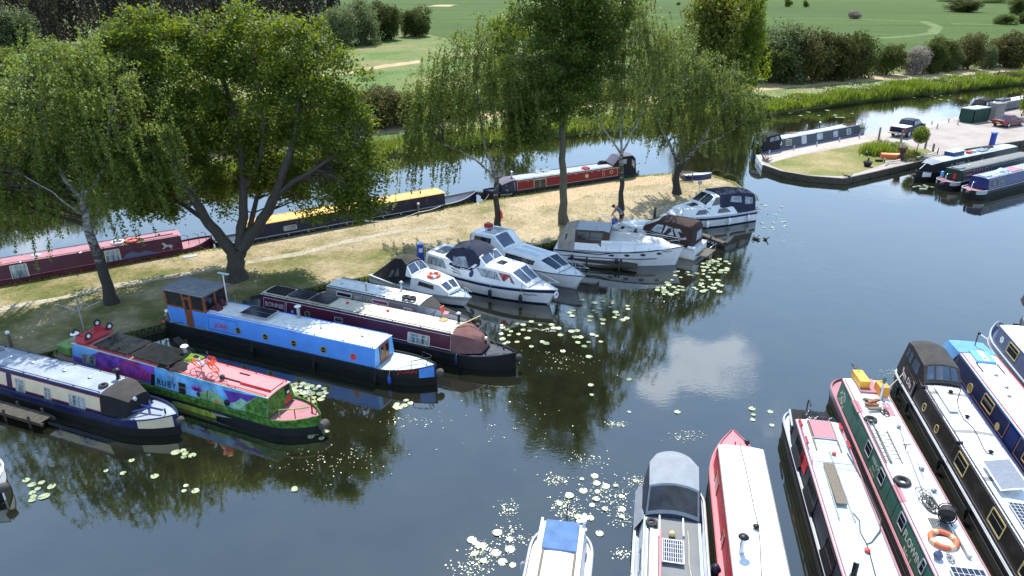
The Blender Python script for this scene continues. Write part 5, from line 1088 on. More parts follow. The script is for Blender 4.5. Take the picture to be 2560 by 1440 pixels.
for i in range(5): mb = MB(); mb.box((0, 0, 0), (1.7 - .1 * i, .1, .05)); o = mb.build('plank', [oldwood, oldwood, redbrt, oldwood, lightgrey][i], loc=b.w(q.x + .1 * i, q.y - .3 + .14 * i, b.zr + .1 + .02 * (i % 2))); o.rotation_euler = (0, 0, b.ang + R(3 * (i - 2))); tag(o, ['weathered plank at the back of the pile on the slate boat roof', 'second weathered plank from the back on the slate boat roof', 'red painted plank in the pile on the slate boat roof', 'weathered plank in front of the red one on the slate boat roof', 'pale grey plank at the front of the pile on the slate boat roof'][i], 'plank', 'planks piled on the slate boat roof')
q = b.px_roof(*K(1830, 290)); t = thing('planter_box', 'wooden planter of flowers on the bow end of the slate boat roof', 'planter', b.w(q.x, q.y - .2, b.zr + .03), b.ang); mb = MB(); mb.box((0, 0, .13), (1.9, .6, .26)); mb.build('box', mat('terracotta wood', (.28, .12, .06), .8), t, bevel=.02)
g = np.random.default_rng(4); C = g.uniform(-1, 1, (700, 3)) * np.array((.9, .3, .18)) + np.array((0, 0, .38)); quads('plants', leafquads(C, .13, g), L_hedge, t)
g = np.random.default_rng(6); C = g.normal(0, 1, (500, 3)) * np.array((.5, .4, .22)) + np.array((1.2, 0, 1.25)); quads('bow_plants', leafquads(C, .14, g), L_grey, b.t)
for near0, near1, lab, L_, e0, knd, cs in (((2357.5, 405), (2543, 367), 'black narrowboat with a dark bow cover and long cluttered white roof beside the garden quay', 13.5, 2.9, 'bow', (black, black, roofpale)),
                                          ((2406, 427.5), (2560, 393), 'dark green narrowboat, middle of the three moored below the gravel yard', 13, 1.5, 'stern', (darkgreen, black, roofgrey)),
                                          ((2473, 448), (2560, 426.7), 'royal blue narrowboat, nearest of the three moored below the gravel yard', 13, 1.5, 'stern', (blue, black, roofblue))):
    b = Boat('narrowboat', lab, 'narrowboat', near0, near1, hw=.76, group=GQ); b.hull(L_, e0, 2, knd, bitumen, cs[1], slate if knd == 'bow' else rose, trim=lightgrey if knd == 'stern' else black, bowband=(.3, 1.3, lightgrey) if knd == 'stern' else (1.4, 2.3, white)).cabin(cs[0], cs[2], cs[0], edge=cs[0], grab=lightgrey if knd == 'bow' else cs[0])
    T = lambda x, y: (2200 + x * .16667, 300 + y * .16667)
    if knd == 'bow':
        b.canopy([(-.05, .74, .95, 1.74, .8), (.35, .75, .95, 1.72, .78), (1.4, .8, .8, 1.52, .5)], canvasblk, wins=[[(.55, .15), (1.1, .2), (.9, .85), (.6, .9)]], topm=canvasgrey, nm='bow_cover')
        x, t_ = b.px_side(*T(1205, 660)); b.text('TOMMI', x, t_, .5, lightgrey, .02)
        for p_ in ((1080, 690), (1330, 635), (1530, 590)): b.port(T(*p_), .2, lightgrey, black)
        q = b.px_roof(*T(1110, 520)); t = thing('roof_box', 'blue storage box with a pale lid on the black boat roof', 'box', b.w(q.x, q.y, b.zr + .03), b.ang); mb = MB(); mb.box((0, 0, .2), (2.0, .95, .4)); mb.build('box', blue, t, bevel=.03); mb = MB(); mb.box((0, 0, .43), (2.06, 1.0, .06)); mb.build('lid', roofpale, t, bevel=.02)
        b.rbox('roof_rack', -10.5, -9, -.4, .4, 0, .12, white); b.solar(-8.7, -7.2, -.4, .4, .1, silver, cells, (2, 3)); b.tube('mast_prop', [(1.5, 0, 1.6), (2.4, 0, 1.15)], .04, lightgrey); b.button(3.0, rubber, .2, .6)
        for i, (x_, c_, lb) in enumerate(((-5.6, redbrt, 'red crate on the black boat roof behind the blue box'), (-6.4, lightgrey, 'grey crate on the black boat roof behind the red one'))): mb = MB(); mb.box((0, 0, .12), (.6, .4, .24)); o = mb.build('crate', c_, bevel=.02, loc=b.w(x_, .05, b.zr + .04)); o.rotation_euler[2] = b.ang + .1; tag(o, lb, 'crate')
        q = b.px_roof(*T(1640, 430)); drape('tarpaulin', 'dark tarpaulin over gear on the black boat roof', 'tarpaulin', q.x, q.y, .9, .35, canvaschar, b, .4, 8)
    else:
        gr = cs[0] is darkgreen
        if gr:
            x0 = b.px_side(*T(1265, 870))[0]; x1 = b.px_side(*T(1405, 850))[0]; b.panel(x0, x1, .1, .88, maroon, lightgrey); x, t_ = b.px_side(*T(1330, 850)); b.text('DREAM', x, .5, .3, goldp, .01)
            for xx in (-2.6, -3.4, -4.4): b.winx(xx, xx + .55, .35, .85, pinkred, glass)
            b.line(-12, -5, .25, .85, lightgrey, .025)
            mb = MB(); mb.box((.6, b.sg * -.7, 1.2), (.3, .2, .5)); b.part('blue_cover', mb, bluelt, bevel=.05); mb = MB(); mb.box((.05, b.sg * .2, 1.1), (.03, .25, .5)); b.part('rear_flag', mb, redbrt)
            q = b.px_roof(*T(1420, 670)); tag(b.coil((q.x, q.y), .3, pinkred, False), 'coil of pinkish rope on the dark green boat roof', 'rope')
        else:
            for xa_, xb_ in ((-1.75, -.25), (-2.75, -1.9)): b.panel(xa_, xb_, .12, .86, navydk, lightgrey, .025); b.patch('emblem', [circ((xa_ + xb_) / 2, .5, .17)], lightgrey, .005); b.patch('emblem', [circ((xa_ + xb_) / 2, .5, .12)], navydk, .007)
            b.rbox('roof_panel', -6.2, -4.4, -.5, .5, 0, .06, pinkred); q = b.px_roof(*T(1540, 850)); tag(b.coil((q.x, q.y), .3, orange, False), 'coil of orange rope on the blue boat roof', 'rope'); drape('tarpaulin', 'white plastic sheet bundled on the blue boat roof', 'tarpaulin', -3.6, 0, .6, .4, roofpale, b, .4, 6)
        b.rbox('sliding_hatch', -1.2, -.1, -.38, .38, -.02, .09, cs[2]); b.tiller(1.1, steel, .5, .7, -1); b.button(1.55, rubber, .2, .5)
        for x_ in (-2.5, -4.6, -7): b.vent((x_, 0), brass, False)
b = Boat('narrowboat', 'navy narrowboat with a black windowed stern canopy behind the green container', 'narrowboat', (2480, 262), (2545, 250), hw=.8, zr=1.75, group=GQ)
b.hull(14, 2.6, 2, 'stern', navydk, navydk, navydk).cabin(navydk, roofwhite, navydk, edge=navydk); b.canopy([(-.3, 1.74, .8, 1.8, .78), (.0, .72, .95, 2.45, .78), (1.9, .72, .95, 2.4, .74), (2.5, .72, .9, 1.8, .74)], canvasblk, wins=[[(.15, .62), (.75, .62), (.75, .9), (.2, .9)], [(.95, .62), (1.7, .62), (1.65, .9), (1.0, .9)]], gm=curtain, camber=.12, endwins=[(3, [(-.8, .55), (.8, .55), (.75, .9), (-.75, .9)])])
b.rbox('roof_box', -1.2, -.6, -.2, .2, 0, .2, redbrt); b.rbox('roof_cover', -6, -3, -.5, .5, 0, .3, navydk); b.line(-12, -3.5, .1, .85, lightgrey, .025)
# ================================================================== boats in the lower right corner
GR = 'boats moored in the lower right corner'
Q = lambda x, y: (1700 + x * .26393, 1060 + y * .26393)
b = Boat('narrowboat', 'red sided narrowboat with a wide plain white roof and pointed red bow', 'narrowboat', (1795.5, 1112.8), (1834.6, 1440), hw=.86, group=GR)
b.hull(12, 2.35, 2, 'bow', bitumen, red, pinkred, trim=pinkred, tb=3.4, lift=.22, hwid=1.12, dk=.06).cabin(red, roofwhite, red, edge=greyp, wb=.95, grab=roofwhite)
for a, c in (((355, 430), (330, 720)), ((415, 985), (385, 1220))): b.win(Q(*a), Q(*c), wood, curtain, bars=(('v', .5),))
b.chimney(Q(580, 1215), .6, .085, silver, black); b.vent(Q(718, 990), black, r=.11, h=.16); b.tube('headlamp', [(.15, -.25, 1.5), (.15, -.25, 1.75)], .03, black); mb = MB(); mb.lathe([(.02, 0), (.1, .03), (.1, .14), (.02, .16)], b.L(.15, -.25, 1.85), 12, axis='x'); b.part('headlamp', mb, black)
b.tube('bow_rail', [(.5, .45, .85), (.55, .35, .98), (.55, -.35, .98), (.5, -.45, .85)], .02, maroon); b.tube('tee_stud', [(1.3, 0, .9), (1.3, 0, 1.1)], .03, pinkred); b.tube('deck_batten', [(.1, .15, .86), (1.1, .1, .92)], .015, pinkred); b.tube('deck_batten', [(.1, -.15, .86), (1.1, -.1, .92)], .015, pinkred)
pts = [b.px_roof(*Q(*p_)) for p_ in ((565, 190), (610, 380), (660, 600), (690, 750), (735, 940), (755, 1100), (770, 1440))]; mb = MB(); mb.tube([b.w(q.x, q.y, b.zroof(q.y) + .02) for q in pts], .018, 4); tag(mb.build('mooring_rope', oldwood), 'thin brown rope lying along the white roof of the red boat', 'rope')
b.tube('mooring_line', [(-5.0, .88, 1.7), (-6.6, 1.02, .8)], .012, ropedk)
# --- black boat with maroon hatch
Z = lambda x, y: (1920 + x * .31949, 980 + y * .31949)
b = Boat('narrowboat', 'black sided narrowboat with a pale roof, maroon hatch and propped side shutters', 'narrowboat', (1990, 1048.7), (2108.5, 1440), hw=.88, group=GR)
b.hull(12, 2.3, 2, 'stern', bitumen, black, lightgrey, trim=lightgrey, hwid=1.06).cabin(slate, roofpale, slate, edge=rose, wb=.96, grab=rose)
b.hatch(-1.35, -.1, rose, .42)
for a, c in (((225, 370), (260, 580)), ((320, 690), (345, 980)), ((455, 1170), (500, 1430))):
    x0 = b.px_side(*Z(*a))[0]; x1 = b.px_side(*Z(*c))[0]; x0, x1 = min(x0, x1), max(x0, x1); w_ = b.winx(x0, x1, .3, .85, black, glass, bars=()); mb = MB(); f_ = b.pside([(x0, .28), (x1, .28), (x1, .32), (x0, .32)], .0)
    o_ = [tuple(b.cab.side(x, t_, b.sg, of)) for x, t_, of in ((x0, .28, .01), (x1, .28, .01), (x1, .06, .13), (x0, .06, .13))]; i_ = [(p_[0], p_[1], p_[2] + .03) for p_ in o_]; mb.add(o_ + i_, [(3, 2, 1, 0), (4, 5, 6, 7), (0, 1, 5, 4), (1, 2, 6, 5), (2, 3, 7, 6), (3, 0, 4, 7)]); b.part('shutter', mb, black)
x0 = b.px_side(*Z(265, 600))[0]; b.winx(x0 - .5, x0 + .5, .3, .82, red, redbrt, bars=())
b.chimney(Z(668, 1440), .65, .09, black, white); b.vent(Z(775, 1252), redbrt, r=.1, h=.12); b.vent(Z(515, 492), redbrt, r=.09, h=.12)
mb = MB(); mb.loft([[(.05, -.95, .7), (.05, .95, .7), (.05, .95, 1.3), (.05, -.95, 1.3)], [(1.6, -.75, .7), (1.6, .75, .7), (1.6, .75, 1.25), (1.6, -.75, 1.25)]]); b.part('stern_cover', mb, canvasblk, bevel=.04); b.tube('cover_rail', [(.0, .98, 1.38), (1.2, .9, 1.42)], .05, lightgrey); b.tiller(2.0, black, .7, .5, -1)
for q0 in (-.78, .78): b.tube('roof_rail', [(-.25, q0, 1.76), (-2.9, q0, 1.95), (-3.1, q0, 1.76)], .016, pinkred); b.tube('rope_wrap', [(-.2, q0, 1.85), (-.7, q0, 1.9)], .05, redbrt); b.tube('rope_wrap', [(-1.5, q0, 1.92), (-2.0, q0, 1.95)], .04, redbrt)
b.tube('roof_rail', [(-3.1, -.78, 1.93), (-3.1, .78, 1.93)], .018, steelgrey); b.tube('roof_rail', [(-1.5, -.78, 1.93), (-1.5, .78, 1.93)], .018, white)
drape('bin_bag', 'shiny black bag of ropes heaped on the stern cover of the black sided boat', 'bag', .8, -.1, .6, .5, mat('bin liner', (.02, .02, .022), .2, bump=1, bscale=9), b, .45, 14, 14, 1.25); drape('bin_bag', 'slumped black plastic sheet by the green boat on the stern of the black sided boat', 'bag', .45, -.72, .45, .28, mat('bin liner', (.02, .02, .022), .2, bump=1, bscale=9), b, .3, 15, 12, 1.28)
qa = b.px_roof(*Z(465, 580)); qb = b.px_roof(*Z(575, 900)); v_ = (qb - qa); mb = MB(); mb.box((0, 0, 0), (v_.length, .36, .06)); o = mb.build('gangplank', oldwood, bevel=.01, loc=b.w((qa.x + qb.x) / 2, (qa.y + qb.y) / 2, b.zr + .17)); o.rotation_euler = (0, 0, math.atan2(v_.y * b.sg, v_.x) + b.ang); tag(o, 'grey brown gangplank strapped on the pale roof of the black sided boat', 'plank')
for (a, c), lb in ((((435, 590), (555, 1000)), 'thin boat pole left of the gangplank on the pale roof'), (((478, 470), (680, 1025)), 'long boat pole right of the gangplank on the pale roof')): qa, qb = b.px_roof(*Z(*a)), b.px_roof(*Z(*c)); mb = MB(); mb.tube([b.w(qa.x, qa.y, b.zr + .12), b.w(qb.x, qb.y, b.zr + .12)], .025, 6); tag(mb.build('boat_pole', steelgrey), lb, 'pole')
for pp, lb in ((((620, 480), (700, 620), (780, 770), (880, 1000), (875, 1090), (810, 1180), (770, 1195)), 'dark cable running along the right side of the pale roof'), (((665, 950), (715, 1010), (720, 1100), (770, 1190), (800, 1290), (840, 1440)), 'dark hose looping over the pale roof near the chimney')): mb = MB(); mb.tube([b.w(q.x, q.y, b.zr + .07) for q in (b.px_roof(*Z(*p_)) for p_ in pp)], .022, 5); tag(mb.build('cable', ropedk), lb, 'cable')
# --- green boat
Y3 = lambda x, y: (2040 + x * .38893, 880 + y * .38893)
Y1 = lambda x, y: (2060 + x * .11111, 900 + y * .11111)
b = Boat('narrowboat', 'green narrowboat with cream lettering and a very cluttered white roof', 'narrowboat', (2107, 947), (2339.5, 1440), hw=.84, group=GR)
b.hull(13, 1.7, 2, 'stern', bitumen, rose, rose, trim=rose, bowband=(.2, 1.5, lightgrey)).cabin(green, roofwhite, green, edge=rose, wb=.95, grab=rose)
paleg = paint('cream lettering', (.62, .6, .5), .5)
for a, c in (((325, 590), (318, 745)), ((405, 770), (400, 920)), ((540, 1045), (530, 1215)), ((680, 1345), (650, 1500))):
    x0 = b.px_side(*Y3(*a))[0]; x1 = b.px_side(*Y3(*c))[0]; b.winx(min(x0, x1), max(x0, x1), .3, .86, lightgrey, glass, bars=(('h', .62),))
def ltext(txt, p_, size, bold=.015, sx=1): x, t_ = b.px_side(*Y3(*p_)); b.text(txt, x, t_, size, paleg, bold, sx=sx)
ltext('FLOWIN', (615, 1262), .42, .025); ltext('No 1', (583, 1312), .36, .025); ltext('FRENCH', (385, 722), .25); ltext('BOAT', (370, 752), .14); ltext('BUILDERS', (358, 776), .14); ltext('& PEEL', (346, 800), .26)
cx, ct = b.px_side(*Y1(400, 910))
for txt, a0, sg_ in (('THE ROVER', 90, 1), ('DONCASTER', -90, -1)):
    for i, ch in enumerate(txt):
        if ch == ' ': continue
        rd = -1 if b.sg > 0 else 1; n_ = len(txt) - 1; a = R(a0 - sg_ * (i / n_ - .5) * 130); v, f = text_mesh(ch, .015); mb = MB(); rt = a - math.pi / 2 if sg_ > 0 else a + math.pi / 2
        pts = []
        for u0, v0 in v:
            uu = u0 * .21; vv = v0 * .21; pu = .38 * math.cos(a) + uu * math.cos(rt) - vv * math.sin(rt); pv = .38 * math.sin(a) + uu * math.sin(rt) + vv * math.cos(rt)
            pts.append(b.cab.side(cx + rd * pu, ct + pv, b.sg, .006))
        mb.add(pts, f); b.part('lettering', mb, paleg)
mb = MB(); mb.ring(b.pside(circ(cx, ct, .2), .006), b.pside(circ(cx, ct, .165), .006)); b.part('emblem', mb, paleg); b.patch('emblem', [[(cx - .15, ct - .07), (cx - .1, ct - .12), (cx + .15, ct + .07), (cx + .1, ct + .12)]], paleg, .006)
for p_ in ((215, 470), (255, 545), (430, 990), (500, 1020)): x = b.px_side(*Y3(*p_))[0]; b.patch('panel_joint', [[(x - .015, .02), (x + .015, .02), (x + .015, .97), (x - .015, .97)]], darkgreen, .004)
b.hatch(-1.25, -.05, rose, .4, lightgrey, 1.1)
def rbx(nm, a, m, lx, ly, h): q = b.px_roof(*a); b.rbox(nm, q.x - lx / 2, q.x + lx / 2, q.y - ly / 2, q.y + ly / 2, -.03, h, m)
rbx('roof_panel', Y1(800, 1030), rose, 1.0, .42, .03); rbx('roof_panel', Y1(1450, 1110), rose, 1.0, .34, .03); rbx('roof_panel', Y3(555, 905), rose, .95, .42, .03)
for p_ in ((530, 487), (678, 757), (757, 897)): b.vent(Y3(*p_), slate2, r=.1, h=.12)
b.tiller(1.05, black, .75, .75, 1); b.button(1.75, rubber, .2, .5); b.tube('tiller_stay', [(1.0, 0, 1.9), (.3, .35, 1.72)], .014, ropedk)
for (a, c_, sz, rz), lb in (((Y1(820, 470), yellowpl, (1.05, .45, .34), .1), 'yellow water container on the hatch of the green boat'), ((Y1(1290, 690), paint('amber plastic', (.72, .30, .05), .4), (.62, .42, .5), .1), 'amber water container beside the hatch of the green boat')):
    q = b.px_roof(*a, b.zr + .2); mb = MB(); mb.box((0, 0, sz[2] / 2), sz); mb.lathe([(.05, sz[2]), (.05, sz[2] + .05), (.01, sz[2] + .05)], (sz[0] * .35, 0, 0), 8); o = mb.build('water_container', c_, bevel=.06, loc=b.w(q.x, q.y, b.zr + (.14 if sz[0] > 1 else .04))); o.rotation_euler[2] = b.ang + rz; tag(o, lb, 'container')
q = b.px_roof(*Y1(1255, 900)); b.tube('chimney', [(q.x, q.y, b.zr), (q.x + .25, q.y - .1, b.zr + .75)], .05, silver); b.tube('chimney', [(q.x + .25, q.y - .1, b.zr + .75), (q.x + .34, q.y - .13, b.zr + 1.0)], .07, green)
q = b.px_roof(*Y3(350, 440)); tyre(b.w(q.x, q.y, b.zr + .1), 'dark tyre nearest the stern on the cluttered white roof of the green boat', .2, .07)
q = b.px_roof(*Y3(553, 838)); tyre(b.w(q.x, q.y, b.zr + .1), 'black tyre beside the maroon panel in the middle of the green boat roof', .23, .085)
q = b.px_roof(*Y3(815, 1218)); lifebuoy(b.w(q.x, q.y, b.zr + .12), 'big orange lifebuoy lying on the cluttered white roof of the green boat', paint('faded orange', (.52, .13, .06), .55), paint('orange band', (.62, .40, .25), .6), .38, .095)
for i, (a, c_) in enumerate((((345, 320), brass), ((355, 350), oldwood), ((372, 380), oldwood), ((368, 335), wood))): q = b.px_roof(*Y3(*a)); mb = MB(); mb.box((0, 0, 0), (.55, .17, .1)); o = mb.build('log', [oldwood, wood, oldwood, wood][i], bevel=.02, loc=b.w(q.x, q.y, b.zr + .12 + .03 * i)); o.rotation_euler = (0, 0, b.ang + .3 * i + 1.2); tag(o, ['split log nearest the stern in the wood pile on the green boat', 'brown log second from the stern in the wood pile on the green boat', 'log at the far end of the wood pile on the green boat', 'dark log standing across the wood pile on the green boat'][i], 'log', 'firewood on the green boat roof')
ladm = mat('dull aluminium', (.16, .165, .17), .5, .4)
def ladder(qa, qb, w_, label):
    v_ = (qb - qa); t = thing('ladder', label, 'ladder', b.w(qa.x, qa.y, b.zr + .1), b.ang + math.atan2(v_.y * b.sg, v_.x)); L_ = v_.length
    for sd in (-1, 1): mb = MB(); mb.box((L_ / 2, sd * w_ / 2, 0), (L_, .04, .07)); mb.build('rail', ladm, t)
    mb = MB(); n_ = int(L_ / .25)
    for i in range(n_): mb.tube([(.12 + i * .25, -w_ / 2, 0), (.12 + i * .25, w_ / 2, 0)], .018, 5)
    mb.build('rungs', ladm, t)
ladder(b.px_roof(*Y3(420, 510)), b.px_roof(*Y3(515, 715)), .42, 'aluminium ladder lying on the white roof of the green boat'); ladder(b.px_roof(*Y3(345, 455)), b.px_roof(*Y3(470, 720)), .2, 'narrow dark steps beside the aluminium ladder on the green boat')
q = b.px_roof(*Y3(830, 1085)); t = thing('hose_reel', 'black hose reel on a stand on the white roof of the green boat', 'hose reel', b.w(q.x, q.y, b.zr + .04), b.ang + R(70))
mb = MB(); mb.lathe([(.12, -.16), (.24, -.16), (.24, .16), (.12, .16)], (0, 0, .34), 18, axis='y'); mb.build('hose', rubber, t, smooth=40)
for sy in (-.19, .19): mb = MB(); mb.torus((0, sy, .34), .27, .022, 20, 6, 0, Matrix.Rotation(R(90), 3, 'X')); mb.tube([(-.22, sy, 0), (0, sy, .34), (.22, sy, 0)], .02, 5); mb.tube([(-.27, sy, .34), (.27, sy, .34)], .015, 4); mb.build('reel_side', black, t)
q = b.px_roof(*Y3(800, 1130)); mb = MB()
for i in range(12):
    for j in range(8): mb.torus((i * .075 - .42, j * .075 - .27, 0), .03, .009, 6, 4)
o = mb.build('rubber_mat', rubber, loc=b.w(q.x, q.y, b.zr + .075)); o.rotation_euler[2] = b.ang; tag(o, 'black perforated rubber mat between the hose reel and the orange lifebuoy', 'mat')
qa, qb = b.px_roof(*Y3(895, 1165)), b.px_roof(*Y3(985, 1330)); mb = MB(); mb.tube([b.w(qa.x, qa.y, b.zr + .13), b.w(qb.x, qb.y, b.zr + .13)], .075, 12); tag(mb.build('flue_pipe', mat('sooty flue', (.35, .34, .32), .5, .4, dirt=((.05, .04, .04), .9))), 'sooty silver flue pipe lying on the green boat roof right of the lifebuoy', 'pipe')
q = b.px_roof(*Y3(780, 1325)); mb = MB(); mb.lathe([(.02, 0), (.13, .05), (.15, .15), (.1, .25), (.03, .3), (.02, .38)], b.w(q.x, q.y, b.zr + .04), 12); tag(mb.build('buoy_float', slate2, smooth=60), 'grey green float with a pointed top beside the solar panel on the green boat', 'float')
qa = b.px_roof(*Y3(790, 1365)); b.solar(qa.x - 1.6, qa.x - .15, -.62, .4, .1, silver, cells, (6, 5), white)
gg = random.Random(3)
for a, lb, n_, rr, c_ in (((735, 985), 'tangle of dark rope on the white roof of the green boat before the hose reel', 60, .42, ropedk), ((700, 940), 'loose loops of grey rope on the white roof of the green boat', 30, .5, steelgrey), ((440, 390), 'thin dark cable loops near the maroon panel on the green boat roof', 30, .3, ropedk), ((860, 1330), 'grey mop head rope by the solar panel on the green boat', 30, .2, steelgrey)):
    q = b.px_roof(*Y3(*a)); mb = MB(); a_ = 0; pts = []
    for i in range(n_ * 3): a_ += .33 + gg.uniform(-.1, .1); r_ = rr * (.55 + .45 * math.sin(i * .21 + gg.uniform(-.3, .3))); pts.append(b.w(q.x + r_ * math.cos(a_) * 1.2, q.y + r_ * math.sin(a_) * .6, b.zr + .06 + gg.uniform(0, .06)))
    mb.tube(pts, .018, 4); tag(mb.build('mooring_rope', c_), lb, 'rope')
for pp, lb in ((((605, 640), (640, 700), (690, 830), (790, 1000)), 'washing line strung along the middle of the green boat roof'), (((580, 640), (660, 850), (690, 930)), 'second line strung along the green boat roof, nearer the camera'), (((530, 490), (555, 560), (570, 630)), 'thin cable from the stern vent on the green boat roof')): mb = MB(); mb.tube([b.w(q.x, q.y, b.zr + .16) for q in (b.px_roof(*Y3(*p_)) for p_ in pp)], .016, 4); tag(mb.build('roof_line', oldwood), lb, 'line')
qa, qb = b.px_roof(*Y3(545, 630)), b.px_roof(*Y3(600, 628)); b.tube('tee_post', [(qa.x, qa.y, b.zr + .3), (qb.x, qb.y, b.zr + .3)], .02, black); b.tube('tee_post', [((qa.x + qb.x) / 2, (qa.y + qb.y) / 2, b.zr), ((qa.x + qb.x) / 2, (qa.y + qb.y) / 2, b.zr + .3)], .02, black)
# --- black boat with brown black canopy
b = Boat('narrowboat', 'black narrowboat with gold window frames, white roof and a dark framed stern canopy', 'narrowboat', (2299, 950), (2491.5, 1260), hw=.82, group=GR)
blk = paint('black brown paint', (.022, .018, .016), .3)
b.hull(13, 3.1, 2, 'stern', bitumen, blk, lightgrey, trim=lightgrey, hwid=1.08).cabin(blk, roofwhite, blk, edge=black, wb=.95, grab=black)
X2 = lambda x, y: (2220 + x * .23611, 920 + y * .23611)
X4 = lambda x, y: (2160 + x * .27778, 700 + y * .27778)
for p_ in ((385, 415), (515, 645)): b.port(X2(*p_), .2, goldp, glass)
for a, c in (((735, 915), (760, 1230)), ((2220 + 1420 * .18056, 1180 + 560 * .18056), (2220 + 1490 * .18056, 1180 + 1040 * .18056)), ((2220 + 1830 * .18056, 1180 + 1330 * .18056), (2560, 1500))):
    a = X2(*a) if a[0] < 2000 else a; c = X2(*c) if c[0] < 2000 else c; x0 = b.px_side(*a)[0]; x1 = b.px_side(*c)[0]; b.winx(min(x0, x1), max(x0, x1), .2, .86, goldp, glass, fw=.055, bars=(('h', .66),))
b.canopy([(-.45, 1.72, .82, 1.78, .8), (.12, .78, .97, 2.42, .74), (1.9, .78, .97, 2.5, .70), (2.6, .78, .92, 2.35, .66), (2.75, .85, .88, 2.2, .6)], canvasblk, topm=canvaschar, camber=.14, wins=[[(.35, .58), (1.2, .58), (1.15, .88), (.5, .9)], [(1.4, .58), (2.3, .6), (2.2, .88), (1.4, .88)]],
         topwins=[[(-.35, -.85), (-.35, -.45), (.06, -.45), (.06, -.8)], [(-.37, -.36), (-.37, .36), (.06, .36), (.06, -.36)], [(-.35, .45), (-.35, .85), (.06, .8), (.06, .45)]], gm=glassblue)
b.panel(.05, 2.4, .03, .9, blk) if False else None
mbx = MB(); st = [(0, .76, 1.0, 1.5, .92), (1.2, .76, 1.0, 1.52, .92), (2.4, .8, .9, 1.55, .8)]; bk = Block(st, .0); bk.shell(mbx); b.part('stern_dodger', mbx, blk)
v, f = text_mesh('Bom Dia', .02); rd = -1 if b.sg > 0 else 1; mb = MB(); mb.add([bk.side(1.15 + rd * a_ * .44, .5 + c_ * .6, b.sg, .012) for a_, c_ in v], f); b.part('lettering', mb, paint('pink white lettering', (.7, .55, .58), .5))
mb = MB(); o4 = [(.12, .06), (2.2, .06), (2.2, .92), (.12, .92)]; i4 = [(.15, .1), (2.17, .1), (2.17, .88), (.15, .88)]; mb.ring([bk.side(x, t_, b.sg, .01) for x, t_ in o4], [bk.side(x, t_, b.sg, .01) for x, t_ in i4]); b.part('coach_line', mb, paint('pink white lettering', (.7, .55, .58), .5)); b.line(-12.5, -.15, .05, .95, paint('pink white lettering', (.7, .55, .58), .5), .018)
qa = b.px_roof(*X2(530, 210)); qb = b.px_roof(*X2(690, 480)); b.solar(min(qa.x, qb.x), max(qa.x, qb.x), -.05 + (qa.y + qb.y) / 2 - .14, (qa.y + qb.y) / 2 + .19, .08, silver, lightgrey, None)
q = b.px_roof(*X2(560, 330)); b.tube('ladder_rack', [(q.x + 1.0, q.y + .32, b.zr + .1), (q.x - 1.3, q.y + .34, b.zr + .1)], .02, oldwood)
for k in range(12): x_ = q.x + 1.0 - .19 * k; b.tube('rack_rung', [(x_, q.y + .27, b.zr + .1), (x_, q.y + .4, b.zr + .1)], .014, steelgrey)
for p_ in ((660, 265), (835, 530), (1085, 905)): b.vent(X2(*p_), canvasblk, r=.1, h=.14)
for x_ in (-1.1, -4.1, -7.2):
    mb = MB(); us = [-.9 + .15 * i for i in range(13)]; V = []
    for u in us: V += [b.cab.top(x_ - .12, u, .02), b.cab.top(x_ + .12, u, .02)]
    mb.add(V, [(2 * i, 2 * i + 1, 2 * i + 3, 2 * i + 2) for i in range(12)]); b.part('roof_band', mb, paint('grey roof band', (.22, .22, .22), .8))  # wide grey strips laid across the white roof, following its camber
for p_, lb in (((945, 905), 'flat brown rope coil, the upper of two on the black boat white roof'), ((1000, 995), 'flat brown rope coil, the lower of two, beside the tilted solar panel')): q = b.px_roof(*X2(*p_)); tag(b.coil((q.x, q.y), .34, mat('brown rope', (.09, .075, .06), .9), False, n=6), lb, 'rope', 'two flat rope coils on the black boat roof')
# tilted panel
q0 = b.px_roof(*X2(1240, 1130), 2.05); t = thing('solar_panel', 'tilted silver framed solar panel propped on the white roof of the black boat', 'solar panel', b.w(q0.x, q0.y, b.zr + .35), b.ang); t.rotation_euler = (R(14) * -b.sg, 0, b.ang)
mb = MB(); mb.box((0, 0, 0), (1.75, .95, .04)); mb.build('frame', silver, t); mb = MB(); mb.box((0, 0, .023), (1.68, .88, .008)); mb.build('solar_cells', mat('pale solar cells', (.16, .18, .22), .2, var=.15, scale=12, spec=.7), t)
mb = MB(); mb.box((-.5, 0, -.17), (.06, .06, .3)); mb.box((.5, 0, -.17), (.06, .06, .3)); mb.build('prop', silver, t)
b.solar(q0.x - 3.4, q0.x - 1.35, -.5, .5, .07, silver, cells, (7, 12), white)
pp = [b.px_roof(*X2(*p_)) for p_ in ((700, 150), (770, 230), (730, 350), (750, 450), (800, 550), (900, 640), (960, 750), (1010, 860), (1060, 920))]; mb = MB(); mb.tube([b.w(q.x, q.y, b.zroof(q.y) + .03) for q in pp], .02, 4); tag(mb.build('cable', ropedk), 'dark cable winding down the white roof of the black boat', 'cable')
for p_ in ((375, 200), (730, 785)): q = b.px_roof(*X2(*p_)); b.rbox('line_bracket', q.x - .05, q.x + .05, .68, .95, -.02, .1, black); b.tube('fender_rope', [(q.x, .93, 1.75), (q.x, 1.12, .5)], .01, ropedk)
for x_ in (1.2, -.3, -4.6, -7.6): b.fender(x_, black, .35, h=.55, r=.07, ropem=ropedk)
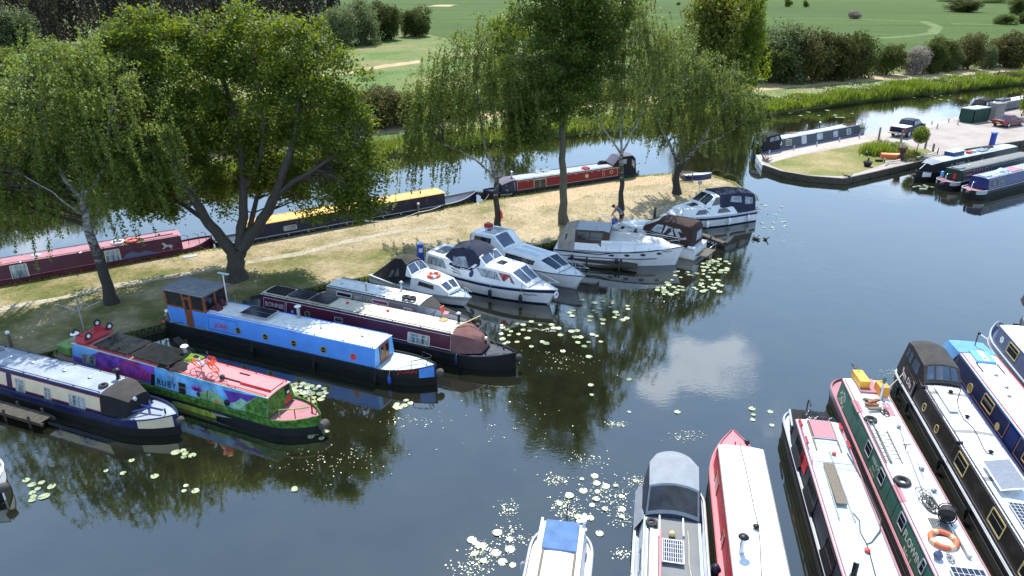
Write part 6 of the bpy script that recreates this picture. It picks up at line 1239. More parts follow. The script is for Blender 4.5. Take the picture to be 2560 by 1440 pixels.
# --- blue boat with blue tonneau
b = Boat('narrowboat', 'royal blue narrowboat with gold lined panels and a sky blue stern cover', 'narrowboat', (2398, 880), (2560, 1094.7), hw=.82, group=GR)
b.hull(13, 2.2, 2, 'stern', bitumen, navy, canvassky, trim=blue, hwid=1.06).cabin(navy, roofwhite, navy, edge=midblue, wb=.95, grab=redbrt)
b.canopy([(-.1, 1.68, .84, 1.76, .82), (.15, 1.2, .95, 1.72, .85), (1.5, 1.15, .9, 1.6, .8), (2.0, 1.0, .8, 1.3, .7)], canvassky, camber=.05, nm='stern_cover')
b.rbox('sliding_hatch', -1.1, -.0, -.42, .42, -.0, .12, bluelt); b.rbox('hatch_emblem', -1.1, -.02, -.14, .1, .121, .124, white); b.rbox('hatch_emblem', -.95, -.7, -.1, .06, .125, .129, pinkred)
for q in (-.46, .46): b.rbox('hatch_runner', -2.0, -1.1, q - .025, q + .025, -.02, .05, navydk)
for p_ in ((1140, 80), (1250, 210), (1280, 300)): b.vent(X2(*p_), steelgrey, r=.1, h=.12)
b.port(X2(870, 215), .26, goldp, brass); x0 = b.px_side(*X2(1010, 310))[0]; x1 = b.px_side(*X2(1060, 550))[0]; b.winx(min(x0, x1), max(x0, x1), .25, .85, goldp, glass); x, t_ = b.px_side(*X2(1155, 620)); b.patch('emblem', [circ(x, t_, .2, 9)], goldp, .005)
xe = b.px_side(*X2(1240, 680))[0]; b.line(xe, -.1, .06, .93, paint('copper line', (.5, .25, .15), .4), .028); x1 = b.px_side(*X2(1330, 850))[0]; b.panel(x1, xe - .1, .1, .9, blue, navydk, nm='side_hatch'); b.line(-12.5, x1 - .08, .06, .93, paint('copper line', (.5, .25, .15), .4), .028); b.winx(x1 - 1.6, x1 - .7, .25, .85, goldp, glass)
x_ = b.px_roof(*X2(1340, 455)).x; b.tube('roof_seam', [(x_, .8, 1.72), (x_, .4, 1.78), (x_, 0, 1.795), (x_, -.4, 1.78), (x_, -.8, 1.72)], .008, steelgrey)
mb = MB(); mb.tube([b.w(.9, -.2, 1.7), b.w(.9, -.2, 2.4)], .025, 6); mb.box(b.w(.8, -.2, 2.45), (.1, .1, .1)); o = tag(mb.build('wind_vane', black), 'small black post rising from the sky blue stern cover', 'post')
mb = MB(); mb.tube([b.w(.5, -.5, 2.3), b.w(.9, -.2, 2.42)], .03, 6); tag(mb.build('gull_perch', white), 'short white bar on the post above the sky blue cover', 'bar')
# --- white roofed boat at right
V6 = lambda x, y: (2420 + x * .19444, 720 + y * .19444)
b = Boat('narrowboat', 'grey blue narrowboat with an open silver bow and bright white roof at the right edge', 'narrowboat', (2500.7, 813.3), (2560, 881), hw=.82, group=GR)
b.hull(10, 2.1, 2, 'bow', lightgrey, lightgrey, slate2, trim=silver, tb=2.6, dk=.3, lift=.3).cabin(slate2, roofwhite, slate2, edge=lightgrey, wb=.95, grab=roofwhite)
x0 = b.px_side(*V6(540, 700))[0]; x1 = b.px_side(*V6(590, 985))[0]; b.winx(min(x0, x1), max(x0, x1), .22, .86, goldp, glass, fw=.06); x, t_ = b.px_side(*V6(437, 665))
b.patch('flower_emblem', [circ(x + .14 * math.cos(R(60 * k)), t_ + .14 * math.sin(R(60 * k)), .07, 8) for k in range(6)] + [circ(x, t_, .06, 8)], white, .006)
b.line(x0 + .1, -.08, .06, .94, lightgrey, .02); mb = MB(); mb.lathe([(.3, 0), (.3, .06), (.02, .12)], b.L(-1.3, -.3, b.zr), 16); b.part('roof_dome', mb, white); b.tube('bow_locker', [(.9, -.4, .72), (.9, .4, .72)], .2, navydk)
# --- cover of the last boat at the edge
o_ = P(2604, 806, .0); b = Boat('narrowboat', 'pale boat with a grey brown canopy cut off by the right edge', 'narrowboat', None, None, group=GR, org=o_, ang=b.ang)
b.hull(9, 2, 2, 'bow', white, white, lightgrey).cabin(white, roofwhite, white); b.canopy([(-.2, .75, .98, 2.3, .8), (.6, .75, .98, 2.35, .78), (1.3, .8, .85, 1.7, .5)], canvaschar, wins=[[(.0, .3), (.6, .3), (.6, .8), (.0, .8)]], camber=.12, topm=canvasbeige)
# --- grey canopy boat
b = Boat('narrowboat', 'narrow white boat with a grey canopy, solar panel and planks on a dark roof', 'narrowboat', (1612, 1288), (1606, 1440), hw=.94, zr=1.45, group=GR)
b.hull(9, 2.9, 2, 'stern', white, white, roofblue, hwid=1.25, g=.85, trim=lightgrey).cabin(lightgrey, roofgrey, lightgrey, edge=roofpale, wb=1.08, grab=roofpale)
b.canopy([(-.05, 1.4, .98, 1.5, .92), (.55, .9, 1.12, 2.35, .86), (1.75, .9, 1.12, 2.45, .88), (2.7, .9, 1.0, 2.15, .62)], canvasnavy, topm=canvasgrey, camber=.2, n=12, topwins=[[(.02, -.93), (.02, .93), (.5, .93), (.5, -.93)]], gm=mat('creased vinyl', (.02, .022, .028), .12, var=.8, scale=3, bump=.35, bscale=4, spec=.5))
W3 = lambda x, y: (1560 + x * .23622, 1100 + y * .23622)
qa, qb = b.px_roof(*W3(400, 1075)), b.px_roof(*W3(635, 1350)); b.solar(min(qa.x, qb.x), max(qa.x, qb.x), min(qa.y, qb.y), max(qa.y, qb.y), .12, white, cells, (10, 5), white)
for lo_, hi_, c_, lb in ((275, 360, white, 'wide white board lying along the dark roof left of the solar panel'), (372, 395, pinkred, 'thin pinkish board between the white board and the solar panel'), (240, 255, white, 'narrow white strip along the left edge of the dark roof')):
    qa, qb = b.px_roof(*W3(lo_, 960)), b.px_roof(*W3(hi_, 960)); mb = MB(); mb.box((0, 0, 0), (4.0, abs(qa.y - qb.y), .05)); o = mb.build('board', c_, bevel=.008, loc=b.w(qa.x - 2.0, (qa.y + qb.y) / 2, b.zr + .13)); o.rotation_euler[2] = b.ang; tag(o, lb, 'board', 'boards on the dark roof of the grey canopied boat')
for x_ in (375, 622): qa = b.px_roof(*W3(x_, 810)); b.tube('canopy_pole', [(qa.x + .2, qa.y, b.zr + .14), (qa.x - 1.05, qa.y, b.zr + .12)], .03, white)
q = b.px_roof(*W3(290, 895)); tyre(b.w(q.x, q.y, b.zr + .14), 'small black tyre beside the window of the grey canopy', .15, .06)
q = b.px_roof(*W3(705, 955)); tag(b.coil((q.x, q.y), .2, rope, False, n=4), 'coil of tan rope on the dark roof behind the grey canopy', 'rope'); mb = MB(); mb.tube([b.w(q.x + dx, q.y - dy, b.zr + .08) for dx, dy in ((-.1, -.1), (-.8, -.08), (-1.6, -.1), (-2.6, 0))], .016, 5); tag(mb.build('mooring_rope', rope), 'tan rope running down the right side of the dark roof', 'rope')
q = b.px_roof(*W3(505, 1020)); mb = MB(); mb.lathe([(.02, 0), (.1, .03), (.12, .1), (.08, .17), (.02, .2)], b.w(q.x, q.y, b.zr + .07), 12); tag(mb.build('brass_bell', goldp, smooth=60), 'small brass coloured bell shape above the solar panel', 'bell')
b.fender(-1.4, navydk, .6, -1, .75, .19); b.fender(-2.2, navydk, .5, 1, .4, .1)
b.win(W3(130, 1255), W3(180, 1400), white, curtain) if False else None
for x_ in (-1.8, -3.2): b.winx(x_ - .5, x_ + .5, .2, .8, lightgrey, glassblue)
mb = MB(); mb.loft([[(x_, 1.27 * b.sg * 1, .85), (x_, b.sg * 1.3, .83), (x_, b.sg * 1.02, 1.35), (x_, b.sg * .98, 1.38)] for x_ in (-.1, 1.2, 2.0)]); b.part('side_cover', mb, canvasgrey)
# --- small white boat with blue cover
H8 = lambda x, y: (1300 + x * .125, 1260 + y * .125)
b = Boat('motor_cruiser', 'small white cabin boat with a blue canvas hatch cover at the bottom edge', 'boat', H8(430, 345), H8(215, 1440), zr=1.5, hw=.75, far=True, group=GR)
b.hull(7, .6, 1, 'stern', white, white, lightgrey, hwid=1.08, g=.8, trim=lightgrey).cabin(gelcoat, roofwhite, gelcoat, edge=lightgrey, wb=.85, grab=lightgrey)
b.rbox('canvas_cover', -1.35, .03, -.58, .58, .05, .09, canvasblue, bevel=.02)
for q in (-.56, .5): b.rbox('roof_batten', -5, -1.35, q - .03, q + .05, 0, .06, oldwood)
for q0, nm in ((-.72, 'side_rail'), (.72, 'side_rail')): b.tube(nm, [(.1, q0, 1.56), (-5, q0, 1.56)], .05, white)
b.tube('antenna', [(.35, -.1, .8), (.35, -.1, 2.1)], .025, black); mb = MB(); mb.box(b.L(.1, -.72, 1.75), (.4, .16, .12)); b.part('spotlight', mb, plasticwhite, bevel=.03)
b.winx(-2.6, -1.2, .25, .8, steelgrey, glass); b.rbox('vent_grille', -3.3, -2.9, -.3, .3, .0, .02, lightgrey); b.fender(-1.2, lightgrey, .5, 1, .5, .1)
# ================================================================== white cruisers moored at the bank
GM = 'white motor cruisers moored at the tree lined bank'
class Cruiser(Boat):
    """x = 0 at the transom, x = L at the bow"""
    def __init__(s, label, stern, zs, bow, zbow, dist=0):
        A, B = P(*stern, zs), P(*bow, zbow); d = B - A; d.z = 0; s.LL = d.length; A.z = 0
        Boat.__init__(s, 'motor_cruiser', label, 'cabin cruiser', None, None, group=GM, org=A, ang=math.atan2(d.y, d.x))
    def body(s, beam, fs, fb, hullm=gelcoat, stripe=None, boot=navy, sp=(.62, .86), rake=.75, deckm=gelcoat, railm=None, tumble=1.0):
        L_ = s.LL; N = 30; xs = [L_ * (i / N) ** .9 for i in range(N + 1)]; xs[-1] = L_ - .01
        wid = lambda x: beam / 2 * max(.03, (.92 + .08 * min(1, x / (L_ * .3))) * (1 - max(0, (x / L_ - .42) / .58) ** 2.3))
        wl = lambda x: beam / 2 * .9 * max(.02, 1 - max(0, (x / L_ - .3) / .7) ** 1.7)
        top = lambda x: fs + (fb - fs) * max(0, (x / L_ - .15) / .85) ** 1.5
        s.wid = wid; s.shr = top; s.g = fs; s.e0 = L_
        def sec(x):
            z1 = top(x); sh = rake * max(0, (x / L_ - .55) / .45) ** 1.5; out = []
            lv = [(-.35, .85), (0.0, None), (.07, None), (sp[0], None), (sp[1], None), (1, None)]
            pr = []
            for k, _ in lv:
                z = k * z1 if k > .07 else (k if k <= 0 else .1); f = max(0, z / z1); w = wl(x) + (wid(x) - wl(x)) * f ** .8
                if z < 0: w = wl(x) * .8
                pr.append((x - sh * (1 - f), w, z))
            left = [(a, -w, z) for a, w, z in pr]; right = [(a, w, z) for a, w, z in pr[::-1]]
            ww = wid(x); lip = .06 * min(1, ww)
            return left + [(x, -ww + lip, z1), (x, -ww + lip * 1.2, z1 - .06), (x, ww - lip * 1.2, z1 - .06), (x, ww - lip, z1)] + right
        def fn(i, j):
            if j in (0, 1, 13, 14): return 1
            if j in (3, 11): return 2
            if j in (6, 7, 8): return 3
            return 0
        mb = MB(); mb.loft([sec(x) for x in xs], fn, capm=0); h = s.part('hull', mb, [hullm, boot, stripe or hullm, deckm], smooth=35)
        for sd in (-1, 1): mb = MB(); mb.tube([(x, sd * (wid(x) + .01), top(x) - .03) for x in xs], .03, 5); s.part('rubbing_strake', mb, railm or lightgrey, h)
        return s
    def pulpit(s, x0, h=.55, mt=steel, low=.3, extra=.1):
        L_ = s.LL; pts = []
        xs = [x0 + (L_ - x0) * k / 5 for k in range(6)]
        for x in xs: pts.append((x + extra * (x - x0) / (L_ - x0), -(s.wid(x) - .06), s.shr(x) + h))
        pts = [(x0 - .05, -(s.wid(x0) - .06), s.shr(x0))] + pts; pts += [(a, -q, z) for a, q, z in pts[::-1]]
        mb = MB(); mb.tube(pts, .018, 5); r = s.part('pulpit_rail', mb, mt)
        for x in xs[1:5:2]:
            for sd in (-1, 1): mb = MB(); mb.tube([(x, sd * (s.wid(x) - .06), s.shr(x)), (x, sd * (s.wid(x) - .06), s.shr(x) + h)], .014, 5); s.part('stanchion', mb, mt, r)
    def cabin_(s, st, **k): k.setdefault('wn', 'window'); k.setdefault('gm', glass); k.setdefault('camber', .07); k.setdefault('nm', 'cabin'); return s.canopy(st, gelcoat, **k)
    def cleat(s, x, q=0): mb = MB(); z = s.shr(x) + .02; mb.box((x, q, z), (.18, .04, .05)); mb.box((x, q, z - .02), (.05, .04, .05)); s.part('cleat', mb, steel)
    def tpanel(s, blk, x0, x1, u0, u1, m, nm='roof_hatch', fr=None):
        mb = MB(); f = lambda a, c, o: tuple(blk.top(a, c, o))
        o1 = [(x0, u0), (x1, u0), (x1, u1), (x0, u1)]; mb.poly([f(a, c, .02) for a, c in o1]); mb.ring([f(a, c, .0) for a, c in o1], [f(a, c, .02) for a, c in o1]); w = s.part(nm, mb, fr or m)
        if fr: mb = MB(); d = .05; mb.poly([f(a, c, .024) for a, c in ((x0 + d, u0 + d), (x1 - d, u0 + d), (x1 - d, u1 - d), (x0 + d, u1 - d))]); s.part('pane', mb, m, w)
# --- small white cruiser with black cover
b = Cruiser('small white cruiser under a sagging black cockpit cover with an orange lifebuoy on its roof', (952, 676), .6, (1178, 744), .8); b.body(2.3, .65, .85, stripe=lightgrey, boot=navy, rake=.6, deckm=paint('pale blue deck', (.45, .58, .70), .3))
L_ = b.LL
cb = b.cabin_([(L_ - 4.2, .68, 1.02, 1.35, .85), (L_ - 3.6, .7, 1.0, 1.42, .82), (L_ - 2.0, .74, .86, 1.36, .70), (L_ - 1.35, .8, .62, .92, .56)], wins=[([(L_ - 3.6, .4), (L_ - 2.3, .4), (L_ - 2.4, .78), (L_ - 3.5, .78)], glass)], topwins=[([(L_ - 1.94, -.82), (L_ - 1.94, -.08), (L_ - 1.45, -.08), (L_ - 1.45, -.82)], glassblue), ([(L_ - 1.94, .08), (L_ - 1.94, .82), (L_ - 1.45, .82), (L_ - 1.45, .08)], glassblue)])
b.canopy([(L_ - 4.75, 1.3, .85, 1.95, .66), (L_ - 4.2, 1.3, .85, 1.42, .82)], gelcoat, nm='windscreen', wn='pane', topwins=[([(L_ - 4.68, -.9), (L_ - 4.68, -.05), (L_ - 4.25, -.05), (L_ - 4.25, -.9)], glassblue), ([(L_ - 4.68, .05), (L_ - 4.68, .9), (L_ - 4.25, .9), (L_ - 4.25, .05)], glassblue)])
b.canopy([(.1, .5, .95, .62, .8), (.9, .5, 1.1, 1.25, .55), (1.9, .62, 1.1, 2.05, .42), (2.6, .68, 1.1, 2.2, .5), (L_ - 4.72, 1.2, .9, 1.98, .68)], canvasblk, topm=canvaschar, camber=.12, nm='cockpit_cover', wins=[[(.9, .3), (1.5, .25), (1.6, .55), (1.1, .7)], [(1.75, .2), (2.7, .3), (2.5, .62), (1.9, .5)]], gm=mat('dull vinyl', (.06, .065, .075), .5, var=.4))
lifebuoy(b.w(L_ - 3.0, .05, 1.55), 'orange lifebuoy with white bands on the small white cruiser roof', orange, white, .36, .09)
b.pulpit(L_ - .9, .35); b.cleat(L_ - .5); b.tube('antenna', [(L_ - 3.9, .3, 1.4), (L_ - 4.05, .3, 2.3)], .015, white); q = b.w(L_ - .9, 0, 1); mb = MB(); mb.tube([b.w(L_ - 1.1, .3, .9), b.w(L_ - .5, -.3, 1.0)], .02, 5); tag(mb.build('anchor', steelgrey), 'small anchor lying on the pale blue foredeck of the small cruiser', 'anchor')
# --- cruiser with navy stripe and navy dome canopy
b = Cruiser('white aft cabin cruiser with a broad navy stripe and a domed navy canopy', (1092, 652), .9, (1394, 727), 1.1); b.body(2.95, .95, 1.2, stripe=navy, boot=navy, sp=(.74, .95), rake=.7)
L_ = b.LL; k = L_ / 9.6
cb = b.cabin_([(.05, .9, 1.28, 1.85, 1.08), (2.0 * k, .92, 1.36, 1.85, 1.12), (2.9 * k, .94, 1.38, 1.5, 1.22), (3.6 * k, .95, 1.38, 1.5, 1.22), (4.1 * k, .96, 1.36, 1.95, 1.08), (6.7 * k, 1.02, 1.15, 1.92, .92), (7.9 * k, 1.1, .84, 1.22, .74)], wins=[([(.2, .3), (1.95 * k, .3), (1.55 * k, .85), (.3, .85)], curtain), ([(4.75 * k, .34), (6.1 * k, .34), (5.75 * k, .84), (4.2 * k, .84)], curtain), ([(6.3 * k, .34), (7.1 * k, .36), (6.72 * k, .84), (5.9 * k, .84)], paint('red curtain', (.35, .05, .05), .4, var=.9, scale=3))],
               topwins=[([(6.8 * k, -.85), (6.8 * k, -.06), (7.75 * k, -.06), (7.75 * k, -.85)], glassblue), ([(6.8 * k, .06), (6.8 * k, .85), (7.75 * k, .85), (7.75 * k, .06)], glassblue)])
b.tpanel(cb, 5.1 * k, 5.8 * k, -.35, .4, glass, fr=silver); b.tpanel(cb, .35, 1.3 * k, -.7, .5, cells, 'solar_panel', silver); b.tpanel(cb, 6.1 * k, 6.6 * k, -.4, .1, lightgrey, 'roof_vent')
b.canopy([(1.6 * k, 1.75, 1.0, 1.95, .95), (2.1 * k, 1.5, 1.22, 2.5, .88), (3.0 * k, 1.4, 1.25, 2.78, .84), (3.9 * k, 1.5, 1.22, 2.7, .84), (4.45 * k, 1.9, 1.08, 2.3, .95)], canvasnavy, camber=.2, n=10, wins=[[(2.4 * k, .08), (3.7 * k, .1), (3.3 * k, .62), (2.35 * k, .55)]], gm=clearpvc)
b.canopy([(4.35 * k, 1.85, 1.05, 2.45, .92), (4.9 * k, 1.86, 1.02, 1.98, .95)], gelcoat, nm='windscreen', wn='pane', topwins=[([(4.42 * k, -.92), (4.42 * k, -.04), (4.85 * k, -.04), (4.85 * k, -.92)], glassblue), ([(4.42 * k, .04), (4.42 * k, .92), (4.85 * k, .92), (4.85 * k, .04)], glassblue)])
for i in range(3):
    mb = MB(); x0 = 2.15 * k + .12 * i; t0 = .78 - .22 * i
    for sd in (-1, 1): mb = MB(); mb.poly([tuple(cb.side(x, t_, sd, .006)) for x, t_ in ((x0, t0), (x0 + .75, t0 - .04), (x0 + .85, t0 - .13), (x0 + .12, t0 - .09))]); b.part('blue_flash', mb, navy)
mb = MB(); x0 = 4.0 * k; cc = [tuple(cb.side(x0 - .05 + .17 * math.cos(R(24 * i)), .42 + .26 * math.sin(R(24 * i)), b.sg, .008)) for i in range(15)]; mb.poly(cc); b.part('round_badge', mb, blue)
b.pulpit(L_ - 2.0, .45); b.tube('stern_rail', [(.1, -1.1, 1.9), (.1, -1.1, 2.25), (.1, 1.1, 2.25), (.1, 1.1, 1.9)], .018, steel); b.tube('stern_rail', [(.1, 1.05, 2.25), (1.5 * k, 1.0, 2.2)], .018, steel); b.tube('stern_rail', [(.1, -1.05, 2.25), (1.5 * k, -1.0, 2.2)], .018, steel)
for x_ in (2.4 * k, 5.6 * k, 7.6 * k): b.fender(x_, navydk, .45, 1, .6, .12)
b.tube('antenna', [(5.0 * k, .3, 1.95), (5.0 * k, .3, 2.6)], .03, white); mb = MB(); mb.torus((L_ - .1, 0, .8), .18, .06, 16, 6, 0, Matrix.Rotation(R(90), 3, 'Y')); b.part('anchor_roller', mb, white)
v, f = text_mesh('Aquarius', .01); rd = -1 if b.sg > 0 else 1; mb = MB(); mb.add([b.L(L_ - 1.55 + rd * a_ * .22, b.wid(L_ - 1.55 + rd * a_ * .22) * 1.0 - .06 + .015 + c_ * .03, .72 + c_ * .2) for a_, c_ in v], f); b.part('lettering', mb, navy)
# --- white cruiser with raised wheelhouse
b = Cruiser('white centre cockpit cruiser with a solar panel and red can on its wheelhouse roof', (1206, 612), .95, (1462, 692), 1.05); b.body(2.7, .95, 1.15, stripe=navy, boot=lightgrey, sp=(.88, .97), rake=.8)
L_ = b.LL; k = L_ / 9
cb = b.cabin_([(2.3 * k, .95, 1.2, 1.55, 1.05), (6.0 * k, 1.02, 1.12, 1.62, .95), (7.35 * k, 1.08, .8, 1.15, .72)], wins=[([(3.2 * k, .35), (5.6 * k, .35), (5.7 * k, .85), (3.2 * k, .85)], glass)], topwins=[([(6.08 * k, -.88), (6.08 * k, -.05), (7.2 * k, -.05), (7.2 * k, -.88)], glassblue), ([(6.08 * k, .05), (6.08 * k, .88), (7.2 * k, .88), (7.2 * k, .05)], glassblue)])
b.tpanel(cb, 3.4 * k, 5.6 * k, -.55, .6, paint('pale deck panel', (.48, .56, .66), .4), 'deck_panel')
wh = b.cabin_([(-.05, .9, 1.2, 2.1, 1.05), (.0, .9, 1.2, 2.2, 1.05), (2.0 * k, .95, 1.2, 2.35, 1.0), (2.9 * k, 1.5, 1.05, 1.62, .98)], nm='wheelhouse', wins=[([(.3, .48), (1.8 * k, .46), (1.85 * k, .86), (.3, .86)], glass)], topwins=[([(2.06 * k, -.85), (2.06 * k, .3), (2.85 * k, .3), (2.85 * k, -.85)], glassblue), ([(2.06 * k, .36), (2.06 * k, .85), (2.85 * k, .85), (2.85 * k, .36)], white)])
b.tpanel(wh, .7, 1.9 * k, -.7, -.02, cells, 'solar_panel', silver); b.tpanel(wh, .7, 1.9 * k, .04, .72, paint('dusty panel', (.16, .2, .25), .3), 'solar_panel', silver)
mb = MB(); mb.box((-.06, 0, 1.5), (.05, 2.2, 1.1)); b.part('stern_flap', mb, navydk); b.pulpit(L_ - 1.5, .55, extra=.3); b.cleat(L_ - .7)
mb = MB(); mb.box((0, 0, .16), (.5, .4, .32)); mb.tube([(-.12, 0, .32), (-.12, 0, .4), (.12, 0, .4), (.12, 0, .32)], .03, 5); o = mb.build('fuel_can', paint('fuel can red', (.32, .02, .02), .45), bevel=.05, loc=b.w(.35, -.3, 2.24)); o.rotation_euler[2] = b.ang; tag(o, 'red fuel can at the back of the white cruiser wheelhouse roof', 'fuel can')
# --- wooden style cruiser with beige tent
b = Cruiser('white displacement cruiser with brown wheelhouse windows and a beige aft tent', (1392, 606), .95, (1710, 616), 1.4); b.body(2.9, .95, 1.45, stripe=None, boot=white, sp=(.7, .8), rake=.5, railm=navydk)
L_ = b.LL; k = L_ / 9.2
cb = b.cabin_([(3.4 * k, 1.0, 1.25, 1.75, 1.1), (5.5 * k, 1.1, 1.18, 1.8, 1.0), (7.6 * k, 1.3, .8, 1.68, .6), (8.2 * k, 1.35, .5, 1.45, .35)], topm=paint('sandy deck', (.52, .50, .47), .6, dirt=((.2, .17, .12), .6)), nm='coachroof')
b.canopy([(1.45 * k, .95, 1.22, 2.35, 1.02), (1.55 * k, .95, 1.22, 2.4, 1.02), (3.5 * k, 1.0, 1.2, 2.42, .98), (3.95 * k, 1.3, 1.12, 2.32, .95)], darkbrown, topm=paint('mottled grey roof', (.35, .37, .40), .6, dirt=((.12, .12, .13), .7)), nm='wheelhouse', wn='window', gm=glass, camber=.1, wins=[[(1.7 * k, .52), (2.5 * k, .52), (2.5 * k, .9), (1.7 * k, .9)], [(2.6 * k, .52), (3.4 * k, .52), (3.5 * k, .9), (2.6 * k, .9)]], endwins=[(3, [(-.85, .3), (-.05, .3), (-.05, .9), (-.85, .9)]), (3, [(.05, .3), (.85, .3), (.85, .9), (.05, .9)])])
for sd in (-1, 1): mb = MB(); mb.poly([b.L(1.5 * k, 1.235 * sd, .98), b.L(3.6 * k, 1.235 * sd, 1.02), b.L(3.2 * k, 1.155 * sd, 1.5), b.L(1.5 * k, 1.16 * sd, 1.5)]); b.part('side_panel', mb, white)
b.canopy([(.25, .92, 1.1, 1.35, .75), (.7 * k, .94, 1.2, 2.3, .85), (1.5 * k, .95, 1.24, 2.45, 1.04)], canvasbeige, nm='aft_tent', wins=[[(.75 * k, .45), (1.15 * k, .42), (1.2 * k, .8), (.8 * k, .78)]], gm=mat('tent mesh', (.05, .05, .055), .8), camber=.1)
for x_ in (4.2 * k, 5.3 * k, 6.4 * k, 7.5 * k):
    for sd in (-1, 1):
        mb = MB(); z_ = .79 * b.shr(x_); f_ = (z_ / b.shr(x_)) ** .8; mb.poly([(x_ + .2 * math.cos(R(24 * i)), sd * (b.wid(x_) * (.88 + .12 * f_) + .02 - .02), z_ + .09 * math.sin(R(24 * i))) for i in range(15)]); b.part('porthole', mb, glass)
sw = [(.1, .88), (1.6, .86), (3.2, .84), (3.7, .92), (4.2, b.shr(4.2) - .02), (5, b.shr(5) - .02), (6.5, b.shr(6.5) - .02), (L_ - .3, b.shr(L_ - .3) - .03)]
b.tube('wave_moulding', [(x_, (b.wid(x_) + .02), z_) for x_, z_ in sw], .035, navydk); b.tube('lower_moulding', [(x_, b.wid(x_) * .965 + .015, .52 + (x_ / L_) * .16) for x_ in (.1, 2, 4, 6, 7.4 * k)], .03, navydk)
for x_ in (1.4 * k, 4.6 * k): b.fender(x_, navy, .5, 1, .45, .11)
b.tpanel(cb, 6.4 * k, 7.1 * k, -.4, .4, white, 'fore_hatch', white)
for x_ in (3.8 * k, 4.8 * k, 5.8 * k, 6.8 * k): b.tube('stanchion', [(x_, b.wid(x_) - .08, b.shr(x_)), (x_, b.wid(x_) - .08, b.shr(x_) + .55)], .012, steel)
b.tube('guard_rail', [(2.9 * k, b.wid(4) - .1, 1.6)] + [(x_, b.wid(x_) - .08, b.shr(x_) + .55) for x_ in (3.8 * k, 5.8 * k, 7.2 * k)] + [(L_ + .1, 0, b.shr(L_) + .5)] + [(x_, -b.wid(x_) + .08, b.shr(x_) + .55) for x_ in (7.2 * k, 5.8 * k)], .016, steel)
v, f = text_mesh('Neill Fo', .01); rd = -1 if b.sg > 0 else 1; mb = MB(); mb.add([b.L(L_ - 1.1 + rd * a_ * .2, b.wid(L_ - 1.1 + rd * a_ * .2) + .0, 1.15 + c_ * .16) for a_, c_ in v], f); b.part('lettering', mb, ropedk)
# --- cruiser with brown canopy, stern towards the basin
b = Cruiser('white cruiser with a tall brown cockpit canopy and a slatted bathing platform', (1752, 614), .8, (1505, 556), 1.0); b.body(2.6, .85, 1.05, stripe=lightgrey, boot=cream, sp=(.9, .96), rake=.7)
L_ = b.LL; k = L_ / 8.2
cb = b.cabin_([(3.9 * k, .9, 1.2, 1.5, 1.05), (4.4 * k, .92, 1.18, 1.62, 1.0), (6.2 * k, 1.0, .9, 1.45, .72), (7.0 * k, 1.05, .55, 1.1, .5)], wins=[([(4.6 * k, .25), (6.2 * k, .3), (6.0 * k, .75), (4.7 * k, .8)], canvasbrown)])
b.canopy([(.35, .85, 1.1, 2.0, .95), (.5, .85, 1.15, 2.3, .98), (1.6 * k, .85, 1.2, 2.42, .95), (3.0 * k, .85, 1.2, 2.35, .9), (4.2 * k, 1.5, 1.05, 1.7, .95)], canvasbrown, camber=.14, wins=[[(1.7 * k, .42), (2.6 * k, .42), (2.4 * k, .85), (1.9 * k, .78)], [(2.7 * k, .42), (3.6 * k, .45), (3.1 * k, .85), (2.6 * k, .84)], [(.7, .45), (1.5 * k, .42), (1.8 * k, .76), (1.3, .8)]], endwins=[(0, [(-.85, .25), (.1, .25), (.1, .85), (-.85, .85)])], topwins=[([(3.1 * k, -.85), (3.1 * k, .85), (4.1 * k, .85), (4.1 * k, -.85)], clearpvc)], gm=mat('silvery vinyl', (.30, .33, .37), .15, var=.5, scale=4, bump=.3, bscale=5))
mb = MB()
for i in range(7): mb.box((-.12 - .11 * i, 0, .38), (.07, 1.7, .04))
mb.tube([(.0, -.85, .34), (-.85, -.85, .34)], .025, 5); mb.tube([(0, .85, .34), (-.85, .85, .34)], .025, 5); b.part('bathing_platform', mb, oldwood)
b.tube('stern_rail', [(-.8, -.8, .4), (-.85, -.8, .95), (-.85, .8, .95), (-.8, .8, .4)], .018, steel); b.tube('ladder', [(-.9, .5, .5), (-.95, .5, -.3)], .016, steel); b.tube('ladder', [(-.9, .2, .5), (-.95, .2, -.3)], .016, steel)
for sd in (.75, 1.0): b.tube('guard_rail', [(1.2, 1.25, .85 + sd * .6)] + [(x_, b.wid(x_) - .06, b.shr(x_) + sd * .6) for x_ in (2.5, 4.5, 6.2)] + [(L_ + .1, 0, b.shr(L_) + sd * .6)] + [(x_, -b.wid(x_) + .06, b.shr(x_) + sd * .6) for x_ in (6.2, 4.5, 2.5)], .015, steel)
for x_ in (1.2, 2.5, 4.5, 6.2): b.tube('stanchion', [(x_, b.wid(x_) - .06, b.shr(x_)), (x_, b.wid(x_) - .06, b.shr(x_) + .6)], .014, steel)
mb = MB(); mb.lathe([(.02, -.3), (.12, -.25), (.12, .25), (.02, .3)], b.L(.2, 1.3, .95), 10, axis='x'); b.part('stern_fender', mb, white, smooth=50)
BR = b
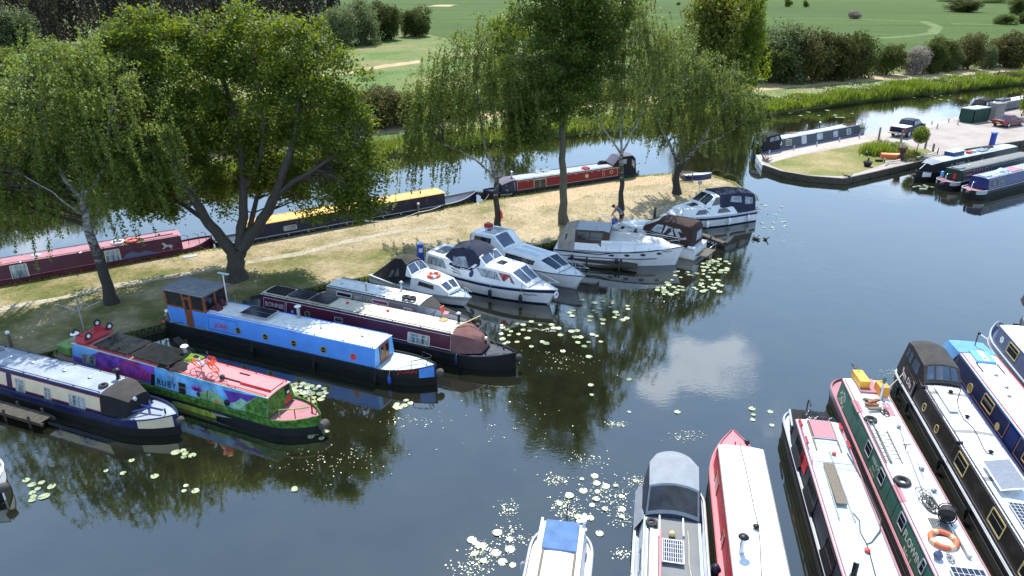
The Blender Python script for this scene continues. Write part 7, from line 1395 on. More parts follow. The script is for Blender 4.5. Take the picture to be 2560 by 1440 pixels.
# --- far cruiser with navy canopy
b = Cruiser('white and navy cruiser with a navy camper canopy at the tip of the bank', (1868, 516), .9, (1648, 541), 1.15); b.body(2.8, .95, 1.2, stripe=navy, boot=navy, sp=(.66, .86), rake=.7)
L_ = b.LL; k = L_ / 8.4
cb = b.cabin_([(2.0 * k, .95, 1.3, 1.05, 1.25), (2.5 * k, .95, 1.3, 1.7, 1.1), (4.6 * k, 1.0, 1.25, 1.75, 1.05), (6.6 * k, 1.08, .9, 1.55, .75), (7.3 * k, 1.12, .65, 1.2, .6)], wins=[([(2.6 * k, .25), (3.9 * k, .25), (3.7 * k, .7), (3.0 * k, .7)], glass), ([(4.5 * k, .25), (5.8 * k, .25), (5.5 * k, .8), (4.9 * k, .8)], glass)])
b.tpanel(cb, 5.0 * k, 5.8 * k, -.45, .4, glass, fr=lightgrey)
b.canopy([(3.3 * k, 1.7, 1.1, 2.5, .95), (4.0 * k, 1.72, 1.08, 2.45, .92), (4.9 * k, 1.74, 1.05, 1.82, .98)], gelcoat, nm='wheelhouse_screen', wn='pane', topm=gelcoat, wins=[([(3.4 * k, .15), (4.4 * k, .15), (3.95 * k, .9), (3.4 * k, .9)], glass)], topwins=[([(4.05 * k, -.9), (4.05 * k, -.04), (4.85 * k, -.04), (4.85 * k, -.9)], glass), ([(4.05 * k, .04), (4.05 * k, .9), (4.85 * k, .9), (4.85 * k, .04)], glass)])
b.canopy([(.15, .95, 1.2, 1.9, 1.0), (.35, .95, 1.25, 2.3, 1.0), (1.6 * k, .95, 1.25, 2.55, .98), (3.6 * k, 1.6, 1.12, 2.6, .95)], canvasnavy, camber=.14, wins=[[(.5, .42), (1.3, .42), (1.3, .82), (.5, .78)], [(1.6, .5), (2.7 * k, .5), (2.5 * k, .85), (1.7, .82)]], gm=clearpvc, endwins=[(0, [(-.8, .3), (.8, .3), (.8, .85), (-.8, .85)])])
v, f = text_mesh('Vd', .03); rd = -1 if b.sg > 0 else 1; mb = MB(); mb.add([cb.side(4.6 * k + rd * a_ * .3, .82 + c_ * .25, b.sg, .01) for a_, c_ in v], f); b.part('lettering', mb, navydk)
for x_ in (1.0, 2.9 * k, 4.9 * k): b.fender(x_, plasticwhite, .45, 1 , .6, .13)
b.pulpit(L_ - 1.6, .6); mb = MB(); mb.lathe([(.02, -.22), (.16, -.15), (.22, 0), (.16, .15), (.02, .22)], b.L(-.25, .55, .55), 12); b.part('stern_fender', mb, plasticwhite, smooth=60); mb = MB(); mb.lathe([(.02, -.22), (.16, -.15), (.22, 0), (.16, .15), (.02, .22)], b.L(-.3, .1, .55), 12); b.part('stern_fender', mb, plasticwhite, smooth=60)
# ================================================================== things on the banks
def post(name, label, cat, px, py, h, r, m, z=ZQ, group=None, capm=None, lean=0):
    p = P(px, py, z); mb = MB(); mb.lathe([(r, -.1), (r * 1.02, h * .5), (r * .95, h - .03), (r * .7, h), (.01, h)], (0, 0, 0), 9); t = mb.build(name, m, loc=p, smooth=40) if not capm else None
    if capm:
        t = thing(name, label, cat, p, 0, group); mb.build('post', m, t, smooth=40); mb = MB(); mb.lathe([(r * 1.25, h - .02), (r * 1.25, h + .08), (r * .9, h + .12), (.01, h + .12)], (0, 0, 0), 9); mb.build('cap', capm, t, smooth=40)
    t.rotation_euler = (0, lean, 0); return tag(t, label, cat, group)
KG = 'short bollards along the paved quay'
for i, (a, c) in enumerate(((430, 795), (852, 722), (1243, 652), (1630, 580), (1972, 522))):
    q = K(a, c); post('mooring_bollard', ('pale short bollard, leftmost of the row beside the slate boat', 'second pale bollard from the left beside the slate boat', 'middle one of the five pale bollards beside the slate boat', 'fourth pale bollard from the left beside the slate boat', 'rightmost pale bollard beside the bow of the slate boat')[i], 'bollard', *q, .5, .075, lightgrey, group=KG)
for a, h, lb in (((2196, 350), 1.5, 'tall grey timber post at the corner of the lawn nearest the slate boat'), ((2252, 356), 1.45, 'tall grey timber post in front of the pickup tailgate'), ((2312, 372), 1.5, 'tall grey timber post right of the clipped round tree'), ((2332, 378), .85, 'stubby timber post at the right corner of the lawn')): post('timber_post', lb, 'post', *a, h, .11, oldwood, group='timber posts round the lawn', lean=rnd.uniform(-.04, .08))
for a, h, lb in (((2329, 312), .5, 'small bollard behind the bonnet of the pickup'), ((2342, 322), .7, 'bollard just right of the pickup bonnet'), ((2371, 305), .5, 'small bollard at the water edge left of the green container'), ((2394, 312), .75, 'bollard at the left foot of the green container')): post('quay_bollard', lb, 'bollard', *a, h, .09, lightgrey, group='bollards at the back of the gravel yard')
for a, lb, z_ in (((18, 706), 'mooring post with a pale cap in front of the far left maroon boat', ZB), ((424, 812), 'mooring post with a pale cap left of the wooden wheelhouse', ZB), ((1047, 535), 'mooring post with a pale cap beside the navy boat bow', ZB), ((912, 556), 'mooring post with a pale cap halfway along the navy boat', ZB), ((30, 868), 'mooring post with a pale cap behind the cream panelled boat', ZB)): post('mooring_post', lb, 'post', *a, .85, .085, oldwood, z_, 'mooring posts along the bank', plasticwhite)
post('jetty_post', 'dark post by the brown canopied cruiser', 'post', 1635, 560, 1.4, .1, darkwood, 0)
# service pillar, sign, bench, dinghy
p = P(1052, 656, ZB); t = thing('service_pillar', 'blue electricity pillar with a white top on the grass bank', 'service pillar', p, R(20)); mb = MB(); mb.box((0, 0, .68), (.42, .36, 1.36)); mb.build('body', plasticblue, t, bevel=.02); mb = MB(); mb.box((0, 0, 1.42), (.46, .4, .12)); mb.build('cap', lightgrey, t, bevel=.02); mb = MB(); mb.box((0, -.185, .95), (.26, .02, .3)); mb.build('door', white, t); mb = MB(); mb.box((0, 0, .03), (.6, .5, .08)); mb.build('plinth', lightgrey, t)
p = P(1746, 492, ZB); t = thing('sign', 'small grey sign plate on a thin post near the tip of the bank', 'sign', p); mb = MB(); mb.tube([(0, 0, 0), (0, 0, 1.25)], .025, 6); mb.build('post', steelgrey, t); mb = MB(); mb.lathe([(.01, -.01), (.2, -.01), (.2, .01), (.01, .01)], (0, -.03, 1.3), 14, axis='y'); mb.build('plate', lightgrey, t)
p = P(1705, 452, ZB); t = thing('garden_bench', 'dark lattice backed metal bench at the tip of the bank', 'bench', p, R(170)); mb = MB()
for i in range(5): mb.box((0, -.1 - .1 * i, .45), (1.9, .07, .03))
mb.build('seat', wood, t); mb = MB(); mb.box((0, .02, .95), (1.95, .05, .05)); mb.box((0, .02, .5), (1.95, .05, .05))
for i in range(6): x = -.95 + .38 * i; mb.box((x, .02, .72), (.04, .04, .45))
for i in range(5): x = -.95 + .38 * i; mb.tube([(x, .02, .5), (x + .38, .02, .95)], .018, 4); mb.tube([(x + .38, .02, .5), (x, .02, .95)], .018, 4)
mb.build('backrest', oldwood, t)
for sx in (-.95, .95):
    for sy in (.02, -.5): mb = MB(); mb.box((sx, sy, .25 if sy < 0 else .48), (.06, .06, .5 if sy < 0 else .96)); mb.build('leg', oldwood, t)
    mb = MB(); mb.box((sx, -.24, .68), (.05, .56, .05)); mb.box((sx, -.5, .57), (.05, .05, .24)); mb.build('armrest', oldwood, t)
p = P(1742, 446, ZB); t = thing('dinghy', 'upturned navy and white dinghy lying on the grass behind the bench', 'dinghy', p, R(12)); secs = []
for i in range(9): u = i / 8; x = -1.5 + 3 * u; w = .68 * (1 - max(0, (u - .45) / .55) ** 2.2) * (.9 + .1 * u) + .02; secs.append([(x, -w, .0), (x, -w * .95, .22), (x, -w * .6, .46), (x, 0, .52), (x, w * .6, .46), (x, w * .95, .22), (x, w, .0)])
mb = MB(); mb.loft(secs, lambda i, j: 0 if j in (0, 1, 4, 5, 6) else 1, capm=0); mb.build('hull', [navy, white], t, smooth=50); mb = MB(); mb.tube([(-1.5, 0, .54), (1.3, 0, .53)], .03, 5); mb.build('keel', lightgrey, t)
p = P(475, 641, ZB); mb = MB(); mb.box((0, 0, .02), (.9, .5, .04)); o = mb.build('drain_cover', steelgrey, loc=p); o.rotation_euler[2] = R(30); tag(o, 'grey drain cover in the dry grass by the maroon boat bow', 'cover')
tp = P(1243, 573, ZB); t = thing('lifebuoy_housing', 'dark red lifebuoy in its housing fixed to the birch trunk', 'lifebuoy', tp + Vector((.34, .05, .85))); mb = MB(); mb.torus((0, 0, .35), .28, .08, 20, 8, 0, Matrix.Rotation(R(80), 3, 'Y'), 1); mb.build('ring', [redbrt, pinkred], t, smooth=60); mb = MB(); mb.box((-.06, 0, .3), (.05, .5, .9)); mb.build('board', darkred, t, bevel=.02)
# jetties
def jetty(label, a, c, wid_, posts=3):
    A, B = P(*a, .35), P(*c, .35); d = B - A; ang = math.atan2(d.y, d.x); L_ = d.length; t = thing('jetty', label, 'jetty', (A.x, A.y, 0), ang, 'narrow timber finger jetties'); mb = MB(); n_ = int(L_ / .16)
    for i in range(n_): mb.box((.08 + i * .16, 0, .38 + rnd.uniform(-.006, .006)), (.14, wid_, .04))
    mb.build('decking', darkwood, t); mb = MB()
    for sd in (-1, 1): mb.box((L_ / 2, sd * wid_ * .42, .29), (L_, .08, .14))
    mb.build('beam', darkwood, t)
    for i in range(posts):
        for sd in (-1, 1): mb = MB(); mb.tube([(L_ * (i + .5) / posts, sd * wid_ * .5, -.6), (L_ * (i + .5) / posts, sd * wid_ * .5, .62)], .06, 7); mb.build('pile', darkwood, t)
    return t
jetty('dark finger jetty along the near side of the beige tented cruiser', (1352, 632), (1592, 664), .55); jetty('dark finger jetty between the brown canopied cruiser and the far navy one', (1700, 565), (1812, 608), .5, 2); jetty('timber finger jetty beside the cream panelled boat at the left edge', (-60, 1000), (122, 1052), .7); jetty('timber finger jetty between the blue boat and the mural boat', (440, 845), (480, 880), .3, 1)
# ---- garden on the quay
p0 = P(2226, 396, ZQ); t = thing('planter_trough', 'orange painted trough planter shaped like a little boat on the lawn', 'planter', p0, R(-12)); mb = MB(); mb.loft([[(x, -w * .7, 0), (x, w * .7, 0), (x, w, h), (x, -w, h)] for x, w, h in ((-1.0, .38, .5), (-.3, .46, .48), (.5, .44, .5), (1.0, .2, .58))]); mb.build('trough', orangepl, t, bevel=.02); mb = MB(); mb.poly([(-.95, -.34, .505), (.5, -.4, .505), (.95, 0, .57), (.5, .4, .505), (-.95, .34, .505)]); mb.build('rim', paint('pale orange', (.75, .33, .15), .6), t)
def plant(name, label, px, py, rx, rz, n, size, lm, kind='leaf', seed=1, cat='plant', z=ZQ):
    g = np.random.default_rng(seed); t = thing(name, label, cat, P(px, py, z))
    if kind == 'leaf': d = g.normal(size=(n, 3)); d /= np.linalg.norm(d, axis=1)[:, None]; C = d * g.uniform(.4, 1.05, (n, 1)) * np.array((rx, rx * .8, rz)); C[:, 2] = np.abs(C[:, 2]) ; quads('foliage', leafquads(C, size, g), lm, t)
    else: C = g.normal(0, .5, (n, 3)) * np.array((rx, rx * .8, 0)); quads('foliage', blades(C, rz * .6, rz * 1.15, size, g), lm, t)
    return t
plant('grass_clump', 'tall green grassy clump left of the orange trough', 2190, 385, 1.3, 1.0, 1500, .05, L_reed, 'b', 1); plant('shrub', 'yellow green mounded shrub behind the orange trough', 2243, 375, 1.1, .95, 1400, .17, L_bright, seed=2); plant('shrub', 'loose light green plants between the trough and the clipped tree', 2272, 388, 1.5, .6, 1300, .16, L_yel, seed=3); plant('shrub', 'yellow green shrub between the grassy clump and the trough', 2225, 382, 1.0, .55, 800, .15, L_bright, seed=4); plant('low_hedge', 'low trailing greenery beside the thick rope', 2275, 399, 1.6, .5, 1200, .14, L_hedge, seed=5); plant('dried_flowers', 'sparse brown flower stalks behind the grassy clump', 2203, 372, .9, 1.2, 60, .03, L_brown, 'b', 6)
p0 = P(2289, 388, ZQ); t = thing('clipped_tree', 'round clipped ornamental tree on a thin stem in the quay garden', 'tree', p0); mb = MB(); mb.tube([(0, 0, -.05), (.03, .02, .8), (.12, .05, 1.7)], [.06, .045, .04], 7); mb.build('trunk', B_oak, t)
g = np.random.default_rng(8); d = g.normal(size=(2600, 3)); d /= np.linalg.norm(d, axis=1)[:, None]; C = d * g.uniform(.5, 1.05, (2600, 1)) * np.array((.85, .85, .9)) + np.array((.15, .05, 2.2)); quads('crown', leafquads(C, .17, g), L_oak, t)
p0 = P(2252, 399, ZQ); t = thing('chimney_pot_planter', 'tall dark chimney pot planter with flowers at the end of the trough', 'planter', p0); mb = MB(); mb.lathe([(.22, 0), (.2, .5), (.18, .6), (.28, .75), (.32, 1.25), (.36, 1.3), (.3, 1.32)], n=12); mb.build('pot', paint('terracotta dark', (.07, .035, .03), .7), t, smooth=40); g = np.random.default_rng(9); C = g.normal(0, 1, (220, 3)) * np.array((.25, .25, .15)) + np.array((0, 0, 1.45)); quads('flowers', leafquads(C, .13, g), L_blossom, t)
p0 = P(2168, 416, ZQ); t = thing('barrel_planter', 'black half barrel planter with a small statue on the lawn edge', 'planter', p0); mb = MB(); mb.lathe([(.28, 0), (.4, .25), (.45, .5), (.38, .5), (.36, .42), (.02, .42)], n=16); mb.build('tub', black, t, smooth=40); mb = MB(); mb.lathe([(.1, .42), (.12, .6), (.07, .75), (.1, .86), (.02, .95)], n=10); mb.build('statue', canvaschar, t, smooth=50); g = np.random.default_rng(10); C = g.normal(0, 1, (160, 3)) * np.array((.22, .22, .06)) + np.array((0, 0, .52)); quads('flowers', leafquads(C, .12, g), L_blossom, t)
for a, h, lb in (((2165, 390), .4, 'little dark garden lamp left of the grassy clump'), ((2210, 406), .35, 'little dark garden lamp in front of the orange trough')): post('garden_lamp', lb, 'lamp', *a, h, .06, black, group='little garden lamps on the lawn', capm=lightgrey)
p0 = P(2197, 404, ZQ); mb = MB(); mb.box((0, 0, .12), (.75, .3, .24)); tag(mb.build('drain_box', black, bevel=.05, loc=p0), 'low dark box on the lawn before the orange trough', 'box')
for pts, lb in ((((2213, 407), (2222, 404), (2236, 403), (2250, 399)), 'thick white rope edging on two low stakes in front of the trough'), (((2293, 394), (2310, 388), (2328, 385), (2342, 379)), 'thick white rope edging right of the clipped tree')):
    mb = MB(); mb.tube([P(a, c, ZQ + (.3 if i in (0, len(pts) - 1) else .2)) for i, (a, c) in enumerate(pts)], .085, 8); tag(mb.build('rope_edging', mat('thick white rope', (.55, .52, .47), .9, bump=1, bscale=6)), lb, 'rope')
post('rope_stake', 'dark iron stake holding the rope at the right corner of the lawn', 'stake', 2343, 386, .7, .05, black)
g = np.random.default_rng(12); p0 = P(1914, 404, ZQ); t = thing('driftwood_pile', 'pile of driftwood and dry stems on the left corner of the quay', 'driftwood', p0); mb = MB()
for i in range(16): a = g.uniform(0, 6.28); r_ = g.uniform(0, .5); q = Vector((r_ * math.cos(a), r_ * math.sin(a), .1)); mb.tube([q, q + Vector((g.uniform(-.5, .5), g.uniform(-.5, .5), g.uniform(.05, .75)))], [.07, .03], 5)
mb.build('branches', oldwood, t)
def bird(label, px, py, z, rz, c, group):
    t = thing('duck', label, 'duck', P(px, py, z), rz, group); mb = MB(); secs = []
    for x, r_, zz in ((-.24, .02, .16), (-.16, .07, .12), (0, .11, .11), (.12, .09, .12), (.2, .05, .17), (.23, .045, .24), (.27, .05, .3), (.31, .045, .3), (.34, .02, .29), (.41, .012, .275)): secs.append([(x, r_ * math.cos(R(45 * k)), zz + r_ * math.sin(R(45 * k)) * .9) for k in range(8)])
    mb.loft(secs); mb.build('body', c, t, smooth=60); return t
dk = mat('duck feathers', (.07, .055, .045), .8, var=.5, scale=14)
bird('duck standing at the lawn edge, left of the pair', 2114, 442, ZQ + .06, R(160), dk, 'ducks on the lawn edge'); bird('duck lying at the lawn edge, right of the pair', 2122, 443.5, ZQ + .02, R(10), dk, 'ducks on the lawn edge')
for i, (a, lb) in enumerate((((1886, 598), 'dark duck on the water, left of the pair among the lilies'), ((1893, 600), 'dark duck on the water, right of the pair among the lilies'), ((1913, 600), 'lone dark duck on the water right of the lilies'))): bird(lb, *a, -.03, R(150 * i), dk, 'ducks on the water')
p0 = P(2478, 366, ZQ); t = thing('fuel_pump', 'blue pump standing at the gravel edge behind the moored boats', 'pump', p0, R(20)); mb = MB(); mb.box((0, 0, .75), (.5, .4, 1.5)); mb.build('body', blue if False else plasticblue, t, bevel=.03); mb = MB(); mb.box((0, 0, 1.55), (.62, .46, .16)); mb.build('head', midblue, t, bevel=.03); mb = MB(); mb.tube([(-.27, 0, 1.4), (-.45, 0, .9), (-.3, 0, .5)], .03, 5); mb.build('hose', black, t)
# green container
c0, c1, c2 = P(2430, 308.5, ZQ), P(2396, 304, ZQ), P(2468, 302.5, ZQ); c3 = c1 + c2 - c0; hh = PY(2431.7, 275, c0.y).z - ZQ; ctr = (c1 + c2) / 2
t = thing('storage_container', 'dark green steel storage container with a pale flat lid', 'container', (ctr.x, ctr.y, ZQ)); cr = [(q.x - ctr.x, q.y - ctr.y) for q in (c0, c2, c3, c1)]; mb = MB(); mb.slab(cr, 0, hh); 
for a, c in zip(cr, cr[1:] + cr[:1]):
    n_ = 9
    for i in range(n_ + 1): mb.box((a[0] + (c[0] - a[0]) * i / n_, a[1] + (c[1] - a[1]) * i / n_, hh / 2), (.08, .08, hh))
mb.build('body', paint('container green', (.018, .06, .045), .5, dirt=((.05, .055, .035), .6)), t); mb = MB(); mb.slab([(a * 1.03, c * 1.03) for a, c in cr], hh + .003, hh + .12); mb.build('lid', paint('pale lid', (.42, .46, .43), .6), t)
p0 = P(2486, 300, ZQ); t = thing('utility_cabinet', 'grey utility cabinet behind the green container', 'cabinet', p0, R(25)); mb = MB(); mb.box((0, 0, 1.1), (1.9, 1.0, 2.2)); mb.build('body', mat('grey render', (.22, .21, .19), .8), t, bevel=.03); mb = MB(); mb.box((0, 0, 2.24), (2.1, 1.2, .08)); mb.build('top', greyp, t)
p0 = P(2496, 298, ZQ); t = thing('lifebuoy_post', 'red lifebuoy on a tall timber post beside the grey cabinet', 'lifebuoy post', p0); mb = MB(); mb.tube([(0, 0, 0), (.1, 0, 3.0)], .08, 8); mb.build('post', oldwood, t); mb = MB(); mb.torus((-.1, -.16, 1.35), .36, .1, 22, 8, 0, Matrix.Rotation(R(90), 3, 'X'), 1); mb.build('lifebuoy', [redbrt, lightgrey], t, smooth=60)
# ---- vehicles
def vehicle(name, label, cat, loc, rz, blocks, wheels, wr, glass_polys, bodym, extra=()):
    t = thing(name, label, cat, loc, rz); bl = []
    for st, cam in blocks: b_ = Block(st, cam, 8); bl.append(b_)
    mb = MB()
    for b_ in bl: b_.shell(mb)
    mb.build('body', bodym, t, smooth=32, bevel=.04)
    for bi, kind, pg in glass_polys:
        b_ = bl[bi]
        if kind == 'side':
            for sd in (-1, 1): mb = MB(); mb.poly([tuple(b_.side(x, t_, sd, .012)) for x, t_ in pg]); mb.build('window', glass, t)
        else:
            V = []; mb = MB(); K_ = 6
            for k in range(K_ + 1): u = -pg[2] + 2 * pg[2] * k / K_; V += [tuple(b_.top(pg[0], u, .014)), tuple(b_.top(pg[1], u, .014))]
            mb.add(V, [(2 * k, 2 * k + 2, 2 * k + 3, 2 * k + 1) for k in range(K_)]); mb.build('windscreen', glass, t)
    for x, y in wheels:
        mb = MB(); mb.lathe([(wr * .55, -.12), (wr * .95, -.12), (wr, -.08), (wr, .08), (wr * .95, .12), (wr * .55, .12)], (x, y, wr), 20, axis='y'); w = mb.build('wheel', rubber, t, smooth=40); mb = MB(); s_ = 1 if y > 0 else -1; mb.lathe([(.02, -.125), (wr * .6, -.125), (wr * .6, .125), (.02, .125)], (x, y, wr), 12, axis='y')
        for k in range(5): a = 2 * math.pi * k / 5; mb.tube([(x, y + s_ * .13, wr), (x + wr * .55 * math.cos(a), y + s_ * .13, wr + wr * .55 * math.sin(a))], .035, 4)
        mb.build('rim', silver, w)
    for nm, c, d, m in extra: mb = MB(); mb.box(c, d); mb.build(nm, m, t, bevel=.015)
    return t
ra, rb = P(2269, 344, ZQ), P(2321, 328.5, ZQ); d = rb - ra; ang = math.atan2(d.y, d.x); wbase = 3.6; nn = Vector((-math.sin(ang), math.cos(ang), 0)); o_ = ra + nn * .85 - d.normalized() * 1.15; o_.z = ZQ
cb_ = paint('car navy', (.008, .011, .035), .45, spec=.2, dirt=((.03, .03, .04), .1))
vehicle('pickup_truck', 'dark blue crew cab pickup with a pale load cover parked by the lawn', 'pickup', o_, ang, [([(-.02, .55, .96, 1.22, .94), (2.1, .5, .97, 1.24, .93), (4.3, .5, .97, 1.24, .92), (5.55, .5, .93, 1.12, .86), (5.7, .55, .86, .9, .8)], .03), ([(2.0, 1.2, .93, 1.3, .9), (2.2, 1.2, .93, 1.86, .76), (3.0, 1.2, .93, 1.93, .74), (3.7, 1.2, .93, 1.86, .74), (4.5, 1.2, .92, 1.26, .88)], .05)], [(1.1, -.87), (1.1, .87), (4.75, -.87), (4.75, .87)], .42,
        [(1, 'side', [(2.3, .2), (3.05, .2), (3.05, .85), (2.4, .85)]), (1, 'side', [(3.15, .2), (4.1, .2), (3.65, .85), (3.15, .85)]), (1, 'top', (3.78, 4.4, .9)), (1, 'top', (2.03, 2.17, .85))], cb_,
        [('load_cover', (1.0, 0, 1.28), (1.9, 1.7, .05), roofwhite), ('bumper', (-.12, 0, .58), (.22, 1.85, .2), silver), ('number_plate', (-.245, 0, .62), (.02, .52, .13), goldp), ('tail_light', (-.03, .86, .95), (.06, .16, .36), redbrt), ('tail_light', (-.03, -.86, .95), (.06, .16, .36), redbrt), ('wing_mirror', (4.0, 1.05, 1.3), (.12, .2, .2), black), ('wing_mirror', (4.0, -1.05, 1.3), (.12, .2, .2), black)])
cr_ = paint('car red', (.12, .006, .014), .25, coat=.3, dirt=((.1, .02, .02), .1))
ra, rb = P(2519, 319, ZQ), P(2575, 311, ZQ); d = rb - ra; ang = math.atan2(d.y, d.x); nn = Vector((-math.sin(ang), math.cos(ang), 0)); o_ = ra + nn * .8 - d.normalized() * .95; o_.z = ZQ
vehicle('parked_car', 'dark red coupe parked on the gravel at the right edge', 'car', o_, ang, [([(-.03, .45, .78, .82, .72), (.1, .3, .86, .92, .8), (1.2, .26, .9, .93, .86), (3.3, .26, .9, .9, .85), (4.3, .3, .82, .7, .7), (4.45, .4, .7, .55, .6)], .05), ([(.25, .88, .84, .95, .75), (1.35, .88, .84, 1.36, .62), (2.2, .88, .85, 1.42, .62), (3.35, .86, .84, .95, .72)], .06)], [(.9, -.8), (.9, .8), (3.55, -.8), (3.55, .8)], .32,
        [(1, 'side', [(1.0, .2), (1.9, .18), (1.9, .84), (1.45, .8)]), (1, 'side', [(2.0, .18), (2.95, .18), (2.35, .86), (2.0, .86)]), (1, 'top', (.38, 1.28, .88)), (1, 'top', (2.3, 3.2, .9))], cr_,
        [('tail_light', (.02, .62, .78), (.08, .34, .14), redbrt), ('tail_light', (.02, -.62, .78), (.08, .34, .14), redbrt), ('number_plate', (-.05, 0, .6), (.02, .5, .12), goldp), ('wing_mirror', (2.85, .95, .98), (.12, .18, .12), cr_), ('wing_mirror', (2.85, -.95, .98), (.12, .18, .12), cr_)])
# ---- the person bending over the cruiser's bow
def skin(name, m, V, E_, rad, parent, sub=2):
    me = bpy.data.meshes.new(name); me.from_pydata(V, E_, []); me.materials.append(m); o = bpy.data.objects.new(name, me); COL.objects.link(o); o.parent = parent
    sk = o.modifiers.new('skin', 'SKIN'); sk.use_smooth_shade = True
    for i, r_ in enumerate(rad): me.skin_vertices[0].data[i].radius = r_ if hasattr(r_, '__len__') else (r_, r_)
    me.skin_vertices[0].data[0].use_root = True
    sb = o.modifiers.new('sub', 'SUBSURF'); sb.levels = sub; sb.render_levels = sub; return o
fp = P(1552, 567, BR.shr(5.8)); t = thing('person', 'person in a grey blue top and black shorts bending over at the bow', 'person', fp, R(172)); t.scale = (1.12, 1.12, 1.16)
skinm = mat('skin', (.42, .22, .15), .55); top_ = mat('grey blue cotton', (.10, .11, .17), .9); shorts = mat('black cotton', (.012, .012, .014), .9); hairm = mat('brown hair', (.04, .025, .016), .7)
V = [(0, 0, .92), (.08, 0, 1.06), (.24, 0, 1.2), (.40, 0, 1.30), (.49, 0, 1.34), (.57, 0, 1.36), (.66, 0, 1.34), (.34, .17, 1.28), (.50, .22, 1.04), (.62, .18, .84), (.66, .17, .77), (.34, -.17, 1.28), (.50, -.22, 1.04), (.62, -.18, .84), (.66, -.17, .77), (.0, .1, .86), (.04, .12, .48), (-.03, .12, .09), (.14, .13, .03), (.0, -.1, .86), (.10, -.12, .48), (.04, -.12, .09), (.21, -.13, .03)]
E_ = [(0, 1), (1, 2), (2, 3), (3, 4), (4, 5), (5, 6), (3, 7), (7, 8), (8, 9), (9, 10), (3, 11), (11, 12), (12, 13), (13, 14), (0, 15), (15, 16), (16, 17), (17, 18), (0, 19), (19, 20), (20, 21), (21, 22)]
rad = [.13, .125, .13, .13, .055, .095, .08, .065, .045, .032, .036, .065, .045, .032, .036, .09, .06, .042, .035, .09, .06, .042, .035]
for hb in (10, 14):
    s_ = 1 if V[hb][1] > 0 else -1
    for k in range(5):
        y = (k - 1.5) * .018 if k < 4 else -.035 * s_; n0 = len(V); L1 = (.04, .045, .042, .035, .03)[k]
        V += [(V[hb][0] + .02, V[hb][1] + y, V[hb][2] - .03), (V[hb][0] + .035, V[hb][1] + y * 1.15, V[hb][2] - .03 - L1), (V[hb][0] + .03, V[hb][1] + y * 1.1, V[hb][2] - .03 - L1 * 1.8)]; E_ += [(hb, n0), (n0, n0 + 1), (n0 + 1, n0 + 2)]; rad += [.012, .009, .008]
skin('body', skinm, V, E_, rad, t, 1)
skin('shirt', top_, [(.02, 0, .94), (.10, 0, 1.07), (.25, 0, 1.21), (.40, 0, 1.31), (.34, .18, 1.285), (.45, .21, 1.12), (.34, -.18, 1.285), (.45, -.21, 1.12)], [(0, 1), (1, 2), (2, 3), (3, 4), (4, 5), (3, 6), (6, 7)], [.155, .15, .155, .14, .085, .065, .085, .065], t)
skin('shorts', shorts, [(0, 0, .95), (0, .1, .84), (.03, .12, .56), (0, -.1, .84), (.08, -.12, .56)], [(0, 1), (1, 2), (0, 3), (3, 4)], [.155, .115, .09, .115, .09], t)
mb = MB(); mb.lathe([(.02, -.1), (.1, -.06), (.118, .02), (.09, .09), (.02, .12)], (.575, 0, 1.40), 12); mb.build('hair', hairm, t, smooth=60)
mb = MB()
for sy in (-.035, .035): mb.lathe([(.004, -.012), (.012, 0), (.004, .012)], (.738, sy, 1.35), 8, axis='x')
mb.build('eyes', black, t); mb = MB(); mb.box((.75, 0, 1.32), (.035, .025, .03)); mb.build('nose', skinm, t, bevel=.008)
mb = MB()
for x_, sy in ((.1, .12), (.17, -.12)): mb.box((x_ - .02, sy, .04), (.28, .11, .1))
mb.build('shoes', black, t, bevel=.03)
p0 = P(1536, 560, BR.shr(6.6)); t = thing('holdall', 'blue bag on the cruiser bow in front of the bending person', 'bag', p0, R(20)); mb = MB(); mb.box((0, 0, .22), (.4, .3, .44)); mb.build('body', plasticblue, t, bevel=.05); mb = MB(); mb.tube([(-.12, 0, .42), (-.08, 0, .58), (.08, 0, .58), (.12, 0, .42)], .02, 5); mb.build('handle', black, t)
# ---- edge foliage at the right
bush('bright', 2600, 296, 110, 165, 'leafy tree at the right edge beside the red car', 'tree', 'tree', None, 0, ZQ); bush('hedge', 1892, 392, 22, 26, 'small bush growing from the left end of the quay', 'bush', 'bush', None, 1, .1)
for i, (a, c, lb) in enumerate(((1790, 436, 'small tuft of weeds at the tip of the bank, left'), (1822, 447, 'small tuft of weeds at the tip of the bank, right'))): bush('hedge', a, c, 24, 12, lb, 'weed_tuft', 'plant', 'weed tufts at the tip of the bank', i)
# ---- lily pads: each pad a thing; the scattered specks of weed are one mass
padm = mat('lily pad', (.27, .32, .17), .36, var=.35, scale=1.4, spec=1.0, dirt=((.40, .36, .20), .5)); padg = mat('green lily pad', (.14, .19, .07), .33, var=.4, scale=1.4, spec=1.0)
PM = []
for i in range(5):
    g_ = random.Random(i); mb = MB(); n_ = 18; a0 = .16 + .08 * (i % 3); rim = []
    for k in range(n_ + 1): a = a0 + (2 * math.pi - 2 * a0) * k / n_; r_ = 1 + g_.uniform(-.03, .03); rim.append((r_ * math.cos(a), r_ * .94 * math.sin(a), .012 + .03 * max(0, math.sin(a * (1 + i % 2) + i)) * g_.uniform(.6, 1)))
    mb.add([(.08, 0, .006)] + rim, [(0, k + 1, k + 2) for k in range(n_)]); o = mb.build('lily_pad', padg if i == 4 else padm, smooth=80); PM.append(o.data); bpy.data.objects.remove(o)
gp = random.Random(77)
def clear(p_): return True
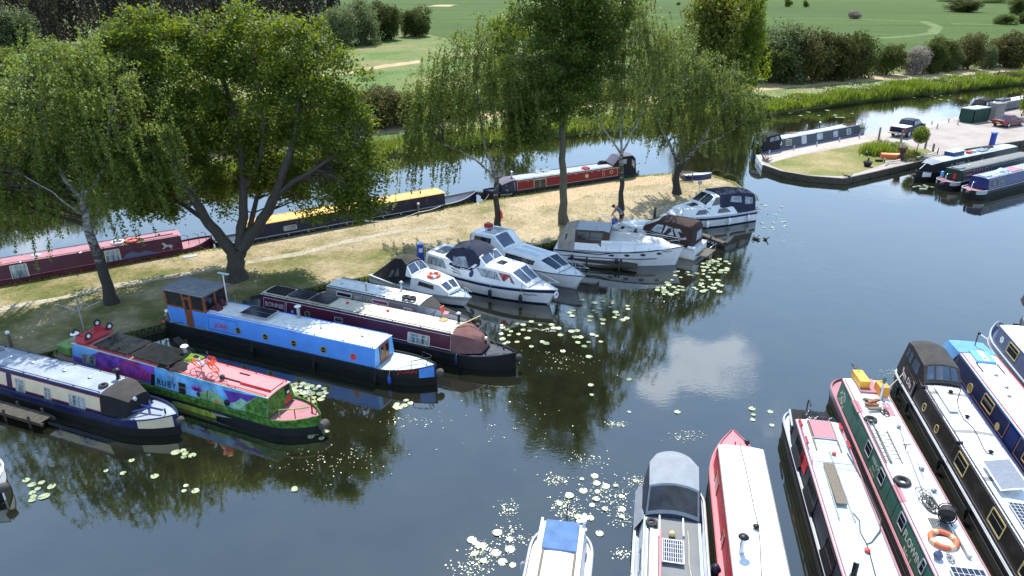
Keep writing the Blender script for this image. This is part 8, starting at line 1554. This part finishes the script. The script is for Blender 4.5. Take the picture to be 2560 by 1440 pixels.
CL = [((757, 985), (62, 26), 44, .19, 'lily pad in the dense sunlit raft beside the mural boat bow'), ((795, 1080), (30, 18), 10, .18, 'lily pad in the small group below the mural boat bow'), ((1005, 1010), (26, 12), 7, .2, 'lily pad in the small cluster before the light blue boat bow'),
      ((1792, 668), (40, 20), 26, .2, 'lily pad in the dense raft off the slatted bathing platform'), ((1772, 716), (42, 18), 16, .2, 'lily pad in the loose group right below the dense raft'), ((1672, 722), (38, 16), 16, .2, 'lily pad in the group below the white displacement cruiser bow'), ((1720, 692), (70, 18), 12, .17, 'lily pad scattered below the white displacement cruiser bow'),
      ((1490, 780), (90, 36), 26, .19, 'shaded lily pad floating below the cruiser bows'), ((1320, 835), (95, 32), 24, .2, 'lily pad scattered off the maroon boat bow'), ((1440, 860), (75, 40), 14, .2, 'lily pad scattered in open water right of the maroon boat'), ((95, 1222), (38, 36), 9, .2, 'lily pad floating by the bow at the lower left'), ((470, 1136), (45, 12), 5, .2, 'lily pad floating below the cream panelled boat bow'), ((330, 1178), (70, 30), 4, .16, 'small lily pad in the dark tree reflection at lower left'), ((475, 1222), (18, 10), 3, .18, 'lily pad of three alone in the dark tree reflection'),
      ((1470, 1265), (95, 85), 22, .17, 'bright lily pad above the small white cabin boat'), ((1240, 1375), (80, 50), 11, .17, 'bright lily pad left of the small white cabin boat'), ((1900, 1050), (40, 60), 5, .16, 'lily pad alone near the pointed red bow'), ((1560, 1000), (160, 70), 5, .14, 'small lily pad alone in open water'),
      ((1915, 525), (60, 16), 12, .16, 'pale lily pad in the drift off the far navy cruiser'), ((1935, 568), (40, 18), 10, .16, 'pale lily pad in the patch off the tip of the bank'), ((2310, 468), (26, 5), 10, .2, 'lily pad in the strip below the black boat bow'), ((2330, 245), (90, 8), 10, .3, 'lily pad by the reeds across the canal'), ((2080, 285), (110, 10), 12, .3, 'lily pad along the far reeds'), ((740, 1222), (6, 4), 2, .17, 'lily pad alone in the middle of the dark water')]
npad = 0
for (cx, cy), (rx, ry), n_, rr, lb in CL:
    done = []
    for i in range(n_):
        for tr in range(30):
            a = gp.uniform(0, 6.28); k = math.sqrt(gp.random()); p_ = P(cx + rx * k * math.cos(a), cy + ry * k * math.sin(a), 0)
            r_ = rr * gp.uniform(.55, 1.08)
            if all((p_ - q).length > (r_ + r2) * .8 for q, r2 in done): break
        done.append((p_, r_)); z_ = .008 + .004 * (i % 4)
        o = bpy.data.objects.new('lily_pad', PM[gp.randint(0, 4) if cy < 1150 else gp.randint(0, 3)]); COL.objects.link(o); o.location = (p_.x, p_.y, z_); o.rotation_euler = (gp.uniform(-.03, .03), gp.uniform(-.03, .03), gp.uniform(0, 6.28)); o.scale = (r_, r_, .6); tag(o, lb, 'lily pad', lb.replace('lily pad', 'lily pads', 1)); npad += 1
g = np.random.default_rng(33); SP = []
for cx, cy, rx, ry, n_ in ((1390, 1200, 32, 12, 90), (1270, 1270, 30, 20, 60), (1520, 1240, 60, 40, 170), (1420, 1270, 40, 30, 150), (1210, 1380, 40, 30, 150), (1280, 1340, 40, 30, 90), (1540, 1060, 24, 8, 60), (1590, 1200, 24, 12, 70), (1720, 1090, 50, 14, 60), (1560, 1300, 40, 20, 60), (1470, 1150, 60, 20, 50), (1555, 1385, 22, 12, 40), (1930, 560, 70, 40, 120), (1960, 600, 60, 20, 60), (1660, 750, 80, 20, 60), (840, 1150, 120, 40, 90), (1020, 1050, 60, 16, 50), (1400, 900, 90, 30, 60), (2230, 930, 30, 10, 40), (1250, 1060, 200, 60, 50), (1180, 1420, 60, 20, 80)):
    for _ in range(n_): q = P(cx + rx * g.normal() * .55, cy + ry * g.normal() * .55, .012); SP.append((q.x, q.y, q.z + g.uniform(0, .012)))
SP = np.array(SP); stuff(quads('floating_weed', leafquads(SP, .062, g, up=6, aspect=.8), padm))
# submerged weed showing dark below the surface near the bank

# mooring lines between boats and bank
def mline(label, a, za, c, zc, sag=.25, m=rope):
    A, B = P(*a, za), P(*c, zc); mb = MB(); mb.tube([A.lerp(B, k / 8) - Vector((0, 0, sag * 4 * (k / 8) * (1 - k / 8))) for k in range(9)], .02, 5); tag(mb.build('mooring_rope', m), label, 'rope')
mline('pale mooring rope from the red sided boat bow to the birch foot', (1222, 486), .9, (1190, 512), .5); mline('long white mooring rope along the navy boat side to its bow post', (1108, 512), .8, (1047, 530), 1.2, .1, plasticwhite); mline('white mooring rope along the navy boat side between its two posts', (1047, 530), 1.2, (912, 552), 1.2, .3, plasticwhite)
mline('mooring rope from the slate boat bow to the tall corner post', (2163, 331), .9, (2196, 342), 1.4, .2); mline('pale mooring rope across to the black canopied boat from the green one', (2186, 1000), 1.7, (2262, 930), 1.0, .05); mline('dark mooring rope from the light blue boat stern to the capped post', (470, 800), .9, (424, 806), 1.1, .1, ropedk)
mline('mooring rope from the beige tented cruiser stern to the bank', (1378, 606), .95, (1350, 598), .5, .1); mline('mooring rope from the navy striped cruiser stern to the bank', (1070, 660), .95, (1040, 664), .5, .1); mline('mooring rope from the maroon boat bow rail to the dry grass', (492, 612), .9, (520, 622), .5, .1, ropedk)
